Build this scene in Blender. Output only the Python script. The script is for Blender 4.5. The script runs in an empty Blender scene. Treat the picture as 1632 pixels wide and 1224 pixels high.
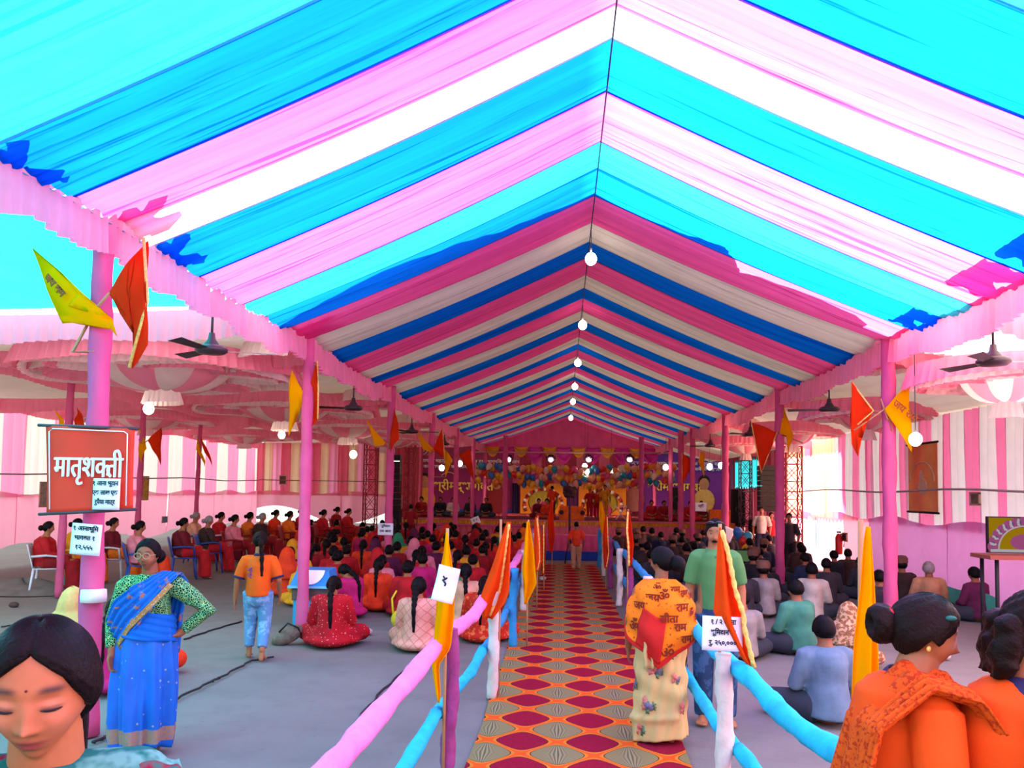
import bpy, bmesh, math, random
from mathutils import Vector, Matrix, Euler
import numpy as np
rnd = random.Random(7)
SC = bpy.context.scene
COL = SC.collection
PI = math.pi
# ------------------------------------------------------------------ camera
FPX = 1300.0            # focal length in pixels of the 1632 wide frame
CAMH = 1.9
PPX, PPY = 816.0, 703.0
CAMROT = Matrix.Rotation(math.radians(3.44), 3, 'Z') @ Matrix.Rotation(math.radians(90 + 3.42), 3, 'X') @ Matrix.Rotation(math.radians(0.9), 3, 'Z')
cam_d = bpy.data.cameras.new('camera'); cam = bpy.data.objects.new('camera', cam_d); COL.objects.link(cam)
cam.matrix_world = Matrix.Translation((0, 0, CAMH)) @ CAMROT.to_4x4()
cam_d.sensor_fit = 'HORIZONTAL'; cam_d.sensor_width = 36.0
cam_d.lens = 36.0 * FPX / 1632.0
cam_d.shift_x = 0.0; cam_d.shift_y = (PPY - 612.0) / 1632.0
cam_d.clip_start = 0.05; cam_d.clip_end = 500
SC.camera = cam
# ------------------------------------------------------------------ sky, sun, exposure
w = bpy.data.worlds.new('sky'); SC.world = w; w.use_nodes = True
nt = w.node_tree; nt.nodes.clear()
out = nt.nodes.new('ShaderNodeOutputWorld'); bg = nt.nodes.new('ShaderNodeBackground')
bg.inputs['Color'].default_value = (0.93, 0.96, 1.0, 1); bg.inputs['Strength'].default_value = 3.8
nt.links.new(bg.outputs[0], out.inputs[0])
sun_d = bpy.data.lights.new('sun', 'SUN'); sun_d.energy = 82.0; sun_d.angle = math.radians(1.0); sun_d.color = (1.0, 0.94, 0.84)
sun = bpy.data.objects.new('sun', sun_d); COL.objects.link(sun)
SUNDIR = Vector((0.62, 0.10, 0.77)).normalized()
sun.rotation_euler = SUNDIR.to_track_quat('Z', 'Y').to_euler()
vs = SC.view_settings
vs.view_transform = 'Standard'; vs.look = 'None'; vs.gamma = 1.0; vs.use_curve_mapping = False
vs.exposure = -0.85
SC.cycles.max_bounces = 10; SC.cycles.diffuse_bounces = 6; SC.cycles.transmission_bounces = 6; SC.cycles.transparent_max_bounces = 8
SC.cycles.sample_clamp_indirect = 6.0
SC.cycles.use_denoising = True

# ------------------------------------------------------------------ pixel helpers (numbers read off the photograph -> places)
CAMP = Vector((0, 0, CAMH))
def ray(px, py):
    return CAMROT @ Vector(((px - PPX) / FPX, -(py - PPY) / FPX, -1.0))
def G(px, py, z=0.0):
    d = ray(px, py); t = (z - CAMH) / d.z
    return CAMP + d * t
def AT(px, py, Y):
    d = ray(px, py); return CAMP + d * (Y / d.y)
def ATX(px, py, X):
    d = ray(px, py); return CAMP + d * (X / d.x)

# ------------------------------------------------------------------ materials
MATS = {}
def rgb(*c):
    if len(c) == 1: c = c[0]
    if isinstance(c, str):
        c = c.lstrip('#'); c = [int(c[i:i + 2], 16) / 255 for i in (0, 2, 4)]
    return tuple((x / 12.92 if x <= 0.04045 else ((x + 0.055) / 1.055) ** 2.4) for x in c) + (1.0,)
def newmat(name):
    m = bpy.data.materials.new(name); m.use_nodes = True
    m.node_tree.nodes.clear(); MATS[name] = m
    return m, m.node_tree
def N(nt, t, **kw):
    n = nt.nodes.new(t)
    for k, v in kw.items():
        if k.startswith('i_'):
            n.inputs[k[2:].replace('_', ' ')].default_value = v
        else: setattr(n, k, v)
    return n
def mathn(nt, op, a, b=None, c=None):
    n = nt.nodes.new('ShaderNodeMath'); n.operation = op
    for i, v in enumerate((a, b, c)):
        if v is None: continue
        if isinstance(v, (int, float)): n.inputs[i].default_value = v
        else: nt.links.new(v, n.inputs[i])
    return n.outputs[0]
def mixc(nt, fac, a, b):
    n = nt.nodes.new('ShaderNodeMix'); n.data_type = 'RGBA'
    for idx, v in ((0, fac), (6, a), (7, b)):
        if isinstance(v, (int, float)): n.inputs[idx].default_value = v
        elif isinstance(v, tuple): n.inputs[idx].default_value = v
        else: nt.links.new(v, n.inputs[idx])
    return n.outputs[2]
def coord(nt, kind='Object'):
    return nt.nodes.new('ShaderNodeTexCoord').outputs[kind]
def sepxyz(nt, v):
    n = nt.nodes.new('ShaderNodeSeparateXYZ'); nt.links.new(v, n.inputs[0]); return n.outputs
def noise(nt, vec, scale, detail=3, rough=0.55):
    n = nt.nodes.new('ShaderNodeTexNoise'); n.inputs['Scale'].default_value = scale; n.inputs['Detail'].default_value = detail
    n.inputs['Roughness'].default_value = rough
    if vec is not None: nt.links.new(vec, n.inputs['Vector'])
    return n.outputs
def ramp(nt, fac, stops):
    n = nt.nodes.new('ShaderNodeValToRGB'); cr = n.color_ramp
    while len(cr.elements) < len(stops): cr.elements.new(0.5)
    for e, (p, c) in zip(cr.elements, stops):
        e.position = p; e.color = c if len(c) == 4 else tuple(c) + (1,)
    nt.links.new(fac, n.inputs[0]); return n.outputs[0]
def bump(nt, h, strength=0.3, dist=0.02):
    n = nt.nodes.new('ShaderNodeBump'); n.inputs['Strength'].default_value = strength; n.inputs['Distance'].default_value = dist
    nt.links.new(h, n.inputs['Height']); return n.outputs[0]
def principled(nt, col, rough=0.7, normal=None, metal=0.0, spec=0.3, **kw):
    b = nt.nodes.new('ShaderNodeBsdfPrincipled'); o = nt.nodes.new('ShaderNodeOutputMaterial')
    if isinstance(col, tuple): b.inputs['Base Color'].default_value = col
    else: nt.links.new(col, b.inputs['Base Color'])
    if isinstance(rough, (int, float)): b.inputs['Roughness'].default_value = rough
    else: nt.links.new(rough, b.inputs['Roughness'])
    b.inputs['Metallic'].default_value = metal; b.inputs['Specular IOR Level'].default_value = spec
    if normal is not None: nt.links.new(normal, b.inputs['Normal'])
    for k, v in kw.items(): b.inputs[k.replace('_', ' ')].default_value = v
    nt.links.new(b.outputs[0], o.inputs[0]); return b
def mat(name, col, rough=0.7, var=0.12, vscale=6.0, bumpk=0.0, bscale=60.0, metal=0.0, spec=0.3):
    """plain procedural material: base colour with faint mottling"""
    if name in MATS: return MATS[name]
    m, nt = newmat(name); c = rgb(col); co = coord(nt)
    f = noise(nt, co, vscale)[0]
    dark = tuple(x * (1 - var) for x in c[:3]) + (1,); lite = tuple(min(1, x * (1 + var)) for x in c[:3]) + (1,)
    colr = ramp(nt, f, [(0.3, dark), (0.7, lite)])
    nrm = bump(nt, noise(nt, co, bscale, 2)[0], bumpk, 0.01) if bumpk else None
    principled(nt, colr, rough, nrm, metal, spec)
    return m
def cloth(name, col, trans=0.45, var=0.10, vscale=3.0, pleat=None, back=None, tcol=None, weave=None):
    """thin fabric: diffuse front, light passes through"""
    if name in MATS: return MATS[name]
    m, nt = newmat(name); c = rgb(col); co = coord(nt)
    f = noise(nt, co, vscale)[0]
    dark = tuple(x * (1 - var) for x in c[:3]) + (1,); lite = tuple(min(1, x * (1 + var)) for x in c[:3]) + (1,)
    colr = ramp(nt, f, [(0.3, dark), (0.7, lite)])
    d = N(nt, 'ShaderNodeBsdfDiffuse'); t = N(nt, 'ShaderNodeBsdfTranslucent'); mx = N(nt, 'ShaderNodeMixShader'); o = N(nt, 'ShaderNodeOutputMaterial')
    nt.links.new(colr, d.inputs[0])
    if tcol is None: nt.links.new(colr, t.inputs[0])
    else:
        tc = rgb(tcol); t.inputs[0].default_value = tc
        if weave:   # folds gathered along one direction: doubled cloth lets less light through
            mp = N(nt, 'ShaderNodeMapping'); mp.inputs['Scale'].default_value = weave; nt.links.new(co, mp.inputs['Vector'])
            f1 = noise(nt, mp.outputs[0], 1.0, 6, 0.65)[0]; f2 = noise(nt, mp.outputs[0], 3.1, 4, 0.6)[0]
            k1 = ramp(nt, f1, [(0.38, (0, 0, 0)), (0.62, (1, 1, 1))]); k2 = ramp(nt, f2, [(0.36, (0, 0, 0)), (0.44, (1, 1, 1))])
            c1 = mixc(nt, k1, tuple(x * 0.72 for x in tc[:3]) + (1,), tc); c2 = mixc(nt, k2, tuple(x ** 1.25 * 0.55 for x in tc[:3]) + (1,), c1)
            nt.links.new(c2, t.inputs[0])
    mx.inputs[0].default_value = trans
    nb = bump(nt, noise(nt, co, 40.0, 2)[0], 0.12, 0.01)
    nt.links.new(nb, d.inputs['Normal'])
    nt.links.new(d.outputs[0], mx.inputs[1]); nt.links.new(t.outputs[0], mx.inputs[2]); nt.links.new(mx.outputs[0], o.inputs[0])
    return m
def emit(name, col, strength):
    if name in MATS: return MATS[name]
    m, nt = newmat(name)
    e = N(nt, 'ShaderNodeEmission'); e.inputs[0].default_value = rgb(col); e.inputs[1].default_value = strength
    o = N(nt, 'ShaderNodeOutputMaterial'); nt.links.new(e.outputs[0], o.inputs[0]); return m

# ------------------------------------------------------------------ mesh builder
class MB:
    def __init__(s): s.v = []; s.f = []; s.m = []
    def add(s, vs, fs, mi=0):
        o = len(s.v); s.v += [tuple(p) for p in vs]; s.f += [tuple(i + o for i in f) for f in fs]; s.m += [mi] * len(fs); return s
    def box(s, c, size, rot=None, mi=0):
        hx, hy, hz = size[0] / 2, size[1] / 2, size[2] / 2
        vs = [Vector((x, y, z)) for x in (-hx, hx) for y in (-hy, hy) for z in (-hz, hz)]
        if rot is not None: vs = [rot @ p for p in vs]
        vs = [p + Vector(c) for p in vs]
        return s.add(vs, [(0, 1, 3, 2), (4, 6, 7, 5), (0, 4, 5, 1), (2, 3, 7, 6), (0, 2, 6, 4), (1, 5, 7, 3)], mi)
    def tube(s, pts, rad, n=10, mi=0, cap=True, flat=1.0):
        pts = [Vector(p) for p in pts]; k = len(pts)
        if isinstance(rad, (int, float)): rad = [rad] * k
        vs = []; fs = []
        up = None
        for i, p in enumerate(pts):
            t = (pts[min(i + 1, k - 1)] - pts[max(i - 1, 0)])
            t = t.normalized() if t.length > 1e-9 else Vector((0, 0, 1))
            if up is None:
                up = Vector((0, 0, 1)) if abs(t.z) < 0.9 else Vector((1, 0, 0))
            a = t.cross(up)
            if a.length < 1e-6: a = t.cross(Vector((0, 1, 0)))
            a.normalize(); b = a.cross(t).normalized(); up = b
            for j in range(n):
                an = 2 * PI * j / n
                vs.append(p + (a * math.cos(an) + b * math.sin(an) * flat) * rad[i])
        for i in range(k - 1):
            for j in range(n):
                j2 = (j + 1) % n
                fs.append((i * n + j, i * n + j2, (i + 1) * n + j2, (i + 1) * n + j))
        if cap:
            fs.append(tuple(range(n - 1, -1, -1))); fs.append(tuple((k - 1) * n + j for j in range(n)))
        return s.add(vs, fs, mi)
    def lathe(s, prof, n=16, c=(0, 0, 0), mi=0, closed=True):
        vs = []; fs = []; k = len(prof)
        for r, z in prof:
            for j in range(n):
                a = 2 * PI * j / n; vs.append((c[0] + r * math.cos(a), c[1] + r * math.sin(a), c[2] + z))
        for i in range(k - 1):
            for j in range(n):
                j2 = (j + 1) % n; fs.append((i * n + j, i * n + j2, (i + 1) * n + j2, (i + 1) * n + j))
        if closed:
            fs.append(tuple(range(n - 1, -1, -1))); fs.append(tuple((k - 1) * n + j for j in range(n)))
        return s.add(vs, fs, mi)
    def ell(s, c, r, rot=None, nu=14, nv=9, mi=0):
        c = Vector(c); vs = [c + (rot @ Vector((0, 0, r[2])) if rot else Vector((0, 0, r[2])))]
        for i in range(1, nv):
            th = PI * i / nv
            for j in range(nu):
                ph = 2 * PI * j / nu
                p = Vector((r[0] * math.sin(th) * math.cos(ph), r[1] * math.sin(th) * math.sin(ph), r[2] * math.cos(th)))
                vs.append(c + (rot @ p if rot else p))
        vs.append(c + (rot @ Vector((0, 0, -r[2])) if rot else Vector((0, 0, -r[2]))))
        fs = [(0, 1 + j, 1 + (j + 1) % nu) for j in range(nu)]
        for i in range(nv - 2):
            for j in range(nu):
                a = 1 + i * nu + j; b = 1 + i * nu + (j + 1) % nu; fs.append((a, a + nu, b + nu, b))
        L = len(vs) - 1; o = 1 + (nv - 2) * nu
        fs += [(L, o + (j + 1) % nu, o + j) for j in range(nu)]
        return s.add(vs, fs, mi)
    def grid(s, fn, nu, nv, mi=0, closeu=False):
        """fn(u,v) -> point, u,v in 0..1"""
        vs = []; fs = []; cu = nu if closeu else nu + 1
        for j in range(nv + 1):
            for i in range(cu): vs.append(fn(i / nu, j / nv))
        for j in range(nv):
            for i in range(nu):
                i2 = (i + 1) % cu
                fs.append((j * cu + i, j * cu + i2, (j + 1) * cu + i2, (j + 1) * cu + i))
        return s.add(vs, fs, mi)
    def poly(s, pts, depth, n=None, mi=0):
        """flat polygon (any plane) thickened by depth along n"""
        pts = [Vector(p) for p in pts]; k = len(pts)
        if n is None: n = (pts[1] - pts[0]).cross(pts[2] - pts[0]).normalized()
        n = Vector(n)
        vs = pts + [p + n * depth for p in pts]
        fs = [tuple(range(k - 1, -1, -1)), tuple(range(k, 2 * k))] + [(i, (i + 1) % k, (i + 1) % k + k, i + k) for i in range(k)]
        return s.add(vs, fs, mi)
    def mesh(s, name, mats, smooth=True):
        me = bpy.data.meshes.new(name); me.from_pydata([tuple(p) for p in s.v], [], s.f)
        if not isinstance(mats, (list, tuple)): mats = [mats]
        for m in mats: me.materials.append(m)
        if len(mats) > 1: me.polygons.foreach_set('material_index', s.m)
        if smooth: me.polygons.foreach_set('use_smooth', [True] * len(s.f))
        me.update(); return me
    def build(s, name, mats, parent=None, smooth=True, sharp=None):
        me = s.mesh(name, mats, smooth)
        o = bpy.data.objects.new(name, me); COL.objects.link(o)
        if parent is not None: o.parent = parent
        if smooth and sharp: autosmooth(me, sharp)
        return o
def autosmooth(me, deg):
    me.set_sharp_from_angle(angle=math.radians(deg))
def thing(name, label, cat, loc=(0, 0, 0), rz=0.0, group=None):
    o = bpy.data.objects.new(name, None); COL.objects.link(o); o.empty_display_size = 0.1
    o.location = loc; o.rotation_euler = (0, 0, rz)
    return tag(o, label, cat, group)
def tag(o, label, cat, group=None):
    o['label'] = label; o['category'] = cat
    if group: o['group'] = group
    return o
def struct(o):
    o['kind'] = 'structure'; return o
def link_copy(o, parent=None):
    c = o.copy(); COL.objects.link(c); c.parent = parent
    return c
def dup(root, loc=None, rz=None, label=None, group=None, scale=None):
    r = link_copy(root)
    if loc is not None: r.location = loc
    if rz is not None: r.rotation_euler = (0, 0, rz)
    if label: r['label'] = label
    if group: r['group'] = group
    if scale is not None: r.scale = (scale,) * 3 if isinstance(scale, (int, float)) else scale
    for ch in list(root.children):
        c = link_copy(ch, r)
        for g in list(ch.children): link_copy(g, c)
    return r
def lerp(a, b, t): return a + (b - a) * t
def hsh(*a):
    x = math.sin(sum(v * k for v, k in zip(a, (12.9898, 78.233, 37.719)))) * 43758.5453
    return x - math.floor(x)
# ================================================================== THE TENT
XL, XR, XRIDGE = -3.65, 4.45, 0.40       # eaves and ridge
ZE = 4.1                                  # eave height
YSTAGE = 39.0
def zridge(y): return 5.8 - 0.0146 * (y - 11.7)
WL, WR = -12.6, 6.75
# floor -------------------------------------------------------------
m, nt = newmat('floor_tarp'); co = coord(nt)
f1 = noise(nt, co, 0.35, 4)[0]; f2 = noise(nt, co, 3.0, 5)[0]; f3 = noise(nt, co, 26.0, 3)[0]
c1 = ramp(nt, f1, [(0.35, rgb('#716e69')), (0.65, rgb('#807a75'))])
c2 = mixc(nt, mathn(nt, 'MULTIPLY', ramp(nt, f2, [(0.45, (0, 0, 0)), (0.75, (1, 1, 1))]), 0.35), c1, rgb('#5e5a57'))
spk = ramp(nt, noise(nt, co, 9.0, 2)[0], [(0.70, (0, 0, 0)), (0.74, (1, 1, 1))])
c3 = mixc(nt, mathn(nt, 'MULTIPLY', spk, 0.35), c2, rgb('#5a5450'))
principled(nt, c3, 0.85, bump(nt, f3, 0.25, 0.02), spec=0.2)
FLOOR_M = m
def floor_h(x, y):
    h = 0.012 * math.sin(x * 1.7 + y * 0.6) * math.sin(y * 0.9 + 1.0)
    return min(0, h - 0.014)
mb = MB(); mb.grid(lambda u, v: (lerp(-40, 34, u), lerp(-14, 70, v), floor_h(lerp(-40, 34, u), lerp(-14, 70, v))), 150, 170)
struct(mb.build('floor', FLOOR_M))

# roof panels ---------------------------------------------------------
CB = cloth('roof_blue', '#0b5fd6', 0.55, tcol='#0a78ff', weave=(0.12, 5.0, 0.12))
CP = cloth('roof_pink', '#ee4a9c', 0.55, tcol='#f263b4', weave=(0.12, 5.0, 0.12))
CW = cloth('roof_white', '#dcd3cd', 0.55, tcol='#e2e4e6', weave=(0.12, 5.0, 0.12))
CT = cloth('roof_white_sky_tint', '#5fd0e0', 0.55, tcol='#20d8f0', weave=(0.12, 5.0, 0.12))  # white cloth too, with the cyan tint of sky light put into its colour
def eave_z(y):
    p = ((y - 6.33) / 5.4) % 1.0
    return ZE - 0.10 * math.sin(PI * p) - 0.03 * abs(math.sin(PI * p * 5))
roof = bpy.data.objects.new('ceiling', None); COL.objects.link(roof); struct(roof)
roof['label'] = 'gabled cloth tent roof in blue, pink and white stripes'
def roof_pt(u, y, pl=0.0):
    """u -1 left eave, 0 ridge, 1 right eave"""
    zr = zridge(y); a = abs(u)
    x = lerp(XRIDGE, XL if u < 0 else XR, a)
    z = lerp(zr, eave_z(y), a) - 0.07 * math.sin(PI * a) * (0.6 + 0.4 * abs(math.sin(y * 1.15)))
    return Vector((x, y, z + pl))
stripes = []
y = 11.68
edges = [(-8.2, -7.2, 'W'), (-7.2, -6.1, 'B'), (-6.1, -5.1, 'P'), (-5.1, -4.1, 'W'), (-4.1, -3.1, 'B'), (-3.1, -2.1, 'P'), (-2.1, -1.2, 'W'), (-1.2, -0.2, 'B'), (-0.2, 0.8, 'P'), (0.8, 1.5, 'W'), (1.5, 2.3, 'B'), (2.3, 3.1, 'P'), (3.1, 4.0, 'T'), (4.0, 4.8, 'T'), (4.8, 5.75, 'B'), (5.75, 6.45, 'P'), (6.45, 6.95, 'W'), (6.95, 7.87, 'B'), (7.87, 9.0, 'P'), (9.0, 9.72, 'T'), (9.72, 10.62, 'B'), (10.62, 11.68, 'P')]
y = 11.68
while y < YSTAGE - 0.3:
    for k, wd in (('W', .87), ('B', .80), ('P', 1.06)):
        edges.append((y, min(y + wd, YSTAGE), k)); y += wd
        if y >= YSTAGE: break
for i, (y0, y1, k) in enumerate(edges):
    mb = MB(); n = 10 if 2 < y0 < 24 else 5
    ph = hsh(i, 3) * 6
    def fn(u, v, y0=y0, y1=y1, ph=ph):
        uu = u * 2 - 1; yy = lerp(y0 - 0.01, y1 + 0.035, v); ev = min(1, 4 * min(v, 1 - v))
        a = abs(uu); e = 0.35 + 0.65 * a
        pl = 0.018 * math.sin(v * 2 * PI * 3 + ph + 1.3 * math.sin(a * 3 + ph)) * e + 0.012 * math.sin(v * 2 * PI * 7 + 2 * ph + a * 2)
        pl = pl * ev - 0.04 * math.sin(v * PI) - 0.004 * v
        return roof_pt(uu, yy, pl)
    mb.grid(fn, 40 if n == 10 else 20, n * 2 if n == 10 else n)
    mb.build('roof_panel', {'B': CB, 'P': CP, 'W': CW, 'T': CT}[k], roof)
# doubled cloth overlaps near the eaves (a second layer lying on top)
def flap(u0, y0, u1, y1, m):
    mb = MB()
    def fn(u, v):
        uu = lerp(u0, u1 + 0.03 * math.sin(v * 9), u); yy = lerp(y0, y1, v) + 0.05 * math.sin(u * 11)
        return roof_pt(uu, yy, 0.06)
    mb.grid(fn, 8, 8); mb.build('cloth_overlap', m, roof)
flap(-0.995, 6.35, -0.90, 6.75, CP); flap(-0.995, 7.0, -0.93, 7.6, CB); flap(-0.995, 4.9, -0.95, 5.5, CB)
flap(0.93, 9.75, 0.995, 10.5, CB); flap(0.9, 7.9, 0.995, 8.7, CP); flap(0.9, 7.2, 0.995, 7.7, CB); flap(-0.995, 10.75, -0.9, 11.5, CP)
# ridge rope
mb = MB(); mb.tube([(XRIDGE, yy, zridge(yy) - 0.10) for yy in np.linspace(-8, 39, 40)], 0.008, 6)
rr = mb.build('ridge_rope', mat('rope_dark', '#3a3f52', 0.8)); tag(rr, 'thin dark rope running along the ridge of the striped roof', 'rope')
# gable end above the stage
PINK_D = cloth('pink_valance', '#f592ae', 0.35, tcol='#f9a0b8')
mb = MB()
def fn(u, v):
    uu = u * 2 - 1; p = roof_pt(uu, YSTAGE - 0.05); zb = 3.9
    return Vector((p.x, YSTAGE - 0.05 + 0.02 * math.sin(u * 120), lerp(zb, p.z, v)))
mb.grid(fn, 60, 4); g = struct(mb.build('wall_gable', cloth('gable_pink', '#d85a8c', 0.3)))

# outer weather sheet over the rear of the tent ------------------------------
TARP = cloth('outer_sheet', '#b0a89e', 0.08, tcol='#c0b09c')
mb = MB()
YT = 10.3
def tarp_edge(x): return YT + 0.35 * math.sin(x * 1.3) + (0.9 if x > 2.5 else 0)
mb.grid(lambda u, v: (lerp(-13.2, XL - 0.1, u), lerp(tarp_edge(lerp(-13.2, XL, u)), 44, v), 4.55 + 0.25 * u), 12, 10)
mb.grid(lambda u, v: (lerp(XL - 0.1, XRIDGE, u), lerp(tarp_edge(lerp(XL, XRIDGE, u)), 44, v), lerp(4.8, 6.3, u)), 12, 10)
mb.grid(lambda u, v: (lerp(XRIDGE, XR + 0.1, u), lerp(tarp_edge(lerp(XRIDGE, XR, u)), 44, v), lerp(6.3, 4.8, u)), 12, 10)
mb.grid(lambda u, v: (lerp(XR + 0.1, lerp(10.8, 6.85, (1.0 if 20.2 < lerp(YT + .9, 44, v) < 25.0 else 0.0)), u), lerp(YT + .9, 44, v), lerp(4.8, 4.3, u)), 6, 140)  # unseen side overhang added to shade the right wall, notched for a sunlit stretch
o = struct(mb.build('ceiling_outer', TARP))

# side ceilings ------------------------------------------------------
SW = cloth('side_white', '#ddd6d0', 0.45, tcol='#e6e0de')
STQ = cloth('side_turquoise', '#7fdce6', 0.5, tcol='#18d0ea')
PK = cloth('ruffle_pink', '#f792aa', 0.35, tcol='#faa0b4')
CR = cloth('ruffle_cream', '#f0d9d2', 0.35, tcol='#f4e2dc')
def side_ceiling(name, x0, x1, z0, z1, ys, mats, lab):
    root = bpy.data.objects.new(name, None); COL.objects.link(root); struct(root); root['label'] = lab
    for i in range(len(ys) - 1):
        ya, yb = ys[i], ys[i + 1]
        mb = MB()
        def fn(u, v):
            xx = lerp(x0, x1, u); yy = lerp(ya, yb, v)
            z = lerp(z0, z1, u) - 0.12 * math.sin(PI * u) * math.sin(PI * v) - 0.018 * math.sin(u * 40 + v * 9) * math.sin(v * PI)
            return (xx, yy, z)
        mb.grid(fn, 36, 24); mb.build('ceiling_panel', mats[min(i, len(mats) - 1)], root)
    return root
PLY = [0.93, 6.33, 11.75, 17.3, 22.9, 28.4, 33.9, 39.2]     # left poles
PRY = [0.6, 5.9, 11.35, 16.9, 22.4, 27.9, 33.4, 38.9]        # right poles
side_ceiling('ceiling_left', XL, -8.9, ZE - 0.1, ZE - 0.2, [-8, -2] + PLY[:2] + [9.2] + PLY[2:], [STQ, STQ, STQ, STQ, SW], 'white cloth ceiling of the wide side aisle')
side_ceiling('ceiling_left_outer', -8.9, WL, ZE - 0.2, 3.75, [-8, -2] + PLY[:2] + PLY[2:], [STQ, STQ, STQ, SW], 'white cloth ceiling next to the curtain wall')
side_ceiling('ceiling_right', XR, WR + 0.3, ZE - 0.05, 3.35, [-8, -2] + PRY, [SW], 'white cloth ceiling of the narrow side aisle')

# ruffles ---------------------------------------------------------------
def ruffle_strip(mb, path, h, wl=0.11, amp=0.025, scal=0.0, scal_len=0.9, rows=4, mi=0, flare=0.0, z_off=0.0):
    """pleated strip hanging from a polyline; path = list of points (dense or coarse)"""
    pts = [Vector(p) for p in path]; L = [0.0]
    for a, b in zip(pts, pts[1:]): L.append(L[-1] + (b - a).length)
    n = max(6, int(L[-1] / wl * 6)); tot = L[-1]
    def at(s):
        for i in range(len(L) - 1):
            if s <= L[i + 1] + 1e-9: break
        t = (s - L[i]) / max(1e-9, L[i + 1] - L[i]); return pts[i].lerp(pts[i + 1], t), (pts[i + 1] - pts[i]).normalized()
    def fn(u, v):
        s = u * tot; p, t = at(s); nrm = Vector((-t.y, t.x, 0)); nrm = nrm.normalized() if nrm.length > 1e-6 else Vector((1, 0, 0))
        ph = 2 * PI * s / wl
        a = amp * (0.35 + 0.9 * v) * (math.sin(ph + 0.8 * math.sin(ph * 0.13)) + 0.4 * math.sin(ph * 0.37))
        hh = h - scal * abs(math.sin(PI * s / scal_len)) + 0.03 * math.sin(s * 2.3)
        return p + nrm * (a + flare * v) + Vector((0, 0, z_off - hh * v))
    mb.grid(fn, n, rows, mi)
    return mb
def eave_valance(x, ys, label):
    root = thing('eave_valance', label, 'valance', (x, 0, ZE))
    for a, b in zip(ys, ys[1:]):
        mb = MB(); k = 16
        path = [(0, yy, eave_z(yy) - ZE + 0.03) for yy in np.linspace(a, b, k)]
        ruffle_strip(mb, path, 0.36, 0.13, 0.03, -0.05, 1.1)
        mb.build('ruffle', PINK_D, root)
        mb = MB(); mb.tube([(0, yy, eave_z(yy) - ZE + 0.04) for yy in np.linspace(a, b, k)], 0.035, 8)
        mb.build('cloth_roll', PINK_D, root)
eave_valance(XL, [-8, -3] + PLY, 'ruffled pink valance along the eave over the women')
eave_valance(XR, [-8, -3] + PRY, 'ruffled pink valance along the eave over the men')
# cross valances at the bays
def cross_valance(x0, x1, y, z0, z1, label, m=None, h=0.3, k=0):
    mb = MB(); ruffle_strip(mb, [(lerp(x0, x1, t), y + 0.0, lerp(z0, z1, t) - 0.05 * math.sin(PI * t)) for t in np.linspace(0, 1, 8)], h, 0.15, 0.03, 0.0)
    o = mb.build('cross_valance', m or PK); tag(o, label + ['', ', second bay', ', third bay', ', fourth bay', ', fifth bay', ', bay next to the stage'][k], 'valance', 'pleated cloth valances across the side ceilings')
for i, yy in enumerate([9.2] + PLY[2:7]):
    cross_valance(XL - 0.1, -8.9, yy, ZE - 0.12, ZE - 0.22, 'pink pleated valance across the wide side ceiling', h=0.34 if i == 0 else 0.28, k=i)
    if i: cross_valance(-8.9, WL, yy, ZE - 0.22, 3.75, 'pink pleated valance over the bright curtain wall side', k=i)
for i, yy in enumerate([8.9] + PRY[2:7]):
    cross_valance(XR + 0.1, WR, yy, ZE - 0.08, 3.37, 'pink pleated valance across the narrow side ceiling', k=i)
mb = MB(); ruffle_strip(mb, [(-8.98, yy, ZE - 0.2) for yy in np.linspace(-3, 33, 40)], 0.3, 0.15, 0.03)
tag(mb.build('long_valance', PK), 'long pink pleated valance between the two left ceiling bays', 'valance')
mb = MB(); ruffle_strip(mb, [(WL + 0.12, yy, 3.75) for yy in np.linspace(2, 33, 40)], 0.28, 0.15, 0.03)
tag(mb.build('wall_valance', PK), 'pink pleated valance along the top of the bright curtain wall', 'valance')

# curtain walls -------------------------------------------------------------
WPK = cloth('wall_pink', '#f7a3c6', 0.72, tcol='#fb9fc6')
WWH = cloth('wall_white', '#f4ede6', 0.72, tcol='#f7efe6')
WSK = cloth('wall_skirt', '#f3a5bd', 0.72, tcol='#f7a6bd')
WRED = cloth('wall_rose', '#e0607e', 0.5, tcol='#e86a80')
WCRM = cloth('wall_cream', '#f0cfae', 0.55, tcol='#f5d3ae')
WPUR = cloth('wall_mauve', '#d98cc4', 0.4, tcol='#d88ac8')
SHEER = cloth('wall_sheer', '#f0d8bc', 0.6, tcol='#f2cfa8')
def curtain(mb, fp, length, z0, z1, wl=0.28, amp=0.05, n=None, mi=0, s0=0.0, rows=6, gather=0.0):
    n = n or max(4, int(length / wl * 6))
    def fn(u, v):
        s = u * length; ph = 2 * PI * (s + s0) / wl
        a = amp * (0.55 + 0.45 * math.sin(v * 2.2 + s)) * (math.sin(ph + 0.9 * math.sin((s + s0) * 1.7)) + 0.35 * math.sin(2.1 * ph + v * 2))
        zz = lerp(z0, z1, v); zb = z0(s) if callable(z0) else z0
        return fp(s, a, lerp(zb, z1, v))
    def fn2(u, v):
        s = u * length; ph = 2 * PI * (s + s0) / wl
        a = amp * (0.55 + 0.45 * math.sin(v * 2.2 + s)) * (math.sin(ph + 0.9 * math.sin((s + s0) * 1.7)) + 0.35 * math.sin(2.1 * ph + v * 2))
        zb = z0(s + s0) if callable(z0) else z0; zt = z1(s + s0) if callable(z1) else z1
        return fp(s, a, lerp(zb, zt, v))
    mb.grid(fn2, n, rows, mi)
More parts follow.
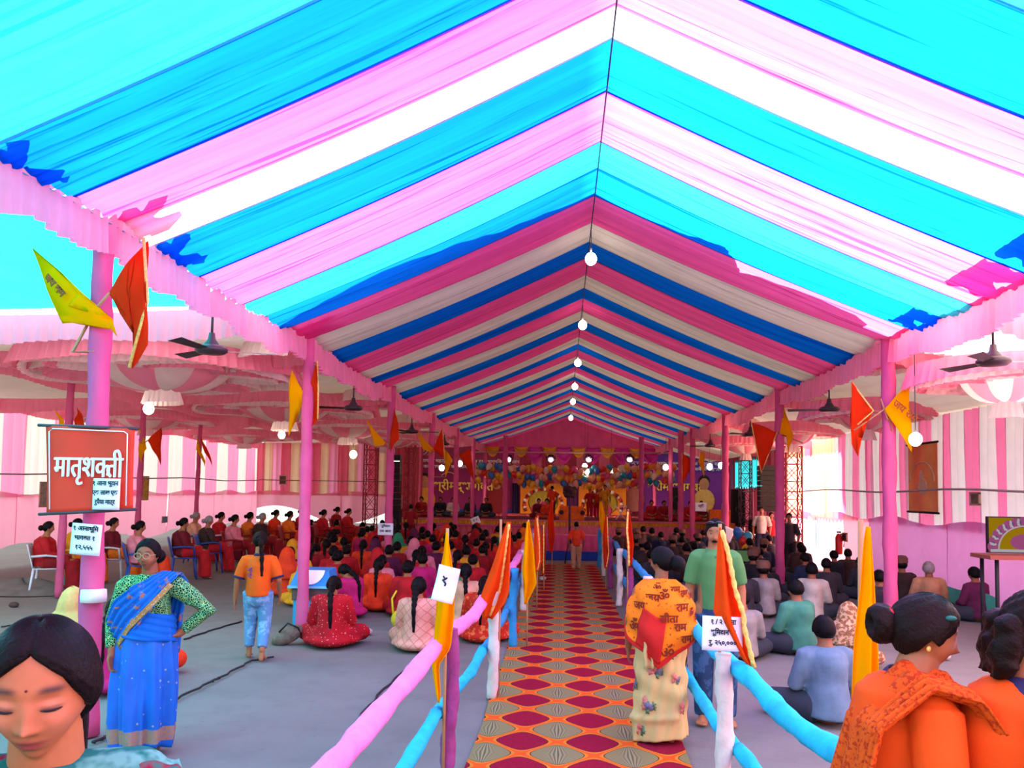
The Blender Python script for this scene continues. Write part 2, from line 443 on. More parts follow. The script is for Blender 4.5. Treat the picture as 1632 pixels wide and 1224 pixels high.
def wall(name, fp_of, total, panels, skirt, label, zt, zsk, wl=0.3, amp=0.05):
    root = bpy.data.objects.new(name, None); COL.objects.link(root); struct(root); root['label'] = label
    s = 0.0; i = 0
    while s < total - 0.01:
        wd, m = panels(s, i); wd = min(wd, total - s)
        mb = MB(); curtain(mb, lambda q, a, z, s=s: fp_of(s + q, a, z), wd + 0.03, zsk, zt, wl, amp, s0=s)
        mb.build('curtain_panel', m, root); s += wd; i += 1
    s = 0.0
    while s < total - 0.01:
        wd = min(3.6, total - s)
        mb = MB(); curtain(mb, lambda q, a, z, s=s: fp_of(s + q, a + 0.06, z), wd + 0.03, skirt, lambda q: zsk + 0.12 + 0.06 * math.sin(q * 1.9), 1.1, 0.05, s0=s, n=26, rows=5)
        mb.build('skirt_panel', panels(s, -1)[1], root); s += wd
    return root
def pan_l(s, i):
    if i < 0: return 0, WSK
    return (0.75 + 0.3 * hsh(i, 1), (WPK if i % 2 else WWH))
wall('wall_left', lambda s, a, z: Vector((WL + a, -7.0 + s, z)), 40.2, pan_l, lambda q: 0.28 + 0.2 * math.sin(q * 0.8) ** 2, 'pink and white striped cloth wall glowing with daylight', 3.75, 1.55, 0.34, 0.05)
def pan_b(s, i):
    if i < 0: return 0, WSK
    return (0.32 + 0.14 * hsh(i, 2), (WRED if i % 3 == 0 else (WCRM if i % 3 == 1 else WPK)))
wall('wall_back', lambda s, a, z: Vector((WL + s, 33.2 - a, z)), 6.2, pan_b, lambda q: 0.75 + 0.35 * math.sin(q * 1.1 + 0.6), 'rose and cream folded curtain behind the seated elders', 3.7, 1.55, 0.3, 0.07)
WPR = cloth('wall_pink_shaded', '#ee86b4', 0.42, tcol='#f080b0'); WWR = cloth('wall_white_shaded', '#e2dade', 0.42, tcol='#e4dce0')  # pink and white wall cloth with this side's shade put into colour and translucency
def pan_r(s, i):
    if i < 0: return 0, (WPUR if s < 24 else WSK)
    y = -7.0 + s
    if 20.3 < y < 25.6: return 0.6, (SHEER if i % 4 else WPK)
    return (0.34 + 0.2 * hsh(i, 5), (WPR if i % 2 else WWR))
wall('wall_right', lambda s, a, z: Vector((WR - a, -7.0 + s, z)), 32.5, pan_r, lambda q: 0.02, 'pink and white folded curtain wall over a mauve skirt', 3.35, 1.32, 0.24, 0.055)
SRED = cloth('stage_rose', '#a83a50', 0.04); SPK = cloth('stage_pink', '#c8607c', 0.04)
def pan_s(s, i):
    return (0.6, (SPK if i % 2 else SRED)) if i >= 0 else (0, SRED)
wall('wall_stage', lambda s, a, z: Vector((-7.0 + s, 43.5 - a, z)), 16.2, pan_s, lambda q: 0.0, 'red and pink curtain behind the stage', 5.2, 0.5, 0.3, 0.06)
wall('wall_stage_left', lambda s, a, z: Vector((-7.0 + a, 33.2 + s, z)), 10.3, pan_s, lambda q: 0.0, 'red and pink curtain at the women side of the stage', 4.3, 0.5, 0.3, 0.06)
wall('wall_stage_right', lambda s, a, z: Vector((9.2 - a, 25.5 + s, z)), 12.0, pan_s, lambda q: 0.0, 'red and pink curtain at the men side of the stage', 4.3, 0.5, 0.3, 0.06)
wall('wall_stage_return', lambda s, a, z: Vector((6.85 + s, 25.5 - a, z)), 2.35, pan_s, lambda q: 0.0, 'short red and pink return curtain beside the stage', 4.0, 0.5, 0.3, 0.06)
wall('wall_stage_wing', lambda s, a, z: Vector((9.2 - a, 37.5 + s, z)), 6.0, pan_s, lambda q: 0.0, 'low red and pink curtain under the turquoise one', 2.25, 0.5, 0.3, 0.06)
mb = MB(); curtain(mb, lambda q, a, z: Vector((9.2 - a, 37.5 + q, z)), 6.0, 3.5, 4.4, 0.3, 0.06)
struct(mb.build('wall_stage_wing_top', SRED))
# ================================================================== text helper
def text_obj(s, size, m, parent, name='lettering', loc=(0, 0, 0), rot=None, bold=0.0, depth=0.002, align='CENTER', sx=1.0):
    c = bpy.data.curves.new(name, 'FONT'); c.body = s; c.size = size; c.offset = bold; c.extrude = depth; c.align_x = align; c.resolution_u = 2
    o = bpy.data.objects.new(name + '_curve', c); COL.objects.link(o)
    dg = bpy.context.evaluated_depsgraph_get(); me = bpy.data.meshes.new_from_object(o.evaluated_get(dg))
    bpy.data.objects.remove(o); bpy.data.curves.remove(c)
    me.materials.clear(); me.materials.append(m)
    ob = bpy.data.objects.new(name, me); COL.objects.link(ob); ob.parent = parent; ob.location = loc
    ob.rotation_euler = rot if rot is not None else (PI / 2, 0, 0); ob.scale = (sx, 1, 1)
    return ob
INK = mat('black_ink', '#26262c', 0.8)
PAPER = mat('white_paper', '#eef2f6', 0.8, 0.03)
WOODSTICK = mat('bamboo_stick', '#b98a5c', 0.7)
POLE_M = cloth('pole_wrap', '#cf5a84', 0.0)
# ------------------------------------------------------------------ poles
POLES = []
def make_pole(base, top, r, label, m=None, group=None):
    base = Vector(base); top = Vector(top); POLES.append((base, top, r))
    t = thing('tent_pole', label, 'pole', base, 0, group)
    d = top - base; mb = MB(); n = 34; k = 14; vs = []; fs = []
    L = d.length
    for i in range(n):
        f = i / (n - 1); c = d * f
        for j in range(k):
            a = 2 * PI * j / k
            rr = r * (1 + 0.07 * math.sin(a * 2 + f * 26) + 0.05 * math.sin(a * 3 - f * 41) + 0.03 * math.sin(f * 90))
            vs.append((c.x + rr * math.cos(a), c.y + rr * math.sin(a), c.z))
    for i in range(n - 1):
        for j in range(k):
            j2 = (j + 1) % k; fs.append((i * k + j, i * k + j2, (i + 1) * k + j2, (i + 1) * k + j))
    fs.append(tuple(range(k - 1, -1, -1))); fs.append(tuple((n - 1) * k + j for j in range(k)))
    mb.add(vs, fs); mb.build('cloth_wrap', m or POLE_M, t)
    return t
GP = 'pink wrapped poles in rows down the tent'
eL = lambda y: Vector((XL, y, eave_z(y) + 0.02))
eR = lambda y: Vector((XR, y, eave_z(y) + 0.02))
b = G(138, 1172); POLE_L1 = make_pole((b.x, b.y, 0), AT(167, 334, 6.36), 0.082, 'thick pink wrapped pole carrying the red lettered sign', group=GP)
mb = MB(); mb.lathe([(0.092, 0), (0.094, 0.045), (0.09, 0.09)], 16, c=(0.005, 0, 1.0)); mb.build('white_tape', mat('tape_white', '#efe6d8', 0.6), POLE_L1)
b = G(481, 1006); make_pole((b.x, b.y, 0), AT(493, 530, 11.5), 0.078, 'pink wrapped pole beside the blue box and bag', group=GP)
for i, (yy, lab) in enumerate(zip(PLY[3:], ['pink wrapped pole with a white notice among the seated women', 'pink wrapped pole rising out of the women crowd behind the noticed pole', 'slim pink pole in the women crowd near the stage', 'slim pink pole close to the stage front', 'slim pink pole at the stage edge by the balloons'])):
    make_pole((XL - 0.0, yy, 0), eL(yy), 0.085 if i < 2 else 0.09, lab, group=GP)
RLAB = ['thick pink pole beside the rolled picture screen and yellow pennant', 'pink wrapped pole standing among the seated men', 'pink pole in the men crowd next to the black speaker column', 'slim pink pole by the orange draped lectern', 'slim pink pole before the purple banner', 'slim pink pole at the stage front, men side']
for i, yy in enumerate(PRY[2:]):
    make_pole((XR, yy, 0), eR(yy), 0.09, RLAB[i], group=GP)
for (bx, by, lab) in ((93, 952, 'slender pink pole beside the white plastic chair'), (215, 912, 'slender pink pole behind the red lettered sign'), (309, 885, 'slender pink pole by the curtain behind the elders')):
    b = G(bx, by); make_pole((b.x, b.y, 0), (b.x + 0.05, b.y, ZE - 0.2), 0.06, lab, cloth('pole_wrap_dark', '#c8587c', 0.0), group=GP)
# stage poles
for (px, Y, lab) in ((805, 33.0, 'pink pole at the near corner of the stage'), (1022, 33.0, 'pink pole at the far corner of the stage'), (1085, 29.0, 'pink flowered pole leaning by the lectern')):
    p = AT(px, 780, Y); make_pole((p.x, Y, 0), (p.x, Y, 4.1), 0.1, lab, group=GP)

# ------------------------------------------------------------------ medallions
def arc_ruffle(R, a0, a1, h, wl, amp, z=0.0, cx=0, cy=0, scal=0, flare=0.05, k=48):
    mb = MB(); path = [(cx + R * math.cos(t), cy + R * math.sin(t), z) for t in np.linspace(a0, a1, k)]
    ruffle_strip(mb, path, h, wl, amp, scal, R * 0.5, rows=3, flare=-flare)
    return mb
def make_medallion(R, label, bulb=True):
    t = thing('ceiling_medallion', label, 'medallion', (0, 0, 0))
    arc_ruffle(R, 0, 2 * PI, 0.26, 0.13, 0.03).build('outer_ruffle', PK, t)
    arc_ruffle(R * 0.93, 0, 2 * PI, 0.17, 0.13, 0.025, -0.12).build('outer_lining', CR, t)
    for k in range(6):
        a = k * PI / 3 + 0.2; cx, cy = 0.60 * R * math.cos(a), 0.60 * R * math.sin(a)
        arc_ruffle(R * 0.30, a - 2.2, a + 2.2, 0.2, 0.11, 0.025, -0.06, cx, cy, k=26).build('petal_ruffle', CR if k % 2 else PK, t)
        arc_ruffle(R * 0.22, a - 2.2, a + 2.2, 0.12, 0.11, 0.02, -0.16, cx, cy, k=22).build('petal_lining', PK if k % 2 else CR, t)
    # bulging gores
    dome = bpy.data.objects.new('dome', None); COL.objects.link(dome); dome.parent = t
    ng = 10
    for g in range(ng):
        mb = MB()
        def fn(u, v):
            a = 2 * PI * (g + u) / ng; rr = R * (0.48 - 0.36 * v ** 1.6); z = -0.05 - 0.42 * math.sin(v * PI / 2) - 0.03 * math.sin(u * PI)
            rr *= 1 + 0.05 * math.sin(u * PI)
            return (rr * math.cos(a), rr * math.sin(a), z)
        mb.grid(fn, 6, 8); mb.build('gore', PK if g % 2 else CR, dome)
    mb = arc_ruffle(R * 0.12, 0, 2 * PI, 0.2, 0.07, 0.012, -0.46, k=18); mb.build('tassel_ruffle', CR, t)
    return t
MED_L = make_medallion(2.05, 'x'); MED_R = make_medallion(1.12, 'x')
GM = 'round ruffled ceiling medallions'
med = []
meds_l = [(-6.25, 12.4, 'large round pink and cream ruffled medallion over the red sign'), (-6.25, 18.1, 'round ruffled medallion over the seated elders row'), (-6.25, 23.6, 'round ruffled medallion over the women crowd, third from the red sign'), (-6.25, 29.1, 'round ruffled medallion near the truss tower on the women side'),
          (-10.7, 20.5, 'round ruffled medallion close to the bright curtain wall'), (-10.7, 27.0, 'round ruffled medallion in the corner over the rose curtain')]
for i, (x, y, lab) in enumerate(meds_l):
    o = MED_L if i == 0 else dup(MED_L, label=lab)
    o.location = (x, y, ZE - 0.26 if x > -8.9 else 3.72); o['label'] = lab; o['group'] = GM
    if x < -8.9: o.scale = (0.82,) * 3
meds_r = [(5.66, 10.7, 'ruffled medallion over the picture screen and seated men'), (5.62, 15.4, 'ruffled medallion before the sunlit wall gap, second from the picture screen'), (5.62, 20.2, 'ruffled medallion by the black speaker column'), (5.62, 25.2, 'ruffled medallion over the blue curtain corner')]
for i, (x, y, lab) in enumerate(meds_r):
    o = MED_R if i == 0 else dup(MED_R, label=lab)
    o.location = (x, y, 3.60); o['label'] = lab; o['group'] = GM
# corner swags round the pole tops
def swag(x, y, a0, R, label):
    t = thing('corner_swag', label, 'swag', (x, y, ZE - 0.16), 0, 'pleated quarter swags at the pole tops')
    arc_ruffle(R, a0, a0 + PI, 0.26, 0.13, 0.03).build('ruffle', CR, t)
    arc_ruffle(R * 0.8, a0, a0 + PI, 0.2, 0.13, 0.03, -0.03).build('inner_ruffle', PK, t)
for y, k in zip(PLY[2:6], ('by the blue box pole', 'over the noticed pole', 'deep in the women aisle', 'near the stage')):
    swag(XL - 0.05, y, PI / 2, 0.95, 'cream pleated swag round the pole top ' + k)
for y, k in zip(PRY[2:6], ('beside the picture screen', 'among the seated men', 'by the speaker column', 'by the lectern')):
    swag(XR + 0.05, y, -PI / 2, 0.95, 'cream pleated swag round the pole top ' + k)

# ------------------------------------------------------------------ ceiling fans
FANM = mat('fan_brown', '#3d2a2c', 0.45, spec=0.5)
def make_fan():
    t = thing('ceiling_fan', 'x', 'fan')
    mb = MB(); mb.tube([(0, 0, 0.62), (0, 0, 0.05)], 0.014, 8); mb.build('rod', FANM, t)
    mb = MB(); mb.lathe([(0.0, 0.17), (0.03, 0.165), (0.04, 0.10), (0.075, 0.05), (0.08, 0.03), (0.0, 0.03)], 16, closed=False); mb.build('canopy', FANM, t)
    mb = MB(); mb.lathe([(0.0, 0.035), (0.12, 0.03), (0.165, 0.0), (0.165, -0.03), (0.13, -0.055), (0.0, -0.062)], 20, closed=False); mb.build('motor', FANM, t)
    for k in range(3):
        a = k * 2 * PI / 3 + 0.4; ca, sa = math.cos(a), math.sin(a); mb = MB()
        def fn(u, v):
            r = lerp(0.15, 0.66, u); wd = lerp(0.05, 0.075, u); q = (v - 0.5) * 2 * wd
            return (r * ca - q * sa, r * sa + q * ca, -0.02 + 0.22 * q)
        mb.grid(fn, 6, 2); b = mb.build('blade', FANM, t)
    return t
FAN = make_fan(); used = False
fans = [(XL, 8.3, 'dark ceiling fan hanging in the turquoise lit bay, women side'), (XL, 14.2, 'dark ceiling fan between the blue box pole and the noticed pole'), (XL, 19.9, 'dark ceiling fan past the noticed pole'), (XL, 25.6, 'dark ceiling fan above the women nearest the stage'),
        (XR, 8.7, 'dark ceiling fan above the two orange polo shirts'), (XR, 13.9, 'dark ceiling fan between the two thick pink poles, men side'), (XR, 19.6, 'dark ceiling fan above the speaker column'), (XR, 24.8, 'dark ceiling fan before the purple banner')]
for i, (x, y, lab) in enumerate(fans):
    o = FAN if i == 0 else dup(FAN)
    z = eave_z(y) - 0.66
    o.location = (x + (0.03 if x > 0 else -0.03), y, z); o.rotation_euler = (0, 0, i * 0.9); o['label'] = lab; o['group'] = 'ceiling fans hung from the eaves'
# ------------------------------------------------------------------ bulbs
BULB = emit('bulb_glow', '#fff2dc', 34.0)
def make_bulb(r=0.055, cord=0.35):
    t = thing('hanging_bulb', 'x', 'bulb')
    mb = MB(); mb.ell((0, 0, -0.02), (r, r, r * 1.12)); mb.build('glass', BULB, t)
    mb = MB(); mb.tube([(0, 0, r * 0.9), (0, 0, r * 0.9 + 0.07)], 0.018, 8); mb.build('socket', mat('socket_white', '#d9d4cc', 0.5), t)
    mb = MB(); mb.tube([(0, 0, r * 0.9 + 0.07), (0, 0, r * 0.9 + 0.07 + cord)], 0.006, 6); mb.build('cord', mat('cord_dark', '#4a4048', 0.6), t)
    return t
BUL = make_bulb(0.095, 0.3)
def ceil_at(x, y):
    if XL < x < XR: return roof_pt((x - XRIDGE) / (XRIDGE - XL) if x < XRIDGE else (x - XRIDGE) / (XR - XRIDGE), y).z
    if x >= XR: return lerp(ZE - 0.05, 3.35, (x - XR) / (WR + 0.3 - XR)) - 0.1
    return (lerp(ZE - 0.1, ZE - 0.2, (x - XL) / (-8.9 - XL)) if x > -8.9 else 3.85) - 0.1
def place_bulb(i, loc, lab, s=1.0):
    o = BUL if i == 0 else dup(BUL)
    top = ceil_at(loc[0], loc[1])
    if i >= 6 and loc[1] < 39:
        o.children[2].data = (lambda q: (q.tube([(0, 0, 0.12), (0, 0, (top + 0.12 - loc[2]) / s)], 0.006, 6), q)[1])(MB()).mesh('cord', mat('cord_dark', '#4a4048', 0.6))
    o.location = loc; o['label'] = lab; o['group'] = 'glowing bulbs hung through the tent'; o.scale = (s,) * 3
for i, y in enumerate([11.9, 16.4, 20.9, 25.2, 29.0, 34.6]):
    place_bulb(i, (XRIDGE + 0.01, y, zridge(y) - 0.46), ['glowing bulb hanging from the ridge where the bright roof ends', 'glowing bulb on the ridge, second from the bright roof', 'glowing bulb on the ridge, third from the bright roof', 'glowing bulb on the ridge, fourth from the bright roof', 'glowing bulb on the ridge, fifth from the bright roof', 'glowing bulb on the ridge nearest the stage gable'][i], 0.9 + 0.02 * i)
k = 10
for (px, py, Y, lab) in ((237, 650, 12.4, 'bulb under the large medallion over the red sign'), (449, 692, 18.1, 'bulb under the medallion over the elders'), (563, 723, 23.6, 'bulb near the truss tower on the women side'), (632, 735, 29.1, 'bulb beside the tall black speaker'), (704, 745, 33.0, 'bulb in front of the left purple banner by the yellow pennant'), (733, 738, 33.5, 'bulb in front of the left purple banner by the red pennant'),
                     (1459, 698, 10.7, 'bulb at the tip of the yellow pennant by the picture screen'), (1131, 743, 31.0, 'floodlight bulb on the purple banner beside the crest'), (1149, 741, 31.0, 'floodlight bulb at the banner edge'), (1061, 744, 33.0, 'bulb among the balloons at the garland end'), (932, 742, 36.0, 'upper of the two bulbs over the stage centre'), (936, 751, 36.0, 'lower of the two bulbs over the stage centre'), (974, 750, 36.5, 'small bulb over the yellow arch picture')):
    p = AT(px, py, Y); place_bulb(k, p, lab, 0.85 if Y < 20 else 1.15); k += 1

# ------------------------------------------------------------------ carpet
m, nt = newmat('carpet_ogee'); co = coord(nt); x, y_, z_ = sepxyz(nt, co)[:3]
WX, WY = 0.53, 0.60
fx = mathn(nt, 'MULTIPLY', x, 2 * PI / WX); fy = mathn(nt, 'MULTIPLY', y_, 2 * PI / WY)
cx_ = mathn(nt, 'COSINE', fx); cy_ = mathn(nt, 'COSINE', fy)
v = mathn(nt, 'ADD', cx_, mathn(nt, 'MULTIPLY', cy_, 1.0))
# local coordinates inside the cell of the grey lens
ux = mathn(nt, 'SUBTRACT', mathn(nt, 'FRACT', mathn(nt, 'ADD', mathn(nt, 'DIVIDE', x, WX), 0.5)), 0.5)
uy = mathn(nt, 'SUBTRACT', mathn(nt, 'FRACT', mathn(nt, 'ADD', mathn(nt, 'DIVIDE', y_, WY), 0.5)), 0.5)
half = mathn(nt, 'MAXIMUM', mathn(nt, 'SUBTRACT', 0.52, mathn(nt, 'ABSOLUTE', uy)), 0.02)
fan = mathn(nt, 'SINE', mathn(nt, 'MULTIPLY', mathn(nt, 'DIVIDE', ux, half), 52.0))
near = mathn(nt, 'SMOOTH_MIN', mathn(nt, 'ABSOLUTE', ux), 1.0, 0.1)
greyc = mixc(nt, mathn(nt, 'GREATER_THAN', fan, 0.1), rgb('#9a8f66'), rgb('#4a4436'))
greyc = mixc(nt, ramp(nt, mathn(nt, 'ABSOLUTE', ux), [(0.0, (.75, .75, .75)), (0.16, (0, 0, 0))]), rgb('#80764f'), greyc)
crim = ramp(nt, noise(nt, co, 180.0, 2)[0], [(0.3, rgb('#6e1026')), (0.7, rgb('#9a1c36'))])
colr = mixc(nt, mathn(nt, 'GREATER_THAN', v, 0.0), crim, greyc)
av = mathn(nt, 'ABSOLUTE', v)
colr = mixc(nt, mathn(nt, 'LESS_THAN', av, 0.36), colr, rgb('#3a1c1a'))
colr = mixc(nt, mathn(nt, 'LESS_THAN', av, 0.30), colr, rgb('#c9782a'))
colr = mixc(nt, mathn(nt, 'LESS_THAN', av, 0.12), colr, rgb('#d8541f'))
principled(nt, colr, 0.95, bump(nt, noise(nt, co, 220.0, 2)[0], 0.2, 0.01), spec=0.05)
CX0, CX1 = -0.62, 0.94
mb = MB(); mb.grid(lambda u, v: (lerp(CX0, CX1, u) + 0.012 * math.sin(v * 50), lerp(1.0, 21.2, v), 0.006 + 0.003 * math.sin(v * 90) * math.sin(u * 5)), 12, 120)
mb.grid(lambda u, v: (lerp(CX0, CX1, u), 21.2, lerp(0.0, 0.009, v)), 2, 1)
tag(mb.build('aisle_carpet', m), 'long crimson aisle carpet with orange ogee lattice and grey lens motifs', 'carpet')

# ------------------------------------------------------------------ barriers along the aisle
WR_PURP = mat('wrap_purple', '#8c3a72', 0.85, 0.2, 9, 0.4, 40)
WR_WHITE = mat('wrap_white', '#d2c8bc', 0.85, 0.12, 9, 0.4, 40)
WR_BLUE = mat('wrap_blue', '#2f8fc4', 0.85, 0.15, 9, 0.4, 40)
WR_CYAN = mat('wrap_cyan', '#12b4d8', 0.8, 0.15, 7, 0.4, 30)
WR_PINK = mat('wrap_rail_pink', '#f080c4', 0.8, 0.12, 7, 0.4, 30)
def wrapped_tube(p0, p1, r, seed=0, n=14, segs=26, sag=0.0):
    mb = MB(); p0 = Vector(p0); p1 = Vector(p1); vs = []; fs = []
    d = (p1 - p0).normalized(); up = Vector((0, 0, 1)) if abs(d.z) < 0.9 else Vector((1, 0, 0))
    a = d.cross(up).normalized(); b = a.cross(d)
    for i in range(segs):
        f = i / (segs - 1); c = p0.lerp(p1, f) - Vector((0, 0, sag * math.sin(PI * f)))
        c += (a * 0.008 * math.sin(f * 9 + seed) + b * 0.008 * math.cos(f * 7 + seed * 2))
        for j in range(n):
            an = 2 * PI * j / n
            rr = r * (1 + 0.10 * math.sin(an * 2 + f * 20 + seed) + 0.06 * math.sin(an * 5 + f * 33 + seed) + 0.05 * math.sin(f * 50 + seed))
            vs.append(c + (a * math.cos(an) + b * math.sin(an)) * rr)
    for i in range(segs - 1):
        for j in range(n):
            j2 = (j + 1) % n; fs.append((i * n + j, i * n + j2, (i + 1) * n + j2, (i + 1) * n + j))
    fs.append(tuple(range(n - 1, -1, -1))); fs.append(tuple((segs - 1) * n + j for j in range(n)))
    return mb.add(vs, fs)
def barrier(name, label, posts, rails):
    t = thing(name, label, 'barrier', (posts[0][0], posts[0][1], 0)); o = Vector(t.location)
    for i, (x, y, h, m) in enumerate(posts):
        wrapped_tube(Vector((x, y, 0)) - o, Vector((x + 0.01, y, h)) - o, 0.048 if i < 4 else 0.05, i).build('post', m, t)
    for (pts, m, r) in rails:
        for i, (a, b) in enumerate(zip(pts, pts[1:])):
            wrapped_tube(Vector(a) - o, Vector(b) - o, r, i * 2.1, sag=0.03).build('rail', m, t)
    return t
LP = [(-0.78, 2.2, .97, WR_WHITE), (-0.71, 5.42, .98, WR_PURP), (-0.60, 7.55, .97, WR_WHITE), (-0.56, 10.0, .95, WR_BLUE), (-0.56, 13.0, .95, WR_WHITE), (-0.57, 15.6, .95, WR_PURP), (-0.58, 18.2, .95, WR_WHITE), (-0.6, 20.8, .95, WR_PURP)]
off = 0.085
barrier('aisle_barrier', 'cloth wrapped barrier with pink top rail on the women side of the carpet', LP,
        [([(x - off, y, .88) for x, y, h, m in LP[:4]] + [(x - off, y, .86) for x, y, h, m in LP[4:]], WR_PINK, 0.052),
         ([(x - off, y, .43) for x, y, h, m in LP[:3]], WR_CYAN, 0.042), ([(x - off, y, .43) for x, y, h, m in LP[2:]], WR_BLUE, 0.042)])
RP = [(1.07, 3.0, .97, WR_WHITE), (0.955, 4.88, .97, WR_WHITE), (0.97, 7.1, .95, WR_BLUE), (0.98, 9.36, .95, WR_WHITE), (1.0, 11.9, .95, WR_PURP), (1.0, 13.8, .95, WR_WHITE), (1.0, 16.3, .95, WR_PURP), (1.0, 18.6, .95, WR_WHITE), (1.0, 20.8, .95, WR_BLUE)]
barrier('aisle_barrier', 'cloth wrapped barrier with turquoise rails on the men side of the carpet', RP,
        [([(x + off, y, .88) for x, y, h, m in RP[:3]], WR_CYAN, 0.05), ([(x + off, y, .88) for x, y, h, m in RP[2:]], WR_BLUE, 0.045),
         ([(x + off, y, .42) for x, y, h, m in RP[:3]], WR_CYAN, 0.042), ([(x + off, y, .42) for x, y, h, m in RP[2:]], WR_BLUE, 0.042)])

# ------------------------------------------------------------------ pennants
FY = cloth('flag_yellow', '#f8ae04', 0.3, tcol='#ffb808'); FR = cloth('flag_orange_red', '#e23a16', 0.3, tcol='#f04a18'); FO = cloth('flag_orange', '#f0541a', 0.3, tcol='#ff6a20')
GOLD = mat('gold_trim', '#f0c060', 0.45, 0.3, 40, 0.4, 90); FINK = mat('flag_ink', '#8a4a18', 0.8)
def subdivide_poly(pts, n):
    res = []
    for a, b in zip(pts, pts[1:] + pts[:1]):
        for i in range(n): res.append(a.lerp(b, i / n))
    return res
def cloth_poly(name, pts, bulge, m, parent, nrm=Vector((0, -1, 0)), thick=0.004, seed=0):
    """triangulated cloth filling an outline, with folds, given thickness"""
    bm = bmesh.new(); P = subdivide_poly(pts, 4); vs = [bm.verts.new(p) for p in P]
    f = bm.faces.new(vs); bmesh.ops.triangulate(bm, faces=[f]); bmesh.ops.subdivide_edges(bm, edges=bm.edges[:], cuts=2, use_grid_fill=True)
    c = sum(pts, Vector()) / len(pts); s = max((p - c).length for p in pts)
    ax = (pts[1] - pts[0]).normalized(); ay = ax.cross(nrm).normalized()
    for v in bm.verts:
        q = v.co - c; a = q.dot(ax) / s; b2 = q.dot(ay) / s
        v.co += nrm * bulge * (math.sin(b2 * 6 + a * 2 + seed) * 0.6 + 0.5 * math.sin(a * 5 - b2 * 3 + seed))
    bmesh.ops.recalc_face_normals(bm, faces=bm.faces[:])
    me = bpy.data.meshes.new(name); bm.to_mesh(me); bm.free(); me.materials.append(m)
    me.polygons.foreach_set('use_smooth', [True] * len(me.polygons))
    o = bpy.data.objects.new(name, me); COL.objects.link(o); o.parent = parent
    md = o.modifiers.new('thickness', 'SOLIDIFY'); md.thickness = thick; md.offset = 0
    return o
def pole_flag(pix, Y, m, label, stick, letters=None, trim=None, bulge=0.05, seed=0):
    W = [AT(px, py, Y) for px, py in pix]; c = min(W, key=lambda p: p.z)
    t = thing('pennant_flag', label, 'flag', c, 0, 'saffron pennants on poles and barriers'); L = [p - c for p in W]
    cloth_poly('pennant', L, bulge, m, t, seed=seed)
    a, b = [AT(px, py, Y) - c + Vector((0, 0.03, 0)) for px, py in stick]
    pts = [a, b]; best = None
    for (pb_, pt_, pr_) in POLES:
        f = (b.z + c.z - pb_.z) / (pt_.z - pb_.z); q = pb_.lerp(pt_, f) - c; d = (q - b).length
        if d < 1.6 and (best is None or d < best[0]): best = (d, q, pr_)
    if best:
        if (a - best[1]).length < (b - best[1]).length: pts = [b, a]
        pts.append(best[1] + Vector((0, -best[2] * .9, 0)))
    mb = MB(); mb.tube(pts, 0.012, 8); mb.build('stick', WOODSTICK, t)
    if trim:
        mb = MB(); q = [L[i] + Vector((0, -0.02, 0)) for i in trim]; mb.tube(q, 0.012, 6); mb.build('gold_edge', GOLD, t)
    if letters:
        px, py, s, ang = letters; p = AT(px, py, Y) - c + Vector((0, -bulge - 0.025, 0))
        text_obj('जय राम', s, FINK, t, loc=p, rot=(PI / 2, ang, 0), bold=0.004)
    return t
pole_flag([(48, 393), (90, 432), (129, 470), (113, 490), (150, 500), (180, 508), (186, 536), (172, 516), (101, 516), (75, 462)], 6.2, FY, 'yellow pennant folded over its stick on the pole with the red sign', [(150, 490), (112, 560)], (93, 462, 0.075, 0.8), seed=1)
pole_flag([(231, 380), (235, 430), (237, 480), (236, 550), (208, 587), (214, 520), (170, 466), (196, 430)], 6.15, FR, 'orange red pennant with gold edge on the pole with the red sign', [(172, 465), (150, 490)], None, (0, 2, 4), seed=2)
pole_flag([(464, 588), (477, 612), (488, 632), (480, 645), (470, 670), (460, 696), (461, 640)], 11.3, FY, 'yellow pennant on the pole beside the blue box', [(489, 628), (477, 672)], seed=3)
pole_flag([(506, 575), (508, 620), (507, 668), (498, 680), (499, 640), (492, 622)], 11.3, FR, 'narrow orange red pennant on the pole beside the blue box', [(493, 620), (480, 650)], None, (0, 1, 2), seed=4)
pole_flag([(584, 667), (598, 688), (615, 706), (610, 710), (597, 711)], 17.1, FY, 'small yellow pennant on the noticed pole', [(615, 706), (622, 712)], seed=5)
pole_flag([(629, 651), (634, 675), (636, 700), (626, 712), (623, 724), (622, 690)], 17.1, FR, 'narrow orange red pennant on the noticed pole', [(622, 690), (618, 715)], seed=6)
pole_flag([(664, 687), (680, 705), (695, 718), (685, 720), (674, 716)], 22.7, FY, 'small yellow pennant left of the fourth pole of the women row', [(695, 718), (680, 725)], seed=7)
pole_flag([(705, 681), (707, 705), (709, 733), (690, 716)], 22.6, FR, 'orange red pennant hiding part of the purple banner', [(690, 716), (684, 722)], (None), (0, 1, 2), seed=8)
pole_flag([(709, 716), (716, 724), (721, 733), (714, 750), (710, 761)], 22.7, FY, 'small yellow pennant below the orange red one at the banner', [(709, 716), (710, 760)], seed=9)
pole_flag([(750, 715), (753, 740), (755, 767), (742, 742), (731, 725)], 28.2, FR, 'orange red pennant by the first balloons of the garland', [(731, 725), (726, 735)], seed=10)
pole_flag([(1356, 609), (1374, 632), (1391, 655), (1366, 677), (1365, 700), (1367, 728), (1357, 708)], 11.2, FR, 'orange red pennant with pale edge on the thick men side pole', [(1416, 648), (1362, 686)], None, (0, 2, 3), seed=11)
pole_flag([(1449, 612), (1451, 650), (1455, 722), (1432, 690), (1409, 652), (1430, 630)], 11.2, FY, 'lettered yellow pennant reaching down to a glowing bulb', [(1405, 635), (1416, 668)], (1436, 660, 0.13, 0.7), seed=12)
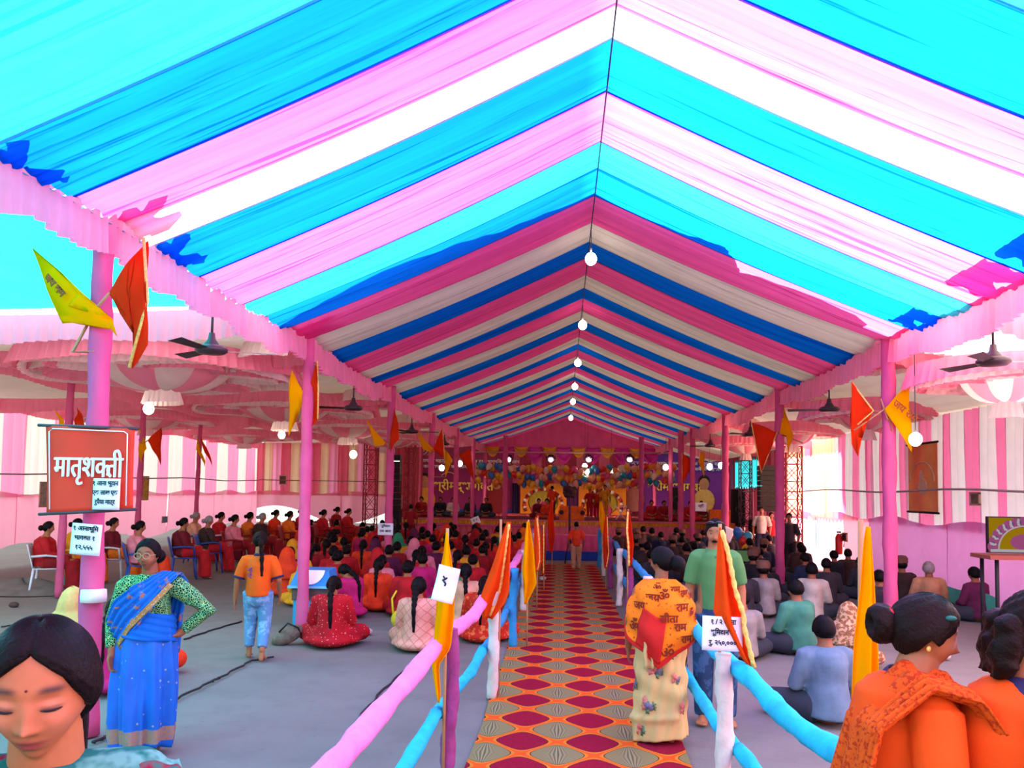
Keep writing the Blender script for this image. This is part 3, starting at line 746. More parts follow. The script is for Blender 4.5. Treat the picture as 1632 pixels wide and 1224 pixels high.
pole_flag([(1197, 673), (1218, 680), (1238, 689), (1226, 720), (1213, 754), (1205, 715)], 16.8, FR, 'orange red pennant with pale edge in front of the black speaker', [(1238, 689), (1246, 684)], None, (0, 5, 4, 3, 2), seed=13)
pole_flag([(1250, 648), (1258, 672), (1264, 696), (1258, 712), (1258, 734), (1252, 695), (1242, 691)], 16.8, FY, 'yellow pennant hanging before the sunlit truss tower', [(1240, 690), (1280, 706)], seed=14)
pole_flag([(1087, 722), (1098, 730), (1108, 738), (1098, 752), (1087, 773)], 28.0, FR, 'orange red pennant before the men side purple banner', [(1108, 738), (1112, 735)], None, (0, 4), seed=15)
pole_flag([(1117, 720), (1123, 722), (1122, 760), (1117, 745), (1113, 735)], 28.0, FY, 'narrow yellow pennant beside the crest on the banner', [(1112, 735), (1120, 740)], seed=16)
pole_flag([(89, 650), (97, 665), (103, 678), (94, 678)], G(93, 952).y - 0.08, FY, 'yellow pennant tip showing above the red sign', [(103, 678), (108, 690)], seed=17)
pole_flag([(126, 650), (131, 665), (134, 678), (116, 678)], G(93, 952).y - 0.08, FR, 'red pennant tip showing above the red sign', [(116, 678), (108, 690)], seed=18)
pole_flag([(221, 680), (229, 700), (234, 714), (229, 726), (225, 738), (221, 715)], G(215, 912).y - 0.08, FY, 'yellow pennant behind the edge of the red sign', [(220, 700), (232, 716)], seed=19)
pole_flag([(256, 681), (257, 712), (257, 742), (250, 725), (234, 702)], G(215, 912).y - 0.08, FR, 'orange red pennant against the bright white curtain', [(234, 702), (220, 712)], seed=20)
pole_flag([(314, 697), (320, 715), (327, 735), (325, 744), (320, 720), (313, 718)], G(309, 885).y - 0.08, FY, 'yellow pennant on the slender pole before the curtain', [(313, 700), (320, 720)], seed=21)
pole_flag([(320, 696), (330, 713), (339, 743), (326, 722)], G(309, 885).y - 0.1, FR, 'red pennant on the slender pole before the curtain', [(322, 700), (313, 708)], seed=22)
# draped pennants on upright sticks along the barriers
def draped_flag(px, top, bot, Y, prof, m, label, trim=None, lean=0.0, seed=0, letters=None, stickdx=0):
    """prof = [(f, left px, right px)] half-outline down the flag; hangs in real folds"""
    base = AT(px, bot, Y); t = thing('pennant_flag', label, 'flag', base, 0, 'saffron pennants on poles and barriers')
    s = Y / FPX
    mb = MB(); fs = [p[0] for p in prof]; ls = [p[1] for p in prof]; rs = [p[2] for p in prof]; H = (bot - top) * s
    def fn(u, v):
        l = np.interp(v, fs, ls); r = np.interp(v, fs, rs); wd = (r - l) * s
        return Vector(((lerp(l, r, u) - px) * s, 0.35 * min(wd, 0.3) * math.sin(u * PI * 2.6 + seed + v * 1.5) - 0.05, H * (1 - v)))
    mb.grid(fn, 14, 26); o = mb.build('pennant', m, t); md = o.modifiers.new('thickness', 'SOLIDIFY'); md.thickness = 0.004; md.offset = 0
    mb = MB(); mb.tube([Vector((stickdx * s, 0.05, H * 1.02)), Vector((stickdx * s * 0.6, 0.07, min(-0.1, 0.02 - base.z)))], 0.011, 8); mb.build('stick', WOODSTICK, t)
    if trim is not None:
        mb = MB(); mb.tube([fn(trim, v) + Vector((0, -0.012, 0)) for v in np.linspace(0.02, 0.98, 24)], [0.012 + 0.006 * (i % 2) for i in range(24)], 6); mb.build('gold_edge', GOLD, t)
    return t
draped_flag(706, 852, 1117, 5.3, [(0, 707, 709), (0.12, 704, 714), (0.3, 694, 722), (0.5, 692, 722), (0.68, 689, 718), (0.78, 688, 700), (0.95, 696, 704), (1, 700, 702)], FY, 'tall yellow pennant pierced through a sheet of white paper', seed=0.5)
draped_flag(795, 833, 985, 7.5, [(0, 806, 812), (0.2, 796, 812), (0.45, 784, 812), (0.7, 770, 812), (0.82, 764, 806), (1, 770, 786)], FO, 'orange pennant with gold sequin edge on the pink rail', trim=0.62, seed=1.5)
draped_flag(840, 833, 962, 9.9, [(0, 838, 842), (0.3, 834, 849), (0.6, 832, 853), (0.75, 834, 855), (1, 836, 839)], FY, 'yellow pennant with printed mark on the blue post', seed=2.2)
draped_flag(856, 825, 910, 13.0, [(0, 852, 856), (0.4, 850, 862), (0.8, 850, 864), (1, 852, 858)], FO, 'orange pennant beyond the yellow one on the women side barrier', seed=0.2, trim=0.7)
draped_flag(867, 835, 915, 15.6, [(0, 864, 867), (0.4, 862, 870), (1, 864, 868)], FR, 'narrow red pennant far along the women side barrier', seed=1.2, trim=0.5)
draped_flag(880, 800, 880, 19.0, [(0, 876, 880), (0.4, 872, 882), (0.7, 874, 884), (1, 876, 880)], FR, 'red pennant at the carpet end on the women side', seed=1.9)
draped_flag(1150, 847, 1062, 4.85, [(0, 1144, 1146), (0.2, 1141, 1158), (0.45, 1139, 1168), (0.62, 1138, 1180), (0.7, 1148, 1180), (0.85, 1168, 1188), (1, 1190, 1196)], FO, 'bright orange pennant with gold band behind the white notice', seed=0.9, trim=0.98)
draped_flag(1001, 815, 903, 11.8, [(0, 999, 1002), (0.35, 996, 1006), (0.6, 998, 1009), (1, 1001, 1006)], FR, 'red pennant with yellow edge on the purple post', seed=2.0, trim=0.2)
draped_flag(966, 824, 905, 16.0, [(0, 964, 967), (0.4, 960, 970), (0.7, 961, 972), (1, 963, 967)], FR, 'red pennant on the men side barrier before the purple post', seed=0.4, trim=0.8)
draped_flag(960, 800, 850, 19.0, [(0, 955, 958), (0.4, 954, 964), (1, 958, 964)], FY, 'yellow pennant at the carpet end on the men side', seed=0.1)
draped_flag(1375, 862, 1300, 3.3, [(0, 1378, 1384), (0.05, 1374, 1386), (0.2, 1370, 1390), (0.4, 1361, 1394), (0.55, 1358, 1394), (0.7, 1356, 1392), (0.9, 1352, 1384), (1, 1352, 1380)], FY, 'tall plain yellow pennant beside the woman in the orange shawl and polo', seed=0.3, stickdx=8)

# ------------------------------------------------------------------ sign on the first pole
SIGNR = mat('sign_red', '#dd3a22', 0.6, 0.08, 3); SIGNW = mat('sign_white', '#f2eeec', 0.6, 0.02)
YS = 5.97
c0, c1, c2, c3 = [AT(px, py, YS) for px, py in ((74, 819), (212, 812), (215, 683), (73, 678))]
t = thing('hanging_sign', 'red fabric sign with white Devanagari lettering tied to the pole', 'sign', c0)
mb = MB()
def sg(u, v):
    a = c0.lerp(c1, u); b = c3.lerp(c2, u); p = a.lerp(b, v) - c0
    return p + Vector((0.006 * math.sin(v * PI) * (1 if u < .5 else -1), -0.012 * math.sin(u * PI * 3) * (0.4 + v), 0))
mb.grid(sg, 24, 16); o = mb.build('fabric', SIGNR, t); md = o.modifiers.new('thickness', 'SOLIDIFY'); md.thickness = 0.004
for (a, b, nm) in ((c3, c2, 'top_rod'), (c0, c1, 'bottom_rod')):
    d = (b - a).normalized(); mb = MB(); mb.tube([a - c0 - d * 0.06, b - c0 + d * 0.03], 0.012, 8); mb.build(nm, mat('rod_dark', '#4a3a40', 0.6), t)
W_, H_ = (c1 - c0).length, (c3 - c0).length
def sp(u, v, dy=-0.03): p = sg(u, v); p.y = dy; return p
for pts in ([(0.06, 0.05), (0.06, 0.93), (0.10, 0.965), (0.90, 0.955), (0.94, 0.93), (0.94, 0.05)],):
    mb = MB(); mb.tube([sp(u, v, -0.026) for u, v in pts], 0.0045, 6); mb.build('border_line', SIGNW, t)
t1 = text_obj('मातृशक', 0.2, SIGNW, t, bold=0.0, align='LEFT', depth=0.003)
t3 = text_obj('ती', 0.2, SIGNW, t, bold=0.0, align='LEFT', depth=0.003)
w1 = max(v.co.x for v in t1.data.vertices); w3 = max(v.co.x for v in t3.data.vertices); lap = 0.045
pa, pb = sp(0.10, 0.42), sp(0.90, 0.42); kx = (pb.x - pa.x) / (w1 + w3 - lap)
t1.scale = t3.scale = (kx, 1.15, 1); t1.location = pa
for dx_ in (0.004, 0.008):
    for q_ in (t1, t3):
        c_ = link_copy(q_, t); c_.location = (pa if q_ is t1 else pa + Vector(((w1 - lap) * kx, -0.001, 0))) + Vector((dx_, 0.0005, dx_ * .3)); c_.scale = (kx, 1.15, 1)
if True: t3.location = pa + Vector(((w1 - lap) * kx, -0.001, 0))
def notice(px0, px1, py0, py1, Y, lines, label, tilt=0.0, size=None, parent=None, fold=0.0, name='paper_notice', tsx=1.0):
    """sheet of paper with handwriting/print; corners in pixels of the photograph at distance Y"""
    c = AT((px0 + px1) / 2, (py0 + py1) / 2, Y); s = Y / FPX; wd, hh = (px1 - px0) * s, (py1 - py0) * s
    o = MB(); o.grid(lambda u, v: ((u - .5) * wd, -0.004 - 0.01 * math.sin(u * PI) - fold * abs(v - 0.5), (v - .5) * hh), 8, 6)
    if parent is None:
        t = thing(name, label, 'notice', c, 0, 'white paper notices')
        t.rotation_euler = (0, tilt, 0)
    else:
        t = bpy.data.objects.new(name, None); COL.objects.link(t); t.parent = parent; t.location = c - parent.location; t.rotation_euler = (0, tilt, 0)
    ob = o.build('sheet', PAPER, t); md = ob.modifiers.new('thickness', 'SOLIDIFY'); md.thickness = 0.002
    n = len(lines)
    for i, ln in enumerate(lines):
        z = hh * (0.5 - (i + 0.72) / (n + 0.35))
        text_obj(ln, size or hh / (n + 0.6) * 0.72, INK, t, loc=(0, -0.024, z), bold=0.0015, depth=0.001, sx=tsx)
    return t
notice(147, 193, 762, 813, YS - 0.04, ['१ आना भूदान', 'एक लाख एक', 'रुपैया मात्र'], 'x', 0.0, parent=t, name='paper_sheet', tsx=0.85)
notice(112, 163, 834, 885, 6.02, ['१ आनाभूिम', 'भागबत १', '१२,५५५'], 'handwritten white paper stuck on the pole under the red sign', 0.06)
notice(602, 627, 834, 853, 17.2, ['भूिमदान', 'एक आना'], 'white paper notice on the pole among the seated women')
n2 = notice(751, 765, 824, 836, 28.3, ['॥ ॥'], 'small white placard on a stick by the stage, women side', -0.4)
mb = MB(); mb.tube([(0, .02, 0), (.0, .03, -n2.location.z)], .012, 6); o = mb.build('stick', WOODSTICK, n2); o.rotation_euler = (0, 0.4, 0)
notice(1108, 1126, 801, 815, 27.8, ['श्री'], 'small cream placard on the slim pole before the purple banner')
notice(1149, 1168, 840, 862, 22.32, [' '], 'white paper tied to the pole behind the green polo shirt', 0.4)
notice(694, 729, 902, 958, 5.15, ['१ '], 'folded white paper skewered on the tall yellow pennant', 0.22, fold=0.06)
t2 = notice(1120, 1182, 983, 1036, 4.80, ['१ / २ आना', 'भूिमदान अ', 'रु. २५०,०००'], 'white printed notice taped over the white barrier post', 0.02, tsx=0.9)
# ================================================================== PEOPLE
def V(*a): return Vector(a)
def chain(mb, pts, n=12):
    """tapered limb through [(point, radius), ...] as overlapping closed pieces"""
    for (p, r), (q, s) in zip(pts, pts[1:]):
        p = Vector(p); q = Vector(q); d = q - p; k = 4
        if d.length < 1e-5: continue
        mb.tube([p + d * i / k for i in range(k + 1)], [lerp(r, s, i / k) for i in range(k + 1)], n)
    for p, r in pts: mb.ell(p, (r, r, r), None, n, 8)
    return mb
def solidify_blob(mb, voxel, smooth=4, fac=0.5):
    me = bpy.data.meshes.new('tmp'); me.from_pydata([tuple(p) for p in mb.v], [], mb.f); me.update()
    o = bpy.data.objects.new('tmp', me); COL.objects.link(o)
    r = o.modifiers.new('r', 'REMESH'); r.mode = 'VOXEL'; r.voxel_size = voxel; r.use_smooth_shade = True
    if smooth:
        s = o.modifiers.new('s', 'SMOOTH'); s.iterations = smooth; s.factor = fac
    dg = bpy.context.evaluated_depsgraph_get(); me2 = bpy.data.meshes.new_from_object(o.evaluated_get(dg))
    bpy.data.objects.remove(o); bpy.data.meshes.remove(me)
    return me2
def blob(name, mb, voxel, m, parent, smooth=4, fac=0.5):
    me = solidify_blob(mb, voxel, smooth, fac); me.name = name; me.materials.clear(); me.materials.append(m)
    o = bpy.data.objects.new(name, me); COL.objects.link(o); o.parent = parent
    return o
# ---- head sculpted as one closed surface; unit = chin to crown, z up, y forward
def head_surface(d):
    x, y, z = d
    px, py, pz = 0.345 * x, (0.40 if y > 0 else 0.47) * y, 0.5 * z
    t = min(1, max(0, (-0.02 - pz) / 0.48)); tj = t * t * (3 - 2 * t)
    px *= 1 - 0.42 * tj
    if y < 0: py *= 1 - 0.45 * tj
    else: py *= 1 - 0.10 * tj
    if y > 0: py = py * (1 - 0.06 * math.exp(-(px / 0.2) ** 2))
    g = lambda cx, cz, sx, sz: math.exp(-((px - cx) / sx) ** 2 - ((pz - cz) / sz) ** 2)
    g2 = lambda cx, cz, sx, sz: g(cx, cz, sx, sz) + g(-cx, cz, sx, sz)
    f = 0.0
    if y > 0.15:
        rz = min(1, max(0, (0.06 - pz) / 0.22)) if pz > -0.2 else 0.0
        f += 0.085 * math.exp(-(px / 0.042) ** 2) * rz * (1 if pz > -0.16 else max(0, 1 - (-0.16 - pz) / 0.045))
        f += 0.045 * g(0, -0.155, 0.055, 0.04) + 0.03 * g2(0.06, -0.17, 0.03, 0.03)
        f += 0.030 * g(0, -0.275, 0.10, 0.022) + 0.034 * g(0, -0.33, 0.085, 0.024) - 0.03 * g(0, -0.302, 0.12, 0.010)
        f += 0.03 * g(0, -0.44, 0.09, 0.06) - 0.015 * g(0, -0.385, 0.1, 0.025)
        f += -0.055 * g2(0.145, 0.015, 0.075, 0.055) + 0.036 * g2(0.145, 0.005, 0.06, 0.04)
        f += 0.016 * g2(0.14, 0.105, 0.12, 0.035) + 0.022 * g2(0.2, -0.12, 0.09, 0.09)
    return Vector((px, py + f, pz))
def head_mesh(mb, M, res=1.0):
    nu, nv = int(84 * res), int(64 * res)
    vs = []; fs = []
    for i in range(nv + 1):
        th = PI * (0.004 + 0.992 * i / nv)
        for j in range(nu):
            ph = 2 * PI * j / nu
            vs.append(M @ head_surface((math.sin(th) * math.cos(ph), math.sin(th) * math.sin(ph), math.cos(th))))
    for i in range(nv):
        for j in range(nu):
            j2 = (j + 1) % nu; fs.append((i * nu + j, (i + 1) * nu + j, (i + 1) * nu + j2, i * nu + j2))
    fs.append(tuple(range(nu))); fs.append(tuple(nv * nu + j for j in range(nu - 1, -1, -1)))
    mb.add(vs, fs)
    for s in (-1, 1):   # ears
        R = M.to_3x3()
        mb.ell(M @ Vector((0.335 * s, -0.03, -0.03)), (0.035 * M.median_scale, 0.06 * M.median_scale, 0.10 * M.median_scale), M.to_quaternion().to_matrix() @ Matrix.Rotation(0.35 * s, 3, 'Z'), 10, 8)
    return mb
def head_matrix(c, size, yaw=0.0, pitch=0.0, roll=0.0):
    """yaw 0 = facing +Y; pitch>0 looks down"""
    return Matrix.Translation(c) @ Matrix.Rotation(yaw, 4, 'Z') @ Matrix.Rotation(-pitch, 4, 'X') @ Matrix.Rotation(roll, 4, 'Y') @ Matrix.Scale(size, 4)
def skin_mat(name, base, lips, brow='#2a1a14'):
    if name in MATS: return MATS[name]
    m, nt = newmat(name); co = coord(nt)
    at = nt.nodes.new('ShaderNodeAttribute'); at.attribute_name = 'face_marks'
    s = nt.nodes.new('ShaderNodeSeparateColor'); nt.links.new(at.outputs['Color'], s.inputs[0])
    f = noise(nt, co, 18.0, 3)[0]; c = rgb(base)
    cc = ramp(nt, f, [(0.3, tuple(x * 0.93 for x in c[:3])), (0.7, tuple(min(1, x * 1.05) for x in c[:3]))])
    cc = mixc(nt, s.outputs[0], cc, rgb(lips)); cc = mixc(nt, s.outputs[1], cc, rgb(brow)); cc = mixc(nt, s.outputs[2], cc, rgb('#d98a6a'))
    b = principled(nt, cc, 0.55, None, 0, 0.35)
    b.inputs['Subsurface Weight'].default_value = 0.08; b.inputs['Subsurface Radius'].default_value = (0.01, 0.004, 0.002)
    return m
SKIN_A = skin_mat('skin_tan', '#a5663f', '#a3524a'); SKIN_B = skin_mat('skin_brown', '#8f5638', '#7a3f36'); SKIN_C = skin_mat('skin_light', '#a9683e', '#8a3c36')
def paint_face(me, M, closed=False):
    inv = M.inverted(); at = me.attributes.new('face_marks', 'FLOAT_COLOR', 'POINT'); n = len(me.vertices)
    co = np.empty(n * 3); me.vertices.foreach_get('co', co); co = co.reshape(-1, 3)
    A = np.array(inv); p = co @ A[:3, :3].T + A[:3, 3]
    x, y, z = p[:, 0], p[:, 1], p[:, 2]; fr = (y > 0.15) & (np.abs(z) < 0.6)
    lip = np.exp(-(x / 0.10) ** 4 - ((z + 0.303) / (0.048 * (1 - 0.35 * np.clip(np.abs(x) / 0.12, 0, 1)))) ** 4) * fr
    bz = 0.125 - 0.35 * (np.abs(x) - 0.15) ** 2 * 8 * 0.3
    brow = np.exp(-((np.abs(x) - 0.15) / 0.085) ** 4 - ((z - bz) / 0.027) ** 2) * fr
    ez = -0.012 if closed else 0.03
    lash = np.exp(-((np.abs(x) - 0.148) / 0.07) ** 4 - ((z - ez - (0.9 * (np.abs(x) - 0.148) ** 2 if closed else -0.9 * (np.abs(x) - 0.148) ** 2)) / (0.017 if closed else 0.010)) ** 2) * fr
    blush = 0.5 * np.exp(-((np.abs(x) - 0.19) / 0.09) ** 2 - ((z + 0.12) / 0.1) ** 2) * fr
    if not closed:
        iris = np.exp(-((np.abs(x) - 0.145) / 0.03) ** 4 - ((z - 0.012) / 0.022) ** 4) * fr; lash = np.maximum(lash, iris)
    else:
        blush = np.maximum(blush, 0.7 * np.exp(-((np.abs(x) - 0.148) / 0.07) ** 2 - ((z - 0.035) / 0.03) ** 2) * fr)
    c = np.stack([lip, np.clip(np.maximum(brow * 0.95, lash), 0, 1), blush, np.ones(n)], 1).astype(np.float32)
    at.data.foreach_set('color', c.ravel())
def hand(mb, wrist, d, nrm, side, s=1.0, curl=0.5, spread=0.1):
    """wrist point, finger direction d, palm normal nrm (palm faces along it), side=+1 thumb along d x nrm"""
    w_ = Vector(wrist); d = Vector(d).normalized(); nrm = Vector(nrm).normalized(); nrm = (nrm - d * nrm.dot(d)).normalized(); sd = d.cross(nrm) * side
    chain(mb, [(w_ - d * 0.02 * s, 0.024 * s), (w_ + d * 0.02 * s, 0.026 * s)], 10)
    for k in (-0.026, -0.009, 0.009, 0.026):
        chain(mb, [(w_ + d * 0.02 * s + sd * k * 0.7 * s, 0.014 * s), (w_ + d * 0.085 * s + sd * k * s, 0.013 * s)], 8)
    for k, L in ((-0.031, 0.055), (-0.0105, 0.07), (0.0105, 0.075), (0.031, 0.068)):
        p = w_ + d * 0.088 * s + sd * k * s; dd = (d + sd * k * spread * 8).normalized(); a = 0.25 * curl; pts = [(p, 0.0098 * s)]
        for seg in (0.42, 0.32, 0.26):
            dv = (dd * math.cos(a) + nrm * math.sin(a)).normalized(); p = p + dv * L * seg * s; pts.append((p, 0.0088 * s - 0.0012 * s * len(pts) * 0.5)); a += 0.75 * curl
        chain(mb, pts, 8)
    p = w_ + d * 0.025 * s + sd * 0.026 * s; dv = (d * 0.6 + sd * 0.7 + nrm * 0.25).normalized(); q = p + dv * 0.035 * s; dv2 = (d * 0.9 + sd * 0.2 + nrm * 0.4 * curl).normalized(); r_ = q + dv2 * 0.032 * s
    chain(mb, [(p, 0.014 * s), (q, 0.0115 * s), (r_, 0.0085 * s)], 8)
def foot(mb, ankle, fwd, s=1.0):
    a = Vector(ankle); f = Vector(fwd).normalized(); sd = Vector((f.y, -f.x, 0)); z0 = 0.022 * s
    chain(mb, [(a, 0.036 * s), (Vector((a.x, a.y, 0)) - f * 0.03 * s + V(0, 0, 0.03 * s), 0.03 * s)], 10)
    chain(mb, [(Vector((a.x, a.y, 0.05 * s)) , 0.034 * s), (Vector((a.x, a.y, 0)) + f * 0.10 * s + V(0, 0, 0.026 * s), 0.026 * s)], 10)
    for k in range(5):
        q = (k - 2) * 0.0165 * s; b_ = Vector((a.x, a.y, 0)) + f * 0.09 * s + sd * q + V(0, 0, 0.02 * s)
        chain(mb, [(b_, 0.0155 * s), (b_ + f * (0.065 - 0.006 * abs(k - 1)) * s + V(0, 0, -0.007 * s), 0.010 * s)], 8)
HAIR = mat('hair_black', '#0e090a', 0.5, 0.3, 30, 0.35, 120, spec=0.1); HAIR_BR = mat('hair_brown', '#1a0e0a', 0.5, 0.3, 30, 0.35, 120, spec=0.1); HAIR_GREY = mat('hair_grey', '#8b8480', 0.5, 0.3, 30, 0.5, 120)
def hair_cap(M, hairline=0.24, low=-0.30, thick=0.035, part=True, full=1.0, wave=0.0, peak=0.0):
    """closed shell of hair that follows the skull; hairline = height over the face"""
    mb = MB(); nu, nv = 72, 40
    def pt(u, v, off):
        ph = 2 * PI * u; fr = math.sin(ph)        # +1 at face
        side = abs(math.cos(ph)); fa = math.acos(max(-1, min(1, fr)))
        zend = float(np.interp(fa, [0, .35, .7, .95, 1.15, 1.32, 1.55, 1.8, 2.3, PI], [hairline + peak, hairline - .01, hairline - .07 - peak * .5, hairline - .17 - peak, .02 - peak * .7, -.10, -.02, -.2, low, low]))
        th_end = math.acos(max(-0.98, min(0.98, zend / 0.5)))
        th = 0.02 + (th_end - 0.02) * v
        d = Vector((math.sin(th) * math.cos(ph), math.sin(th) * math.sin(ph), math.cos(th))); p = head_surface(d)
        n = Vector((p.x / 0.12, p.y / 0.17, p.z / 0.25)).normalized()
        o = off
        if off > 0:
            o = off * (0.35 + 0.65 * min(1, (1 - v) * 6 + (0.25 if fr > 0.2 else 1))) + 0.006 * math.sin(ph * 36 + 5 * th) + wave * math.sin(ph * 11 + th * 14)
            if part and fr > -0.4: o -= 0.022 * math.exp(-(p.x / 0.018) ** 2)
            o += 0.03 * side * max(0, math.sin(th)) * full
        return M @ (p + n * o)
    mb.grid(lambda u, v: pt(u, v, thick), nu, nv, closeu=True)
    k = len(mb.v); mb.grid(lambda u, v: pt(u, v, -0.02), nu, nv, closeu=True)
    mb.f = [f for f in mb.f[:nu * nv]] + [tuple(reversed(f)) for f in mb.f[nu * nv:]]
    fs = []
    for j in range(nu):
        j2 = (j + 1) % nu
        fs.append((nv * nu + j, nv * nu + j2, k + nv * nu + j2, k + nv * nu + j)); fs.append((j2, j, k + j, k + j2))
    mb.f += fs; mb.m = [0] * len(mb.f)
    return mb
def braid(path, r0, r1, seg=9):
    mb = MB(); pts = [Vector(p) for p in path]; n = (len(pts) - 1) * seg; P = []; R = []
    for i in range(n + 1):
        f = i / n * (len(pts) - 1); k = min(int(f), len(pts) - 2); P.append(pts[k].lerp(pts[k + 1], f - k)); t = i / n
        R.append(lerp(r0, r1, t) * (1 + 0.16 * math.sin(i * 1.4)))
    mb.tube(P, R, 10); return mb
def loft(fn, nu, nv, closed_top=True, closed_bot=False):
    mb = MB(); mb.grid(fn, nu, nv, closeu=True)
    if closed_top: mb.f.append(tuple(nv * nu + j for j in range(nu))); mb.m.append(0)
    if closed_bot: mb.f.append(tuple(range(nu - 1, -1, -1))); mb.m.append(0)
    return mb
def strip(path, width_dir, widths, folds=4, amp=0.012, nu=14, nv=40, seed=0, nrm=None):
    """cloth band along a path; width_dir and nrm given per path point"""
    pts = [Vector(p) for p in path]; k = len(pts) - 1; mb = MB()
    W = [Vector(w_) for w_ in width_dir]
    def fn(u, v):
        f = v * k; i = min(int(f), k - 1); t = f - i; tt = t * t * (3 - 2 * t)
        p = pts[i].lerp(pts[i + 1], t); wv = W[i].lerp(W[i + 1], tt).normalized(); wd = lerp(widths[i], widths[i + 1], tt)
        tan = (pts[i + 1] - pts[i]).normalized(); n = nrm[i].lerp(nrm[i + 1], tt).normalized() if nrm else wv.cross(tan).normalized()
        return p + wv * (u - 0.5) * wd + n * amp * math.sin(u * PI * 2 * folds + seed + v * 2)
    mb.grid(fn, nu, nv); return mb
def thick(o, t, offset=0):
    md = o.modifiers.new('thickness', 'SOLIDIFY'); md.thickness = t; md.offset = offset; return o
# printed fabrics --------------------------------------------------------
def fabric(name, base, second=None, scale=30.0, kind='dots', thr=0.55, rough=0.8, third=None):
    if name in MATS: return MATS[name]
    m, nt = newmat(name); co = coord(nt); f = noise(nt, co, 5.0)[0]; c = rgb(base)
    cc = ramp(nt, f, [(0.3, tuple(x * 0.88 for x in c[:3])), (0.7, tuple(min(1, x * 1.08) for x in c[:3]))])
    if second:
        vt = nt.nodes.new('ShaderNodeTexVoronoi'); vt.inputs['Scale'].default_value = scale; nt.links.new(co, vt.inputs['Vector'])
        if kind == 'dots': mask = mathn(nt, 'LESS_THAN', vt.outputs['Distance'], thr)
        elif kind == 'mottle': mask = ramp(nt, noise(nt, co, scale, 3)[0], [(thr - 0.03, (0, 0, 0)), (thr + 0.03, (1, 1, 1))])
        elif kind == 'sprays':
            mask = mathn(nt, 'MULTIPLY', mathn(nt, 'LESS_THAN', vt.outputs['Distance'], thr), mathn(nt, 'GREATER_THAN', noise(nt, co, scale * 5, 2)[0], 0.48))
        elif kind == 'scroll':
            vt.feature = 'DISTANCE_TO_EDGE'; mask = mathn(nt, 'LESS_THAN', vt.outputs['Distance'], thr)
        elif kind == 'grid':
            x, y, z = sepxyz(nt, co)[:3]; a = mathn(nt, 'ADD', x, z); b_ = mathn(nt, 'SUBTRACT', x, z)
            mask = mathn(nt, 'GREATER_THAN', mathn(nt, 'MAXIMUM', mathn(nt, 'SINE', mathn(nt, 'MULTIPLY', a, scale)), mathn(nt, 'SINE', mathn(nt, 'MULTIPLY', b_, scale))), thr)
        sc = rgb(second)
        if third:
            sc = mixc(nt, mathn(nt, 'GREATER_THAN', noise(nt, co, scale * 1.7, 1)[0], 0.5), rgb(second), rgb(third))
        cc = mixc(nt, mask, cc, sc)
    principled(nt, cc, rough, bump(nt, noise(nt, co, 90.0, 2)[0], 0.15, 0.005), 0, 0.2)
    return m
def border_fabric(name, base, border, z0, z1, second=None, scale=25, thr=0.2):
    """fabric with a woven border between two heights of the garment"""
    if name in MATS: return MATS[name]
    m, nt = newmat(name); co = coord(nt); z = sepxyz(nt, co)[2]; f = noise(nt, co, 5.0)[0]; c = rgb(base)
    cc = ramp(nt, f, [(0.3, tuple(x * 0.85 for x in c[:3])), (0.7, tuple(min(1, x * 1.1) for x in c[:3]))])
    if second:
        vt = nt.nodes.new('ShaderNodeTexVoronoi'); vt.inputs['Scale'].default_value = scale; nt.links.new(co, vt.inputs['Vector'])
        cc = mixc(nt, mathn(nt, 'LESS_THAN', vt.outputs['Distance'], thr), cc, rgb(second))
    mk = mathn(nt, 'MULTIPLY', mathn(nt, 'GREATER_THAN', z, z0), mathn(nt, 'LESS_THAN', z, z1))
    cc = mixc(nt, mathn(nt, 'MULTIPLY', mk, ramp(nt, noise(nt, co, 60, 2)[0], [(0.3, (.55, .55, .55)), (0.6, (1, 1, 1))])), cc, rgb(border))
    principled(nt, cc, 0.6, bump(nt, noise(nt, co, 90.0, 2)[0], 0.15, 0.005), 0, 0.35)
    return m
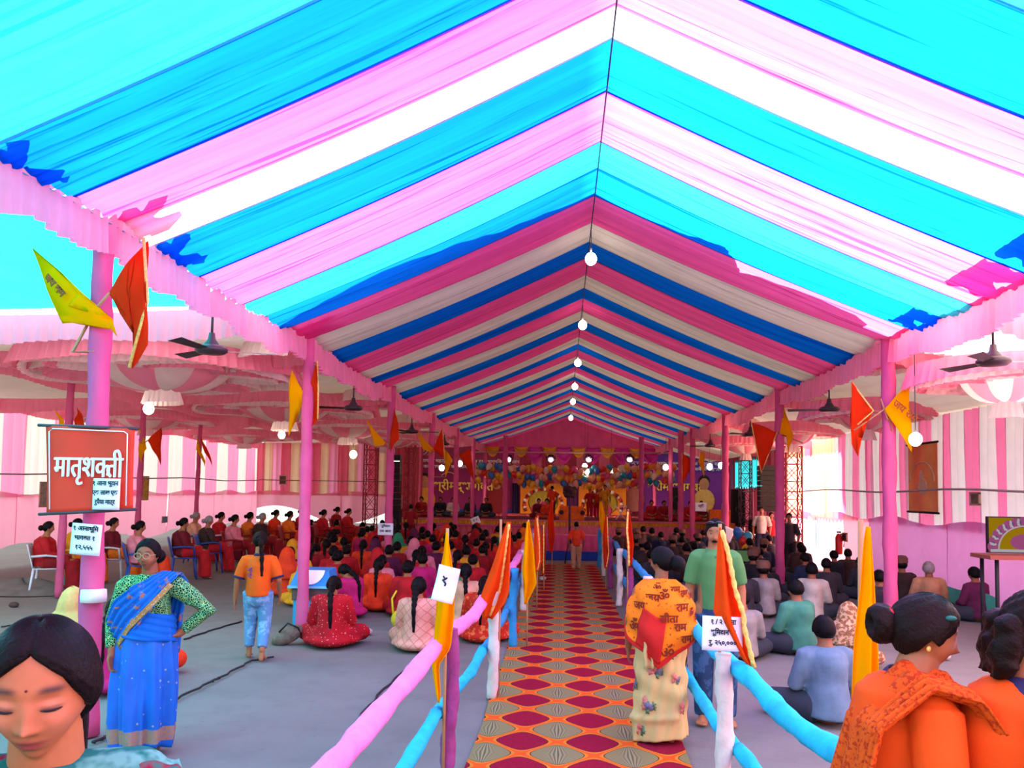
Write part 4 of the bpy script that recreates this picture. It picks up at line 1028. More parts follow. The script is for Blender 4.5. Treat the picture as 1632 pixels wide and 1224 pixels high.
# ------------------------------------------------------------------ blue saree woman
def eyes_for(root, M, open_=True):
    for s in (-1, 1):
        mb = MB(); c = M @ Vector((0.145 * s, 0.0, 0.012)); p = head_surface(Vector((0.42 * s, 0.9, 0.02)).normalized())
    return None
def blue_saree_woman():
    b = G(228, 1199); rz = PI + 0.10
    t = thing('person', 'standing woman in a blue saree and patterned green blouse, hand on hip, glasses', 'person', (b.x, b.y, 0), rz)
    S = 1.0; M = head_matrix(V(0.0, 0.06, 1.40), 0.215, -0.05, 0.05)
    mb = MB(); head_mesh(mb, M, 1.0)
    chain(mb, [(V(0, 0.0, 1.20), 0.062), (V(0, 0.02, 1.33), 0.052)])
    chain(mb, [(V(0, 0, 0.80), 0.14), (V(0, 0, 1.0), 0.12), (V(0, -0.01, 1.14), 0.12)])
    chain(mb, [(V(-0.15, 0, 1.17), 0.06), (V(0.15, 0, 1.17), 0.06)])
    # her right arm (+x is her right since she faces +y): hangs, hand at thigh
    chain(mb, [(V(0.17, 0, 1.17), 0.05), (V(0.235, 0.01, 0.93), 0.04), (V(0.205, 0.10, 0.72), 0.028)])
    hand(mb, V(0.205, 0.11, 0.715), V(-0.1, 0.1, -1), V(-1, 0.2, 0), 1, 0.95, 0.9)
    # her left arm: elbow out, hand on hip
    chain(mb, [(V(-0.17, 0, 1.17), 0.05), (V(-0.40, -0.05, 1.0), 0.042), (V(-0.21, -0.04, 0.83), 0.03)])
    hand(mb, V(-0.21, -0.035, 0.83), V(0.7, 0.35, -0.5), V(0.5, 0, 0.6), -1, 0.95, 0.5)
    for s in (-1, 1):
        chain(mb, [(V(0.075 * s, 0, 0.78), 0.085), (V(0.08 * s, 0.02, 0.42), 0.06), (V(0.085 * s, 0, 0.08), 0.036)])
        foot(mb, V(0.085 * s, 0.0, 0.075), V(0.15 * s, 1, 0), 0.95)
    body = blob('body', mb, 0.0075, SKIN_B, t, 3); paint_face(body.data, M)
    hc = hair_cap(M, 0.30, -0.28, 0.03).build('hair', HAIR, t)
    mb = MB(); mb.ell(V(0, -0.115, 1.375), (0.06, 0.05, 0.055)); mb.build('hair_bun', HAIR, t)
    # glasses
    GL = mat('glasses_frame', '#b89a72', 0.3, metal=0.6); g = MB()
    for s in (-1, 1):
        g.tube([M @ Vector((0.145 * s + 0.115 * math.cos(a), 0.435, 0.0 + 0.10 * math.sin(a))) for a in np.linspace(0, 2 * PI, 20)], 0.0028, 6, cap=False)
        g.tube([M @ Vector((0.26 * s, 0.43, 0.02)), M @ Vector((0.36 * s, 0.1, 0.02)), M @ Vector((0.36 * s, -0.05, 0.0))], 0.0025, 6)
    g.tube([M @ Vector((-0.03, 0.44, 0.02)), M @ Vector((0.03, 0.44, 0.02))], 0.0028, 6); g.build('glasses', GL, t)
    # blouse
    BL = fabric('blouse_green', '#16241a', '#9ccf6e', 70, 'scroll', 0.10, third='#3fae86')
    mb = MB(); chain(mb, [(V(0, 0, 0.93), 0.155), (V(0, 0.015, 1.08), 0.15), (V(0, 0, 1.16), 0.12)]); chain(mb, [(V(-0.15, 0, 1.18), 0.07), (V(0.15, 0, 1.18), 0.07)])
    mb.ell(V(0.07, 0.09, 1.06), (0.075, 0.07, 0.075)); mb.ell(V(-0.07, 0.09, 1.06), (0.075, 0.07, 0.075))
    mb.tube([V(0.16, 0, 1.185), V(0.2, 0, 1.07), V(0.242, 0.01, 0.93), V(0.215, 0.085, 0.745)], [0.075, 0.064, 0.056, 0.043], 14)
    mb.tube([V(-0.16, 0, 1.185), V(-0.29, -0.025, 1.09), V(-0.41, -0.05, 1.0), V(-0.235, -0.045, 0.855)], [0.075, 0.066, 0.058, 0.043], 14)
    blob('blouse', mb, 0.011, BL, t, 5)
    # skirt of the saree
    SA = border_fabric('saree_blue', '#0a5fbe', '#9a7a4a', 0.10, 0.20, '#7f93a0', 16, 0.13)
    rx = [(0, .19), (.1, .205), (.45, .215), (.75, .20), (.9, .185), (1, .165)]; ry = [(0, .17), (.3, .19), (.7, .18), (.9, .16), (1, .14)]
    def sk(u, v):
        a = 2 * PI * u; z = lerp(0.055, 0.965, v); fx = np.interp(v, *zip(*rx)); fy = np.interp(v, *zip(*ry)); lo = (1 - v)
        fold = 0.026 * lo ** 0.6 * math.sin(9 * a + 1.2 * math.sin(a * 2) + v * 3) + 0.012 * math.sin(17 * a + v * 6) * lo
        if math.sin(a) > 0.4: fold += 0.03 * lo * (0.5 + 0.5 * math.sin(24 * a)) * (math.sin(a) - 0.4)
        r = 1 + fold / 0.18
        return V((fx * r) * math.cos(a) + 0.02 * lo, fy * r * math.sin(a), z + 0.02 * math.sin(a * 3 + 1) * lo)
    thick(loft(sk, 150, 36).build('saree_skirt', SA, t), 0.004)
    # pallu over her left shoulder, across the chest to her right hip
    path = [V(0.20, 0.10, 0.84), V(0.10, 0.185, 0.98), V(-0.02, 0.215, 1.10), V(-0.12, 0.14, 1.22), V(-0.155, 0.0, 1.27), V(-0.15, -0.13, 1.18), V(-0.08, -0.19, 0.95), V(-0.05, -0.21, 0.66)]
    wd = [V(0.5, -0.1, 0.8), V(0.55, 0.1, 0.85), V(0.6, 0.15, 0.7), V(0.9, 0.15, 0.35), V(1, 0, 0.1), V(1, 0, 0), V(1, 0, 0), V(1, 0, 0)]
    nr = [V(0.4, 1, 0.2), V(0.1, 1, 0.1), V(0, 1, 0.3), V(-0.2, 0.7, 0.8), V(-0.2, 0, 1), V(-0.1, -0.8, 0.6), V(0, -1, 0), V(0, -1, 0)]
    o = thick(strip(path, wd, [0.24, 0.25, 0.21, 0.14, 0.13, 0.15, 0.18, 0.2], 5, 0.011, 26, 48, nrm=nr).build('saree_pallu', fabric('pallu_blue', '#1068c4', '#a2775a', 14, 'mottle', 0.6), t), 0.006)
    # border band lying on the pallu's edge
    path2 = [p + wv.normalized() * -0.085 + n.normalized() * 0.016 for p, wv, n in zip(path[:4], wd[:4], nr[:4])]
    thick(strip(path2, wd[:4], [0.035] * 4, 1, 0.003, 4, 24, nrm=nr[:4]).build('pallu_border', fabric('zari_brown', '#a07c4c', '#c9a86a', 60, 'dots', 0.3), t), 0.003)
    # waist wrap
    def wr(u, v):
        a = 2 * PI * u; z = lerp(0.80, 0.99, v); return V((0.198 - 0.02 * v + 0.006 * math.sin(z * 130 + 3 * a)) * math.cos(a), (0.188 - 0.02 * v + 0.006 * math.sin(z * 130 + 3 * a)) * math.sin(a), z + 0.03 * math.sin(a + 0.8))
    thick(loft(wr, 60, 14, False).build('saree_waist', fabric('saree_waist_blue', '#0a5fbe'), t), 0.004)
    return t
blue_saree_woman()

# ------------------------------------------------------------------ girl walking in orange t-shirt
OT = fabric('tshirt_orange', '#de5a10', None); NAVY = mat('navy_trim', '#262248', 0.8); JEAN = fabric('jeans_light', '#5d8fb4', '#7fabc6', 14, 'mottle', 0.55); JEAN_D = fabric('jeans_dark', '#26405f', '#39587c', 14, 'mottle', 0.55)
def orange_girl():
    b = G(408, 1049); t = thing('person', 'girl in orange t-shirt and light jeans walking away, long ponytail', 'person', (b.x, b.y, 0), 0.25); h = 1.40; k = h / 1.5
    t.scale = (k,) * 3
    M = head_matrix(V(0.0, 0.03, 1.385), 0.21, -0.25, 0.05); mb = MB(); head_mesh(mb, M, 0.7)
    chain(mb, [(V(0, 0, 1.17), 0.055), (V(0, 0.01, 1.32), 0.047)]); chain(mb, [(V(0, 0, 0.80), 0.13), (V(0, 0, 1.12), 0.11)]); chain(mb, [(V(-.14, 0, 1.16), .05), (V(.14, 0, 1.16), .05)])
    chain(mb, [(V(-.16, 0, 1.15), .045), (V(-.24, -.02, .92), .036), (V(-.265, .05, .70), .026)]); hand(mb, V(-.267, .055, .69), V(-.05, .1, -1), V(1, 0, 0), -1, .9, .6)
    chain(mb, [(V(.16, 0, 1.15), .045), (V(.235, -.03, .92), .036), (V(.24, .10, .74), .026)]); hand(mb, V(.24, .11, .735), V(0, .2, -1), V(-1, 0, 0), 1, .9, .6)
    chain(mb, [(V(-.075, 0, .76), .085), (V(-.085, .10, .43), .058), (V(-.09, .06, .085), .034)]); foot(mb, V(-.09, .06, .08), V(-.1, 1, 0), .95)
    chain(mb, [(V(.075, 0, .76), .085), (V(.085, .02, .42), .058), (V(.08, -.17, .12), .034)]); foot(mb, V(.08, -.17, .08), V(.1, 1, 0), .95)
    body = blob('body', mb, 0.0085, SKIN_A, t, 3); paint_face(body.data, M)
    hair_cap(M, 0.28, -0.34, 0.04, False).build('hair', HAIR_BR, t)
    mb = braid([V(0, -.10, 1.44), V(.03, -.155, 1.38), V(.045, -.16, 1.2), V(.05, -.16, .98)], .04, .016); mb.build('ponytail', HAIR_BR, t)
    mb = MB(); mb.tube([V(0, 0, .74), V(0, 0, .85), V(0, 0, 1.0), V(0, 0, 1.1), V(0, 0, 1.18), V(0, 0, 1.205)], [.185, .185, .175, .175, .15, .085], 26, flat=.78); chain(mb, [(V(-.135, 0, 1.155), .062), (V(.135, 0, 1.155), .062)])
    for s in (-1, 1): mb.tube([V(.13 * s, 0, 1.17), V(.18 * s, -.01, 1.08), V(.222 * s, -.02, .95)], [.075, .07, .066], 14)
    sh = blob('tshirt', mb, .011, OT, t, 4)
    for s in (-1, 1):
        mb = MB(); mb.tube([V(.217 * s, -.019, .965), V(.224 * s, -.021, .94)], [.072, .071], 16); mb.build('cuff', NAVY, t)
    mb = MB(); mb.lathe([(.058, 0), (.072, -.02), (.075, -.025), (.06, 0.02)], 20, c=(0, 0.005, 1.215)); mb.build('collar', NAVY, t)
    mb = MB(); chain(mb, [(V(0, 0, .80), .15), (V(0, 0, .74), .155)]); mb.tube([V(-.075, 0, .78), V(-.085, .10, .43), V(-.09, .06, .13)], [.105, .078, .058], 16); mb.tube([V(.075, 0, .78), V(.085, .02, .42), V(.08, -.15, .15)], [.105, .078, .058], 16)
    blob('jeans', mb, .011, JEAN, t, 3)
    # printed emblem on the back
    mb = MB(); PR = mat('print_purple', '#7a3f78', .8)
    for a0, a1, r in ((0.4, 2.8, .05), (3.3, 5.9, .05), (0, 6.2, .022)):
        mb.tube([V(-.055 + r * math.cos(a), -.150, 1.02 + r * 1.2 * math.sin(a)) for a in np.linspace(a0, a1, 16)], .010, 6)
    mb.build('back_print', PR, t)
    return t
orange_girl()

# ------------------------------------------------------------------ woman in floral saree and printed shawl
OM = fabric('shawl_orange', '#f0780f', '#a33a10', 26, 'sprays', 0.22); SHRED = mat('shawl_red', '#c01a14', 0.8, 0.12); CREAM = fabric('saree_cream', '#c9b074', None)
def floral_woman():
    b = G(1052, 1182); t = thing('person', 'woman from behind in cream floral saree and orange printed shawl on the carpet', 'person', (b.x, b.y, 0), 0.0); k = 0.985; t.scale = (k,) * 3
    M = head_matrix(V(0.01, 0.03, 1.385), 0.225, 0.95, 0.05); mb = MB(); head_mesh(mb, M, 0.8)
    chain(mb, [(V(0, 0, 1.18), .058), (V(.01, .01, 1.33), .05)]); chain(mb, [(V(0, 0, .8), .14), (V(0, 0, 1.13), .12)]); chain(mb, [(V(-.15, 0, 1.16), .055), (V(.15, 0, 1.16), .055)])
    chain(mb, [(V(-.17, 0, 1.15), .05), (V(-.24, .0, .92), .038), (V(-.245, .05, .72), .028)]); hand(mb, V(-.245, .055, .71), V(0, .1, -1), V(1, 0, 0), -1, .92, .6)
    chain(mb, [(V(.17, 0, 1.15), .05), (V(.22, .0, .90), .038), (V(.205, .06, .70), .028)]); hand(mb, V(.205, .065, .69), V(0.05, .1, -1), V(-1, 0, 0), 1, .92, .4, .3)
    for s in (-1, 1):
        chain(mb, [(V(.08 * s, 0, .76), .09), (V(.08 * s, 0, .42), .065), (V(.085 * s, 0, .08), .036)]); foot(mb, V(.085 * s, 0, .07), V(.1 * s, 1, 0), .95)
    body = blob('body', mb, .008, SKIN_B, t, 3); paint_face(body.data, M)
    hair_cap(M, .29, -.30, .035, False).build('hair', HAIR, t)
    mb = MB(); mb.ell(M @ Vector((0.0, -.62, -.10)), (.062, .058, .066)); mb.ell(M @ Vector((0.02, -.56, .0)), (.05, .05, .05)); mb.build('hair_bun', HAIR, t)
    def sk(u, v):
        a = 2 * PI * u; z = lerp(.03, .98, v); fx = np.interp(v, [0, .12, .5, .8, 1], [.205, .2, .19, .19, .16]); fy = np.interp(v, [0, .4, .8, 1], [.15, .165, .165, .13]); lo = 1 - v
        fold = .010 * math.sin(6 * a + v * 5) * lo + .007 * math.sin(13 * a - v * 9) + (.02 * math.exp(-((v - .18) / .03) ** 2) if math.cos(a) < .6 else 0)
        diag = .008 * math.sin(30 * v + 3.0 * a)
        r = 1 + (fold + diag * (1 - abs(2 * v - 1))) / .17
        return V(fx * r * math.cos(a), fy * r * math.sin(a), z + .025 * math.sin(a + 2.2) * lo)
    sko = thick(loft(sk, 120, 60).build('saree_skirt', CREAM, t), .004)
    # flower sprays on the skirt, lying on the cloth
    FL = {'p': mat('petal_pink', '#d97a70', .8), 'b': mat('petal_slate', '#6c6c86', .8), 'g': mat('leaf_green', '#5d7f58', .8)}
    for (ua, v0, s) in ((.66, .82, 1), (.70, .58, 1.1), (.655, .30, 1), (.80, .72, .9), (.84, .50, .7), (.60, .1, .8), (.5, .45, 1), (.9, .25, .8), (.99, .65, 1)):
        fl = bpy.data.objects.new('flower_spray', None); COL.objects.link(fl); fl.parent = t
        for q, (du, dv, kind, rr) in enumerate(((-.022, .03, 'p', .030), (-.008, .012, 'p', .024), (.012, -.01, 'b', .032), (.024, -.024, 'b', .022), (.036, -.002, 'g', .022), (.04, -.026, 'g', .02), (-.026, -.024, 'p', .026), (.008, -.05, 'g', .02))):
            u = ua + du * s; v = v0 + dv * s; c = sk(u % 1, v); n = V(math.cos(2 * PI * u), math.sin(2 * PI * u), 0); tan = V(-n.y, n.x, 0)
            mb = MB(); P = [c + n * .004 + tan * math.cos(a) * rr * s * (1 + .35 * math.sin(5 * a)) + V(0, 0, 1) * math.sin(a) * rr * s * (1 + .35 * math.sin(5 * a)) for a in np.linspace(0, 2 * PI, 18)[:-1]]
            mb.poly(P, .003, n); mb.build('petal', FL[kind], fl)
    # pleat tuft of the saree end hanging under the shawl
    def tf(u, v): return V(lerp(-.15, -.02, u) + .004 * math.sin(v * 9), -.195 - .02 * math.sin(u * PI * 5) * .7, lerp(.60, .80, v))
    thick((lambda q: (q.grid(tf, 22, 8), q)[1])(MB()).build('saree_end', CREAM, t), .005)
    # shawl: a cape over shoulders and back with a pointed lower corner
    def sw(u, v):
        a = lerp(PI * 0.78, PI * 2.22, u); f = math.sin((u) * PI)
        zl = np.interp(u, [0, .15, .35, .46, .58, .8, 1], [.98, .86, .72, .60, .70, .86, .95]); zt = 1.265 - .05 * abs(u - .5)
        z = lerp(zl, zt, v); w_ = np.interp(z, [.6, .8, .95, 1.1, 1.18, 1.235, 1.27], [.22, .272, .268, .235, .195, .125, .085]); d_ = np.interp(z, [.6, .85, 1.05, 1.18, 1.24, 1.27], [.215, .235, .21, .165, .12, .09])
        fo = .010 * math.sin(v * 14 + u * 9) + .008 * math.sin(u * 30 + v * 5)
        return V((w_ + fo) * math.cos(a), (d_ + fo) * math.sin(a), z)
    so = thick((lambda q: (q.grid(sw, 70, 40), q)[1])(MB()).build('shawl', OM, t), .006)
    mb = MB(); mb.grid(lambda u, v: sw(u, lerp(0, .07, v)) + V(0, 0, -.004) + V(math.cos(lerp(PI * .78, PI * 2.22, u)), math.sin(lerp(PI * .78, PI * 2.22, u)), 0) * .008, 70, 3); thick(mb.build('shawl_border', SHRED, t), .004)
    mb = MB(); mb.grid(lambda u, v: sw(lerp(.30, .47, u) - .10 * (1 - v) * 0 + .05 * v, lerp(.05, .62, v) * (1 - .12 * u)) + V(-.002, -.014, 0), 10, 16); thick(mb.build('shawl_lining', SHRED, t), .004)
    inkm = mat('shawl_ink', '#7a2410', .8)
    for (u, v, s, tx) in ((.50, .80, .10, 'ॐ'), (.62, .62, .09, 'राम'), (.42, .78, .08, 'जय'), (.72, .45, .08, 'ॐ'), (.60, .36, .085, 'राम'), (.52, .12, .12, 'ॐ'), (.70, .78, .08, 'राम'), (.53, .52, .08, 'सीता'), (.30, .30, .11, 'ॐ'), (.32, .62, .08, 'जय'), (.62, .86, .07, 'राम'), (.78, .7, .08, 'राम'), (.44, .9, .07, 'ॐ'), (.80, .25, .08, 'ॐ'), (.63, .17, .08, 'राम')):
        p = sw(u, v); a = lerp(PI * .78, PI * 2.22, u); n = V(math.cos(a), math.sin(a), 0)
        text_obj(tx, s, inkm, t, 'shawl_print', p + n * .012 - V(0, 0, s * .3), (PI / 2, 0, a + PI / 2), .002, .001)
    return t
floral_woman()

# ------------------------------------------------------------------ man in green polo
def green_man():
    p = AT(1140, 900, 7.0); t = thing('person', 'man in green polo and jeans with sunglasses on his head behind the barrier', 'person', (p.x, 7.0, 0), PI - 0.12); t.scale = (.98, .98, 1.035)
    M = head_matrix(V(0, .03, 1.515), .225, -.15, .12); mb = MB(); head_mesh(mb, M, .8)
    chain(mb, [(V(0, 0, 1.33), .066), (V(0, .01, 1.45), .06)]); chain(mb, [(V(0, 0, .92), .15), (V(0, 0, 1.15), .15), (V(0, 0, 1.28), .13)]); chain(mb, [(V(-.15, 0, 1.32), .055), (V(.15, 0, 1.32), .055)])
    for s in (-1, 1):
        chain(mb, [(V(.165 * s, 0, 1.3), .05), (V(.215 * s, -.02, 1.05), .043), (V(.215 * s, .05, .83), .032)]); hand(mb, V(.215 * s, .055, .82), V(0, .1, -1), V(-s, 0, 0), s, 1.05, .6)
        chain(mb, [(V(.09 * s, 0, .88), .10), (V(.1 * s, .02, .48), .068), (V(.1 * s, 0, .09), .042)]); foot(mb, V(.1 * s, 0, .085), V(.15 * s, 1, 0), 1.1)
    body = blob('body', mb, .009, SKIN_A, t, 3); paint_face(body.data, M)
    hair_cap(M, .27, -.22, .022, False, .5).build('hair', HAIR, t)
    mb = MB(); mb.tube([M @ Vector((x, .415 - abs(x) * .25, -.245 - abs(x) * .22)) for x in np.linspace(-.10, .10, 9)], [.003, .006, .0085, .009, .0085, .009, .0085, .006, .003], 8); mb.build('moustache', HAIR, t)
    SG = mat('sunglasses', '#14161e', .15, spec=.8)
    g = MB()
    for s in (-1, 1): g.ell(M @ Vector((.15 * s, .30, .39)), (.033, .012, .022), (M.to_3x3().normalized() @ Matrix.Rotation(-.75, 3, 'X'))); g.tube([M @ Vector((.29 * s, .25, .40)), M @ Vector((.39 * s, 0, .25))], .004, 6)
    g.tube([M @ Vector((-.04, .32, .40)), M @ Vector((.04, .32, .40))], .004, 6); g.build('sunglasses', SG, t)
    PG = fabric('polo_green', '#56894f', None)
    mb = MB(); mb.tube([V(0, 0, .87), V(0, 0, 1.0), V(0, 0, 1.15), V(0, 0, 1.26), V(0, 0, 1.35), V(0, 0, 1.385)], [.165, .17, .18, .18, .15, .085], 26, flat=.8); chain(mb, [(V(-.14, 0, 1.315), .066), (V(.14, 0, 1.315), .066)])
    for s in (-1, 1): mb.tube([V(.14 * s, 0, 1.325), V(.185 * s, -.005, 1.22), V(.21 * s, -.015, 1.10)], [.075, .067, .062], 14)
    blob('polo_shirt', mb, .012, PG, t, 4)
    for s in (-1, 1):
        mb = MB(); mb.poly([V(.012 * s, .125, 1.345), V(.075 * s, .055, 1.395), V(.085 * s, .075, 1.345), V(.045 * s, .142, 1.305)], .012); mb.build('collar', PG, t)
    mb = MB(); mb.box(V(0, .16, 1.27), (.028, .01, .13), Matrix.Rotation(.12, 3, 'X')); mb.build('placket', fabric('polo_green_dark', '#466f42'), t)
    mb = MB(); mb.tube([V(0, 0, .93), V(0, 0, .82), V(0, 0, .80)], [.165, .178, .172], 20, flat=.8)
    for s in (-1, 1): mb.tube([V(.09 * s, 0, .86), V(.1 * s, .02, .48), V(.1 * s, 0, .06)], [.112, .09, .075], 16)
    blob('jeans', mb, .012, JEAN_D, t, 3)
    mb = MB(); mb.ell(V(-.10, .158, 1.245), (.012, .004, .008)); mb.build('chest_logo', SIGNW, t)
    return t
green_man()

# ------------------------------------------------------------------ the two in orange polos at the rail
OP = fabric('polo_orange', '#dd4f0c', None)
def polo_woman(loc, rz, label, bun, hyaw, hsize=.201, shawl=False, reach=None, hz=1.475, scl=1.07):
    t = thing('person', label, 'person', loc, rz); t.scale = (scl,) * 3
    M = head_matrix(V(0, .05, hz), hsize, hyaw, .22); mb = MB(); head_mesh(mb, M, 1.25)
    chain(mb, [(V(0, 0, 1.235), .062), (V(0, .03, hz - .07), .052)]); chain(mb, [(V(0, 0, .85), .14), (V(0, 0, 1.18), .12)]); chain(mb, [(V(-.14, 0, 1.215), .05), (V(.14, 0, 1.215), .05)])
    arms = {1: [(V(.155, 0, 1.2), .048), (V(.20, -.02, .96), .04), (V(.205, .06, .74), .03)], -1: [(V(-.155, 0, 1.2), .048), (V(-.20, -.02, .96), .04), (V(-.205, .06, .74), .03)]}
    if reach: arms[-1] = [(V(-.155, 0, 1.2), .048), (V(-.27, .05, .97), .04), (reach, .03)]
    for s in (-1, 1):
        chain(mb, arms[s], 14); w_ = arms[s][-1][0]; e_ = arms[s][-2][0]
        if s < 0 and reach: hand(mb, w_ + (w_ - e_).normalized() * .01, (w_ - e_) * V(1, 1, .3) if False else V(w_.x - e_.x, w_.y - e_.y, -.1), V(0, 0, -1), -1, .98, .8)
        else: hand(mb, w_, V(0, .1, -1), V(-s, 0, 0), s, .98, .6)
        chain(mb, [(V(.085 * s, 0, .82), .09), (V(.09 * s, .02, .44), .062), (V(.09 * s, 0, .085), .038)]); foot(mb, V(.09 * s, 0, .08), V(.1 * s, 1, 0), 1)
    body = blob('body', mb, .0065, SKIN_A, t, 3); paint_face(body.data, M)
    hair_cap(M, .26, -.30, .05, False, 1.0, .012 if not bun else .004).build('hair', HAIR_BR, t)
    if bun:
        mb = MB(); R0 = M @ Vector((0, -.52, -.02))
        for q in range(7):
            a = q * 2 * PI / 7; mb.tube([R0 + V(.028 * math.cos(a + i * .5), -.012 * i + .01, .034 * math.sin(a + i * .5)) for i in range(5)], [.018, .024, .026, .022, .01], 8)
        blob('hair_bun', mb, .005, HAIR_BR, t, 3)
        mb = MB(); mb.lathe([(.034, -.008), (.042, 0), (.034, .008)], 16, closed=False); o = mb.build('hair_band', mat('hairband_red', '#c02028', .6), t); o.location = M @ Vector((0, -.44, .06)); o.rotation_euler = (PI / 2 + .3, 0, hyaw)
        mb = MB(); mb.ell(M @ Vector((.30, .18, .30)), (.012, .017, .008)); mb.build('hair_clip', mat('clip_green', '#12574e', .5), t)
        for s in (-1, 1):
            mb = MB(); mb.ell(M @ Vector((.355 * s, .0, -.155)), (.006, .006, .008)); mb.build('earring', GOLD, t)
    else:
        mb = MB()
        for q in range(16):
            a = q * .4; x0 = (q % 8 - 3.5) * .022
            mb.tube([M @ Vector((x0 * 4, -.40 - .05 * math.sin(q), .1 - .1 * i)) + V(.012 * math.sin(i * 2 + q), .012 * math.cos(i * 1.7 + q), 0) for i in range(9)], [.016, .026, .028, .028, .028, .026, .024, .018, .006], 8)
        blob('hair_curls', mb, .007, HAIR_BR, t, 2)
    mb = MB(); mb.tube([V(0, 0, .80), V(0, 0, .92), V(0, 0, 1.05), V(0, 0, 1.15), V(0, 0, 1.24), V(0, .01, 1.275)], [.18, .17, .165, .165, .14, .08], 28, flat=.82); chain(mb, [(V(-.13, 0, 1.21), .062), (V(.13, 0, 1.21), .062)])
    for s in (-1, 1): mb.ell(V(.075 * s, .105, 1.09), (.075, .06, .075))
    cu = {}
    for s in (-1, 1):
        (a, _), (b_, _) = arms[s][0], arms[s][1]; d = (b_ - a); mb.tube([a - d * .05 + V(-.02 * s, 0, .01), a + d * .4, a + d * .78], [.07, .066, .063], 16); cu[s] = (a + d * .74, a + d * .83)
    blob('polo_shirt', mb, .009, OP, t, 4)
    for s in (-1, 1):
        mb = MB(); mb.tube(cu[s], [.067, .066], 18); mb.build('cuff', NAVY, t)
    mb = MB()
    def col(u, v):
        a = 2 * PI * u; drop = .055 + .02 * math.sin(a); r = lerp(.068, .105, v)
        return V(r * math.cos(a), .015 + r * .95 * math.sin(a), 1.30 - drop * v - .02 * max(0, math.sin(a)) * 2)
    mb.grid(col, 40, 4, closeu=True); thick(mb.build('collar', NAVY, t), .006)
    mb = MB(); mb.tube([V(0, 0, .88), V(0, 0, .80), V(0, 0, .78)], [.16, .178, .17], 20, flat=.85)
    for s in (-1, 1): mb.tube([V(.085 * s, 0, .84), V(.09 * s, .02, .44), V(.09 * s, 0, .06)], [.11, .085, .07], 16)
    blob('trousers', mb, .013, mat('trousers_dark', '#22202c', .8), t, 3)
    return t
pw = AT(1447, 1010, 2.5); RZ1 = -1.5; tgt = Matrix.Rotation(-RZ1, 3, 'Z') @ (Vector((1.13, 3.06, .965)) - Vector((pw.x, 2.5, 0))) / 1.07
W1 = polo_woman((pw.x, 2.5, 0), RZ1, 'woman in orange polo with navy collar, draped orange shawl and hair bun at the rail', True, -.30, reach=tgt, hz=1.40)
pw2 = AT(1630, 1010, 2.38)
polo_woman((pw2.x + .0, 2.38, 0), -1.55, 'curly haired woman in orange polo with navy collar and cuffs beside the shawled one', False, -.25, hz=1.41, scl=1.085)
# draped shawl on the first one: over her left shoulder, falling front and back
SHO = fabric('shawl_saffron', '#d0540e', '#a8330a', 85, 'mottle', .55)
for dx, ww, nm in ((.035, .15, 'shawl'), (.105, .07, 'shawl_fold')):
    path = [V(-.02 + dx, -.16, .72), V(-.0 + dx, -.19, 1.0), V(.03 + dx, -.155, 1.18), V(.06 + dx, -.03, 1.30), V(.08 + dx, .08, 1.27), V(.09 + dx, .17, 1.12), V(.10 + dx, .18, .9), V(.10 + dx, .17, .66)]
    wds = [V(1, 0, 0)] * 3 + [V(1, 0, -.35)] * 2 + [V(1, 0, 0)] * 3; nrs = [V(0, -1, 0), V(0, -1, 0), V(0, -.9, .4), V(.3, -.2, 1), V(.3, .4, .8), V(0, 1, .2), V(0, 1, 0), V(0, 1, 0)]
    thick(strip(path, wds, [ww * 1.3, ww * 1.25, ww * 1.1, ww, ww, ww * 1.1, ww * 1.2, ww * 1.25], 3, .012 if dx == 0 else .008, 20, 60, seed=dx * 9, nrm=nrs).build(nm, SHO, W1), .007)

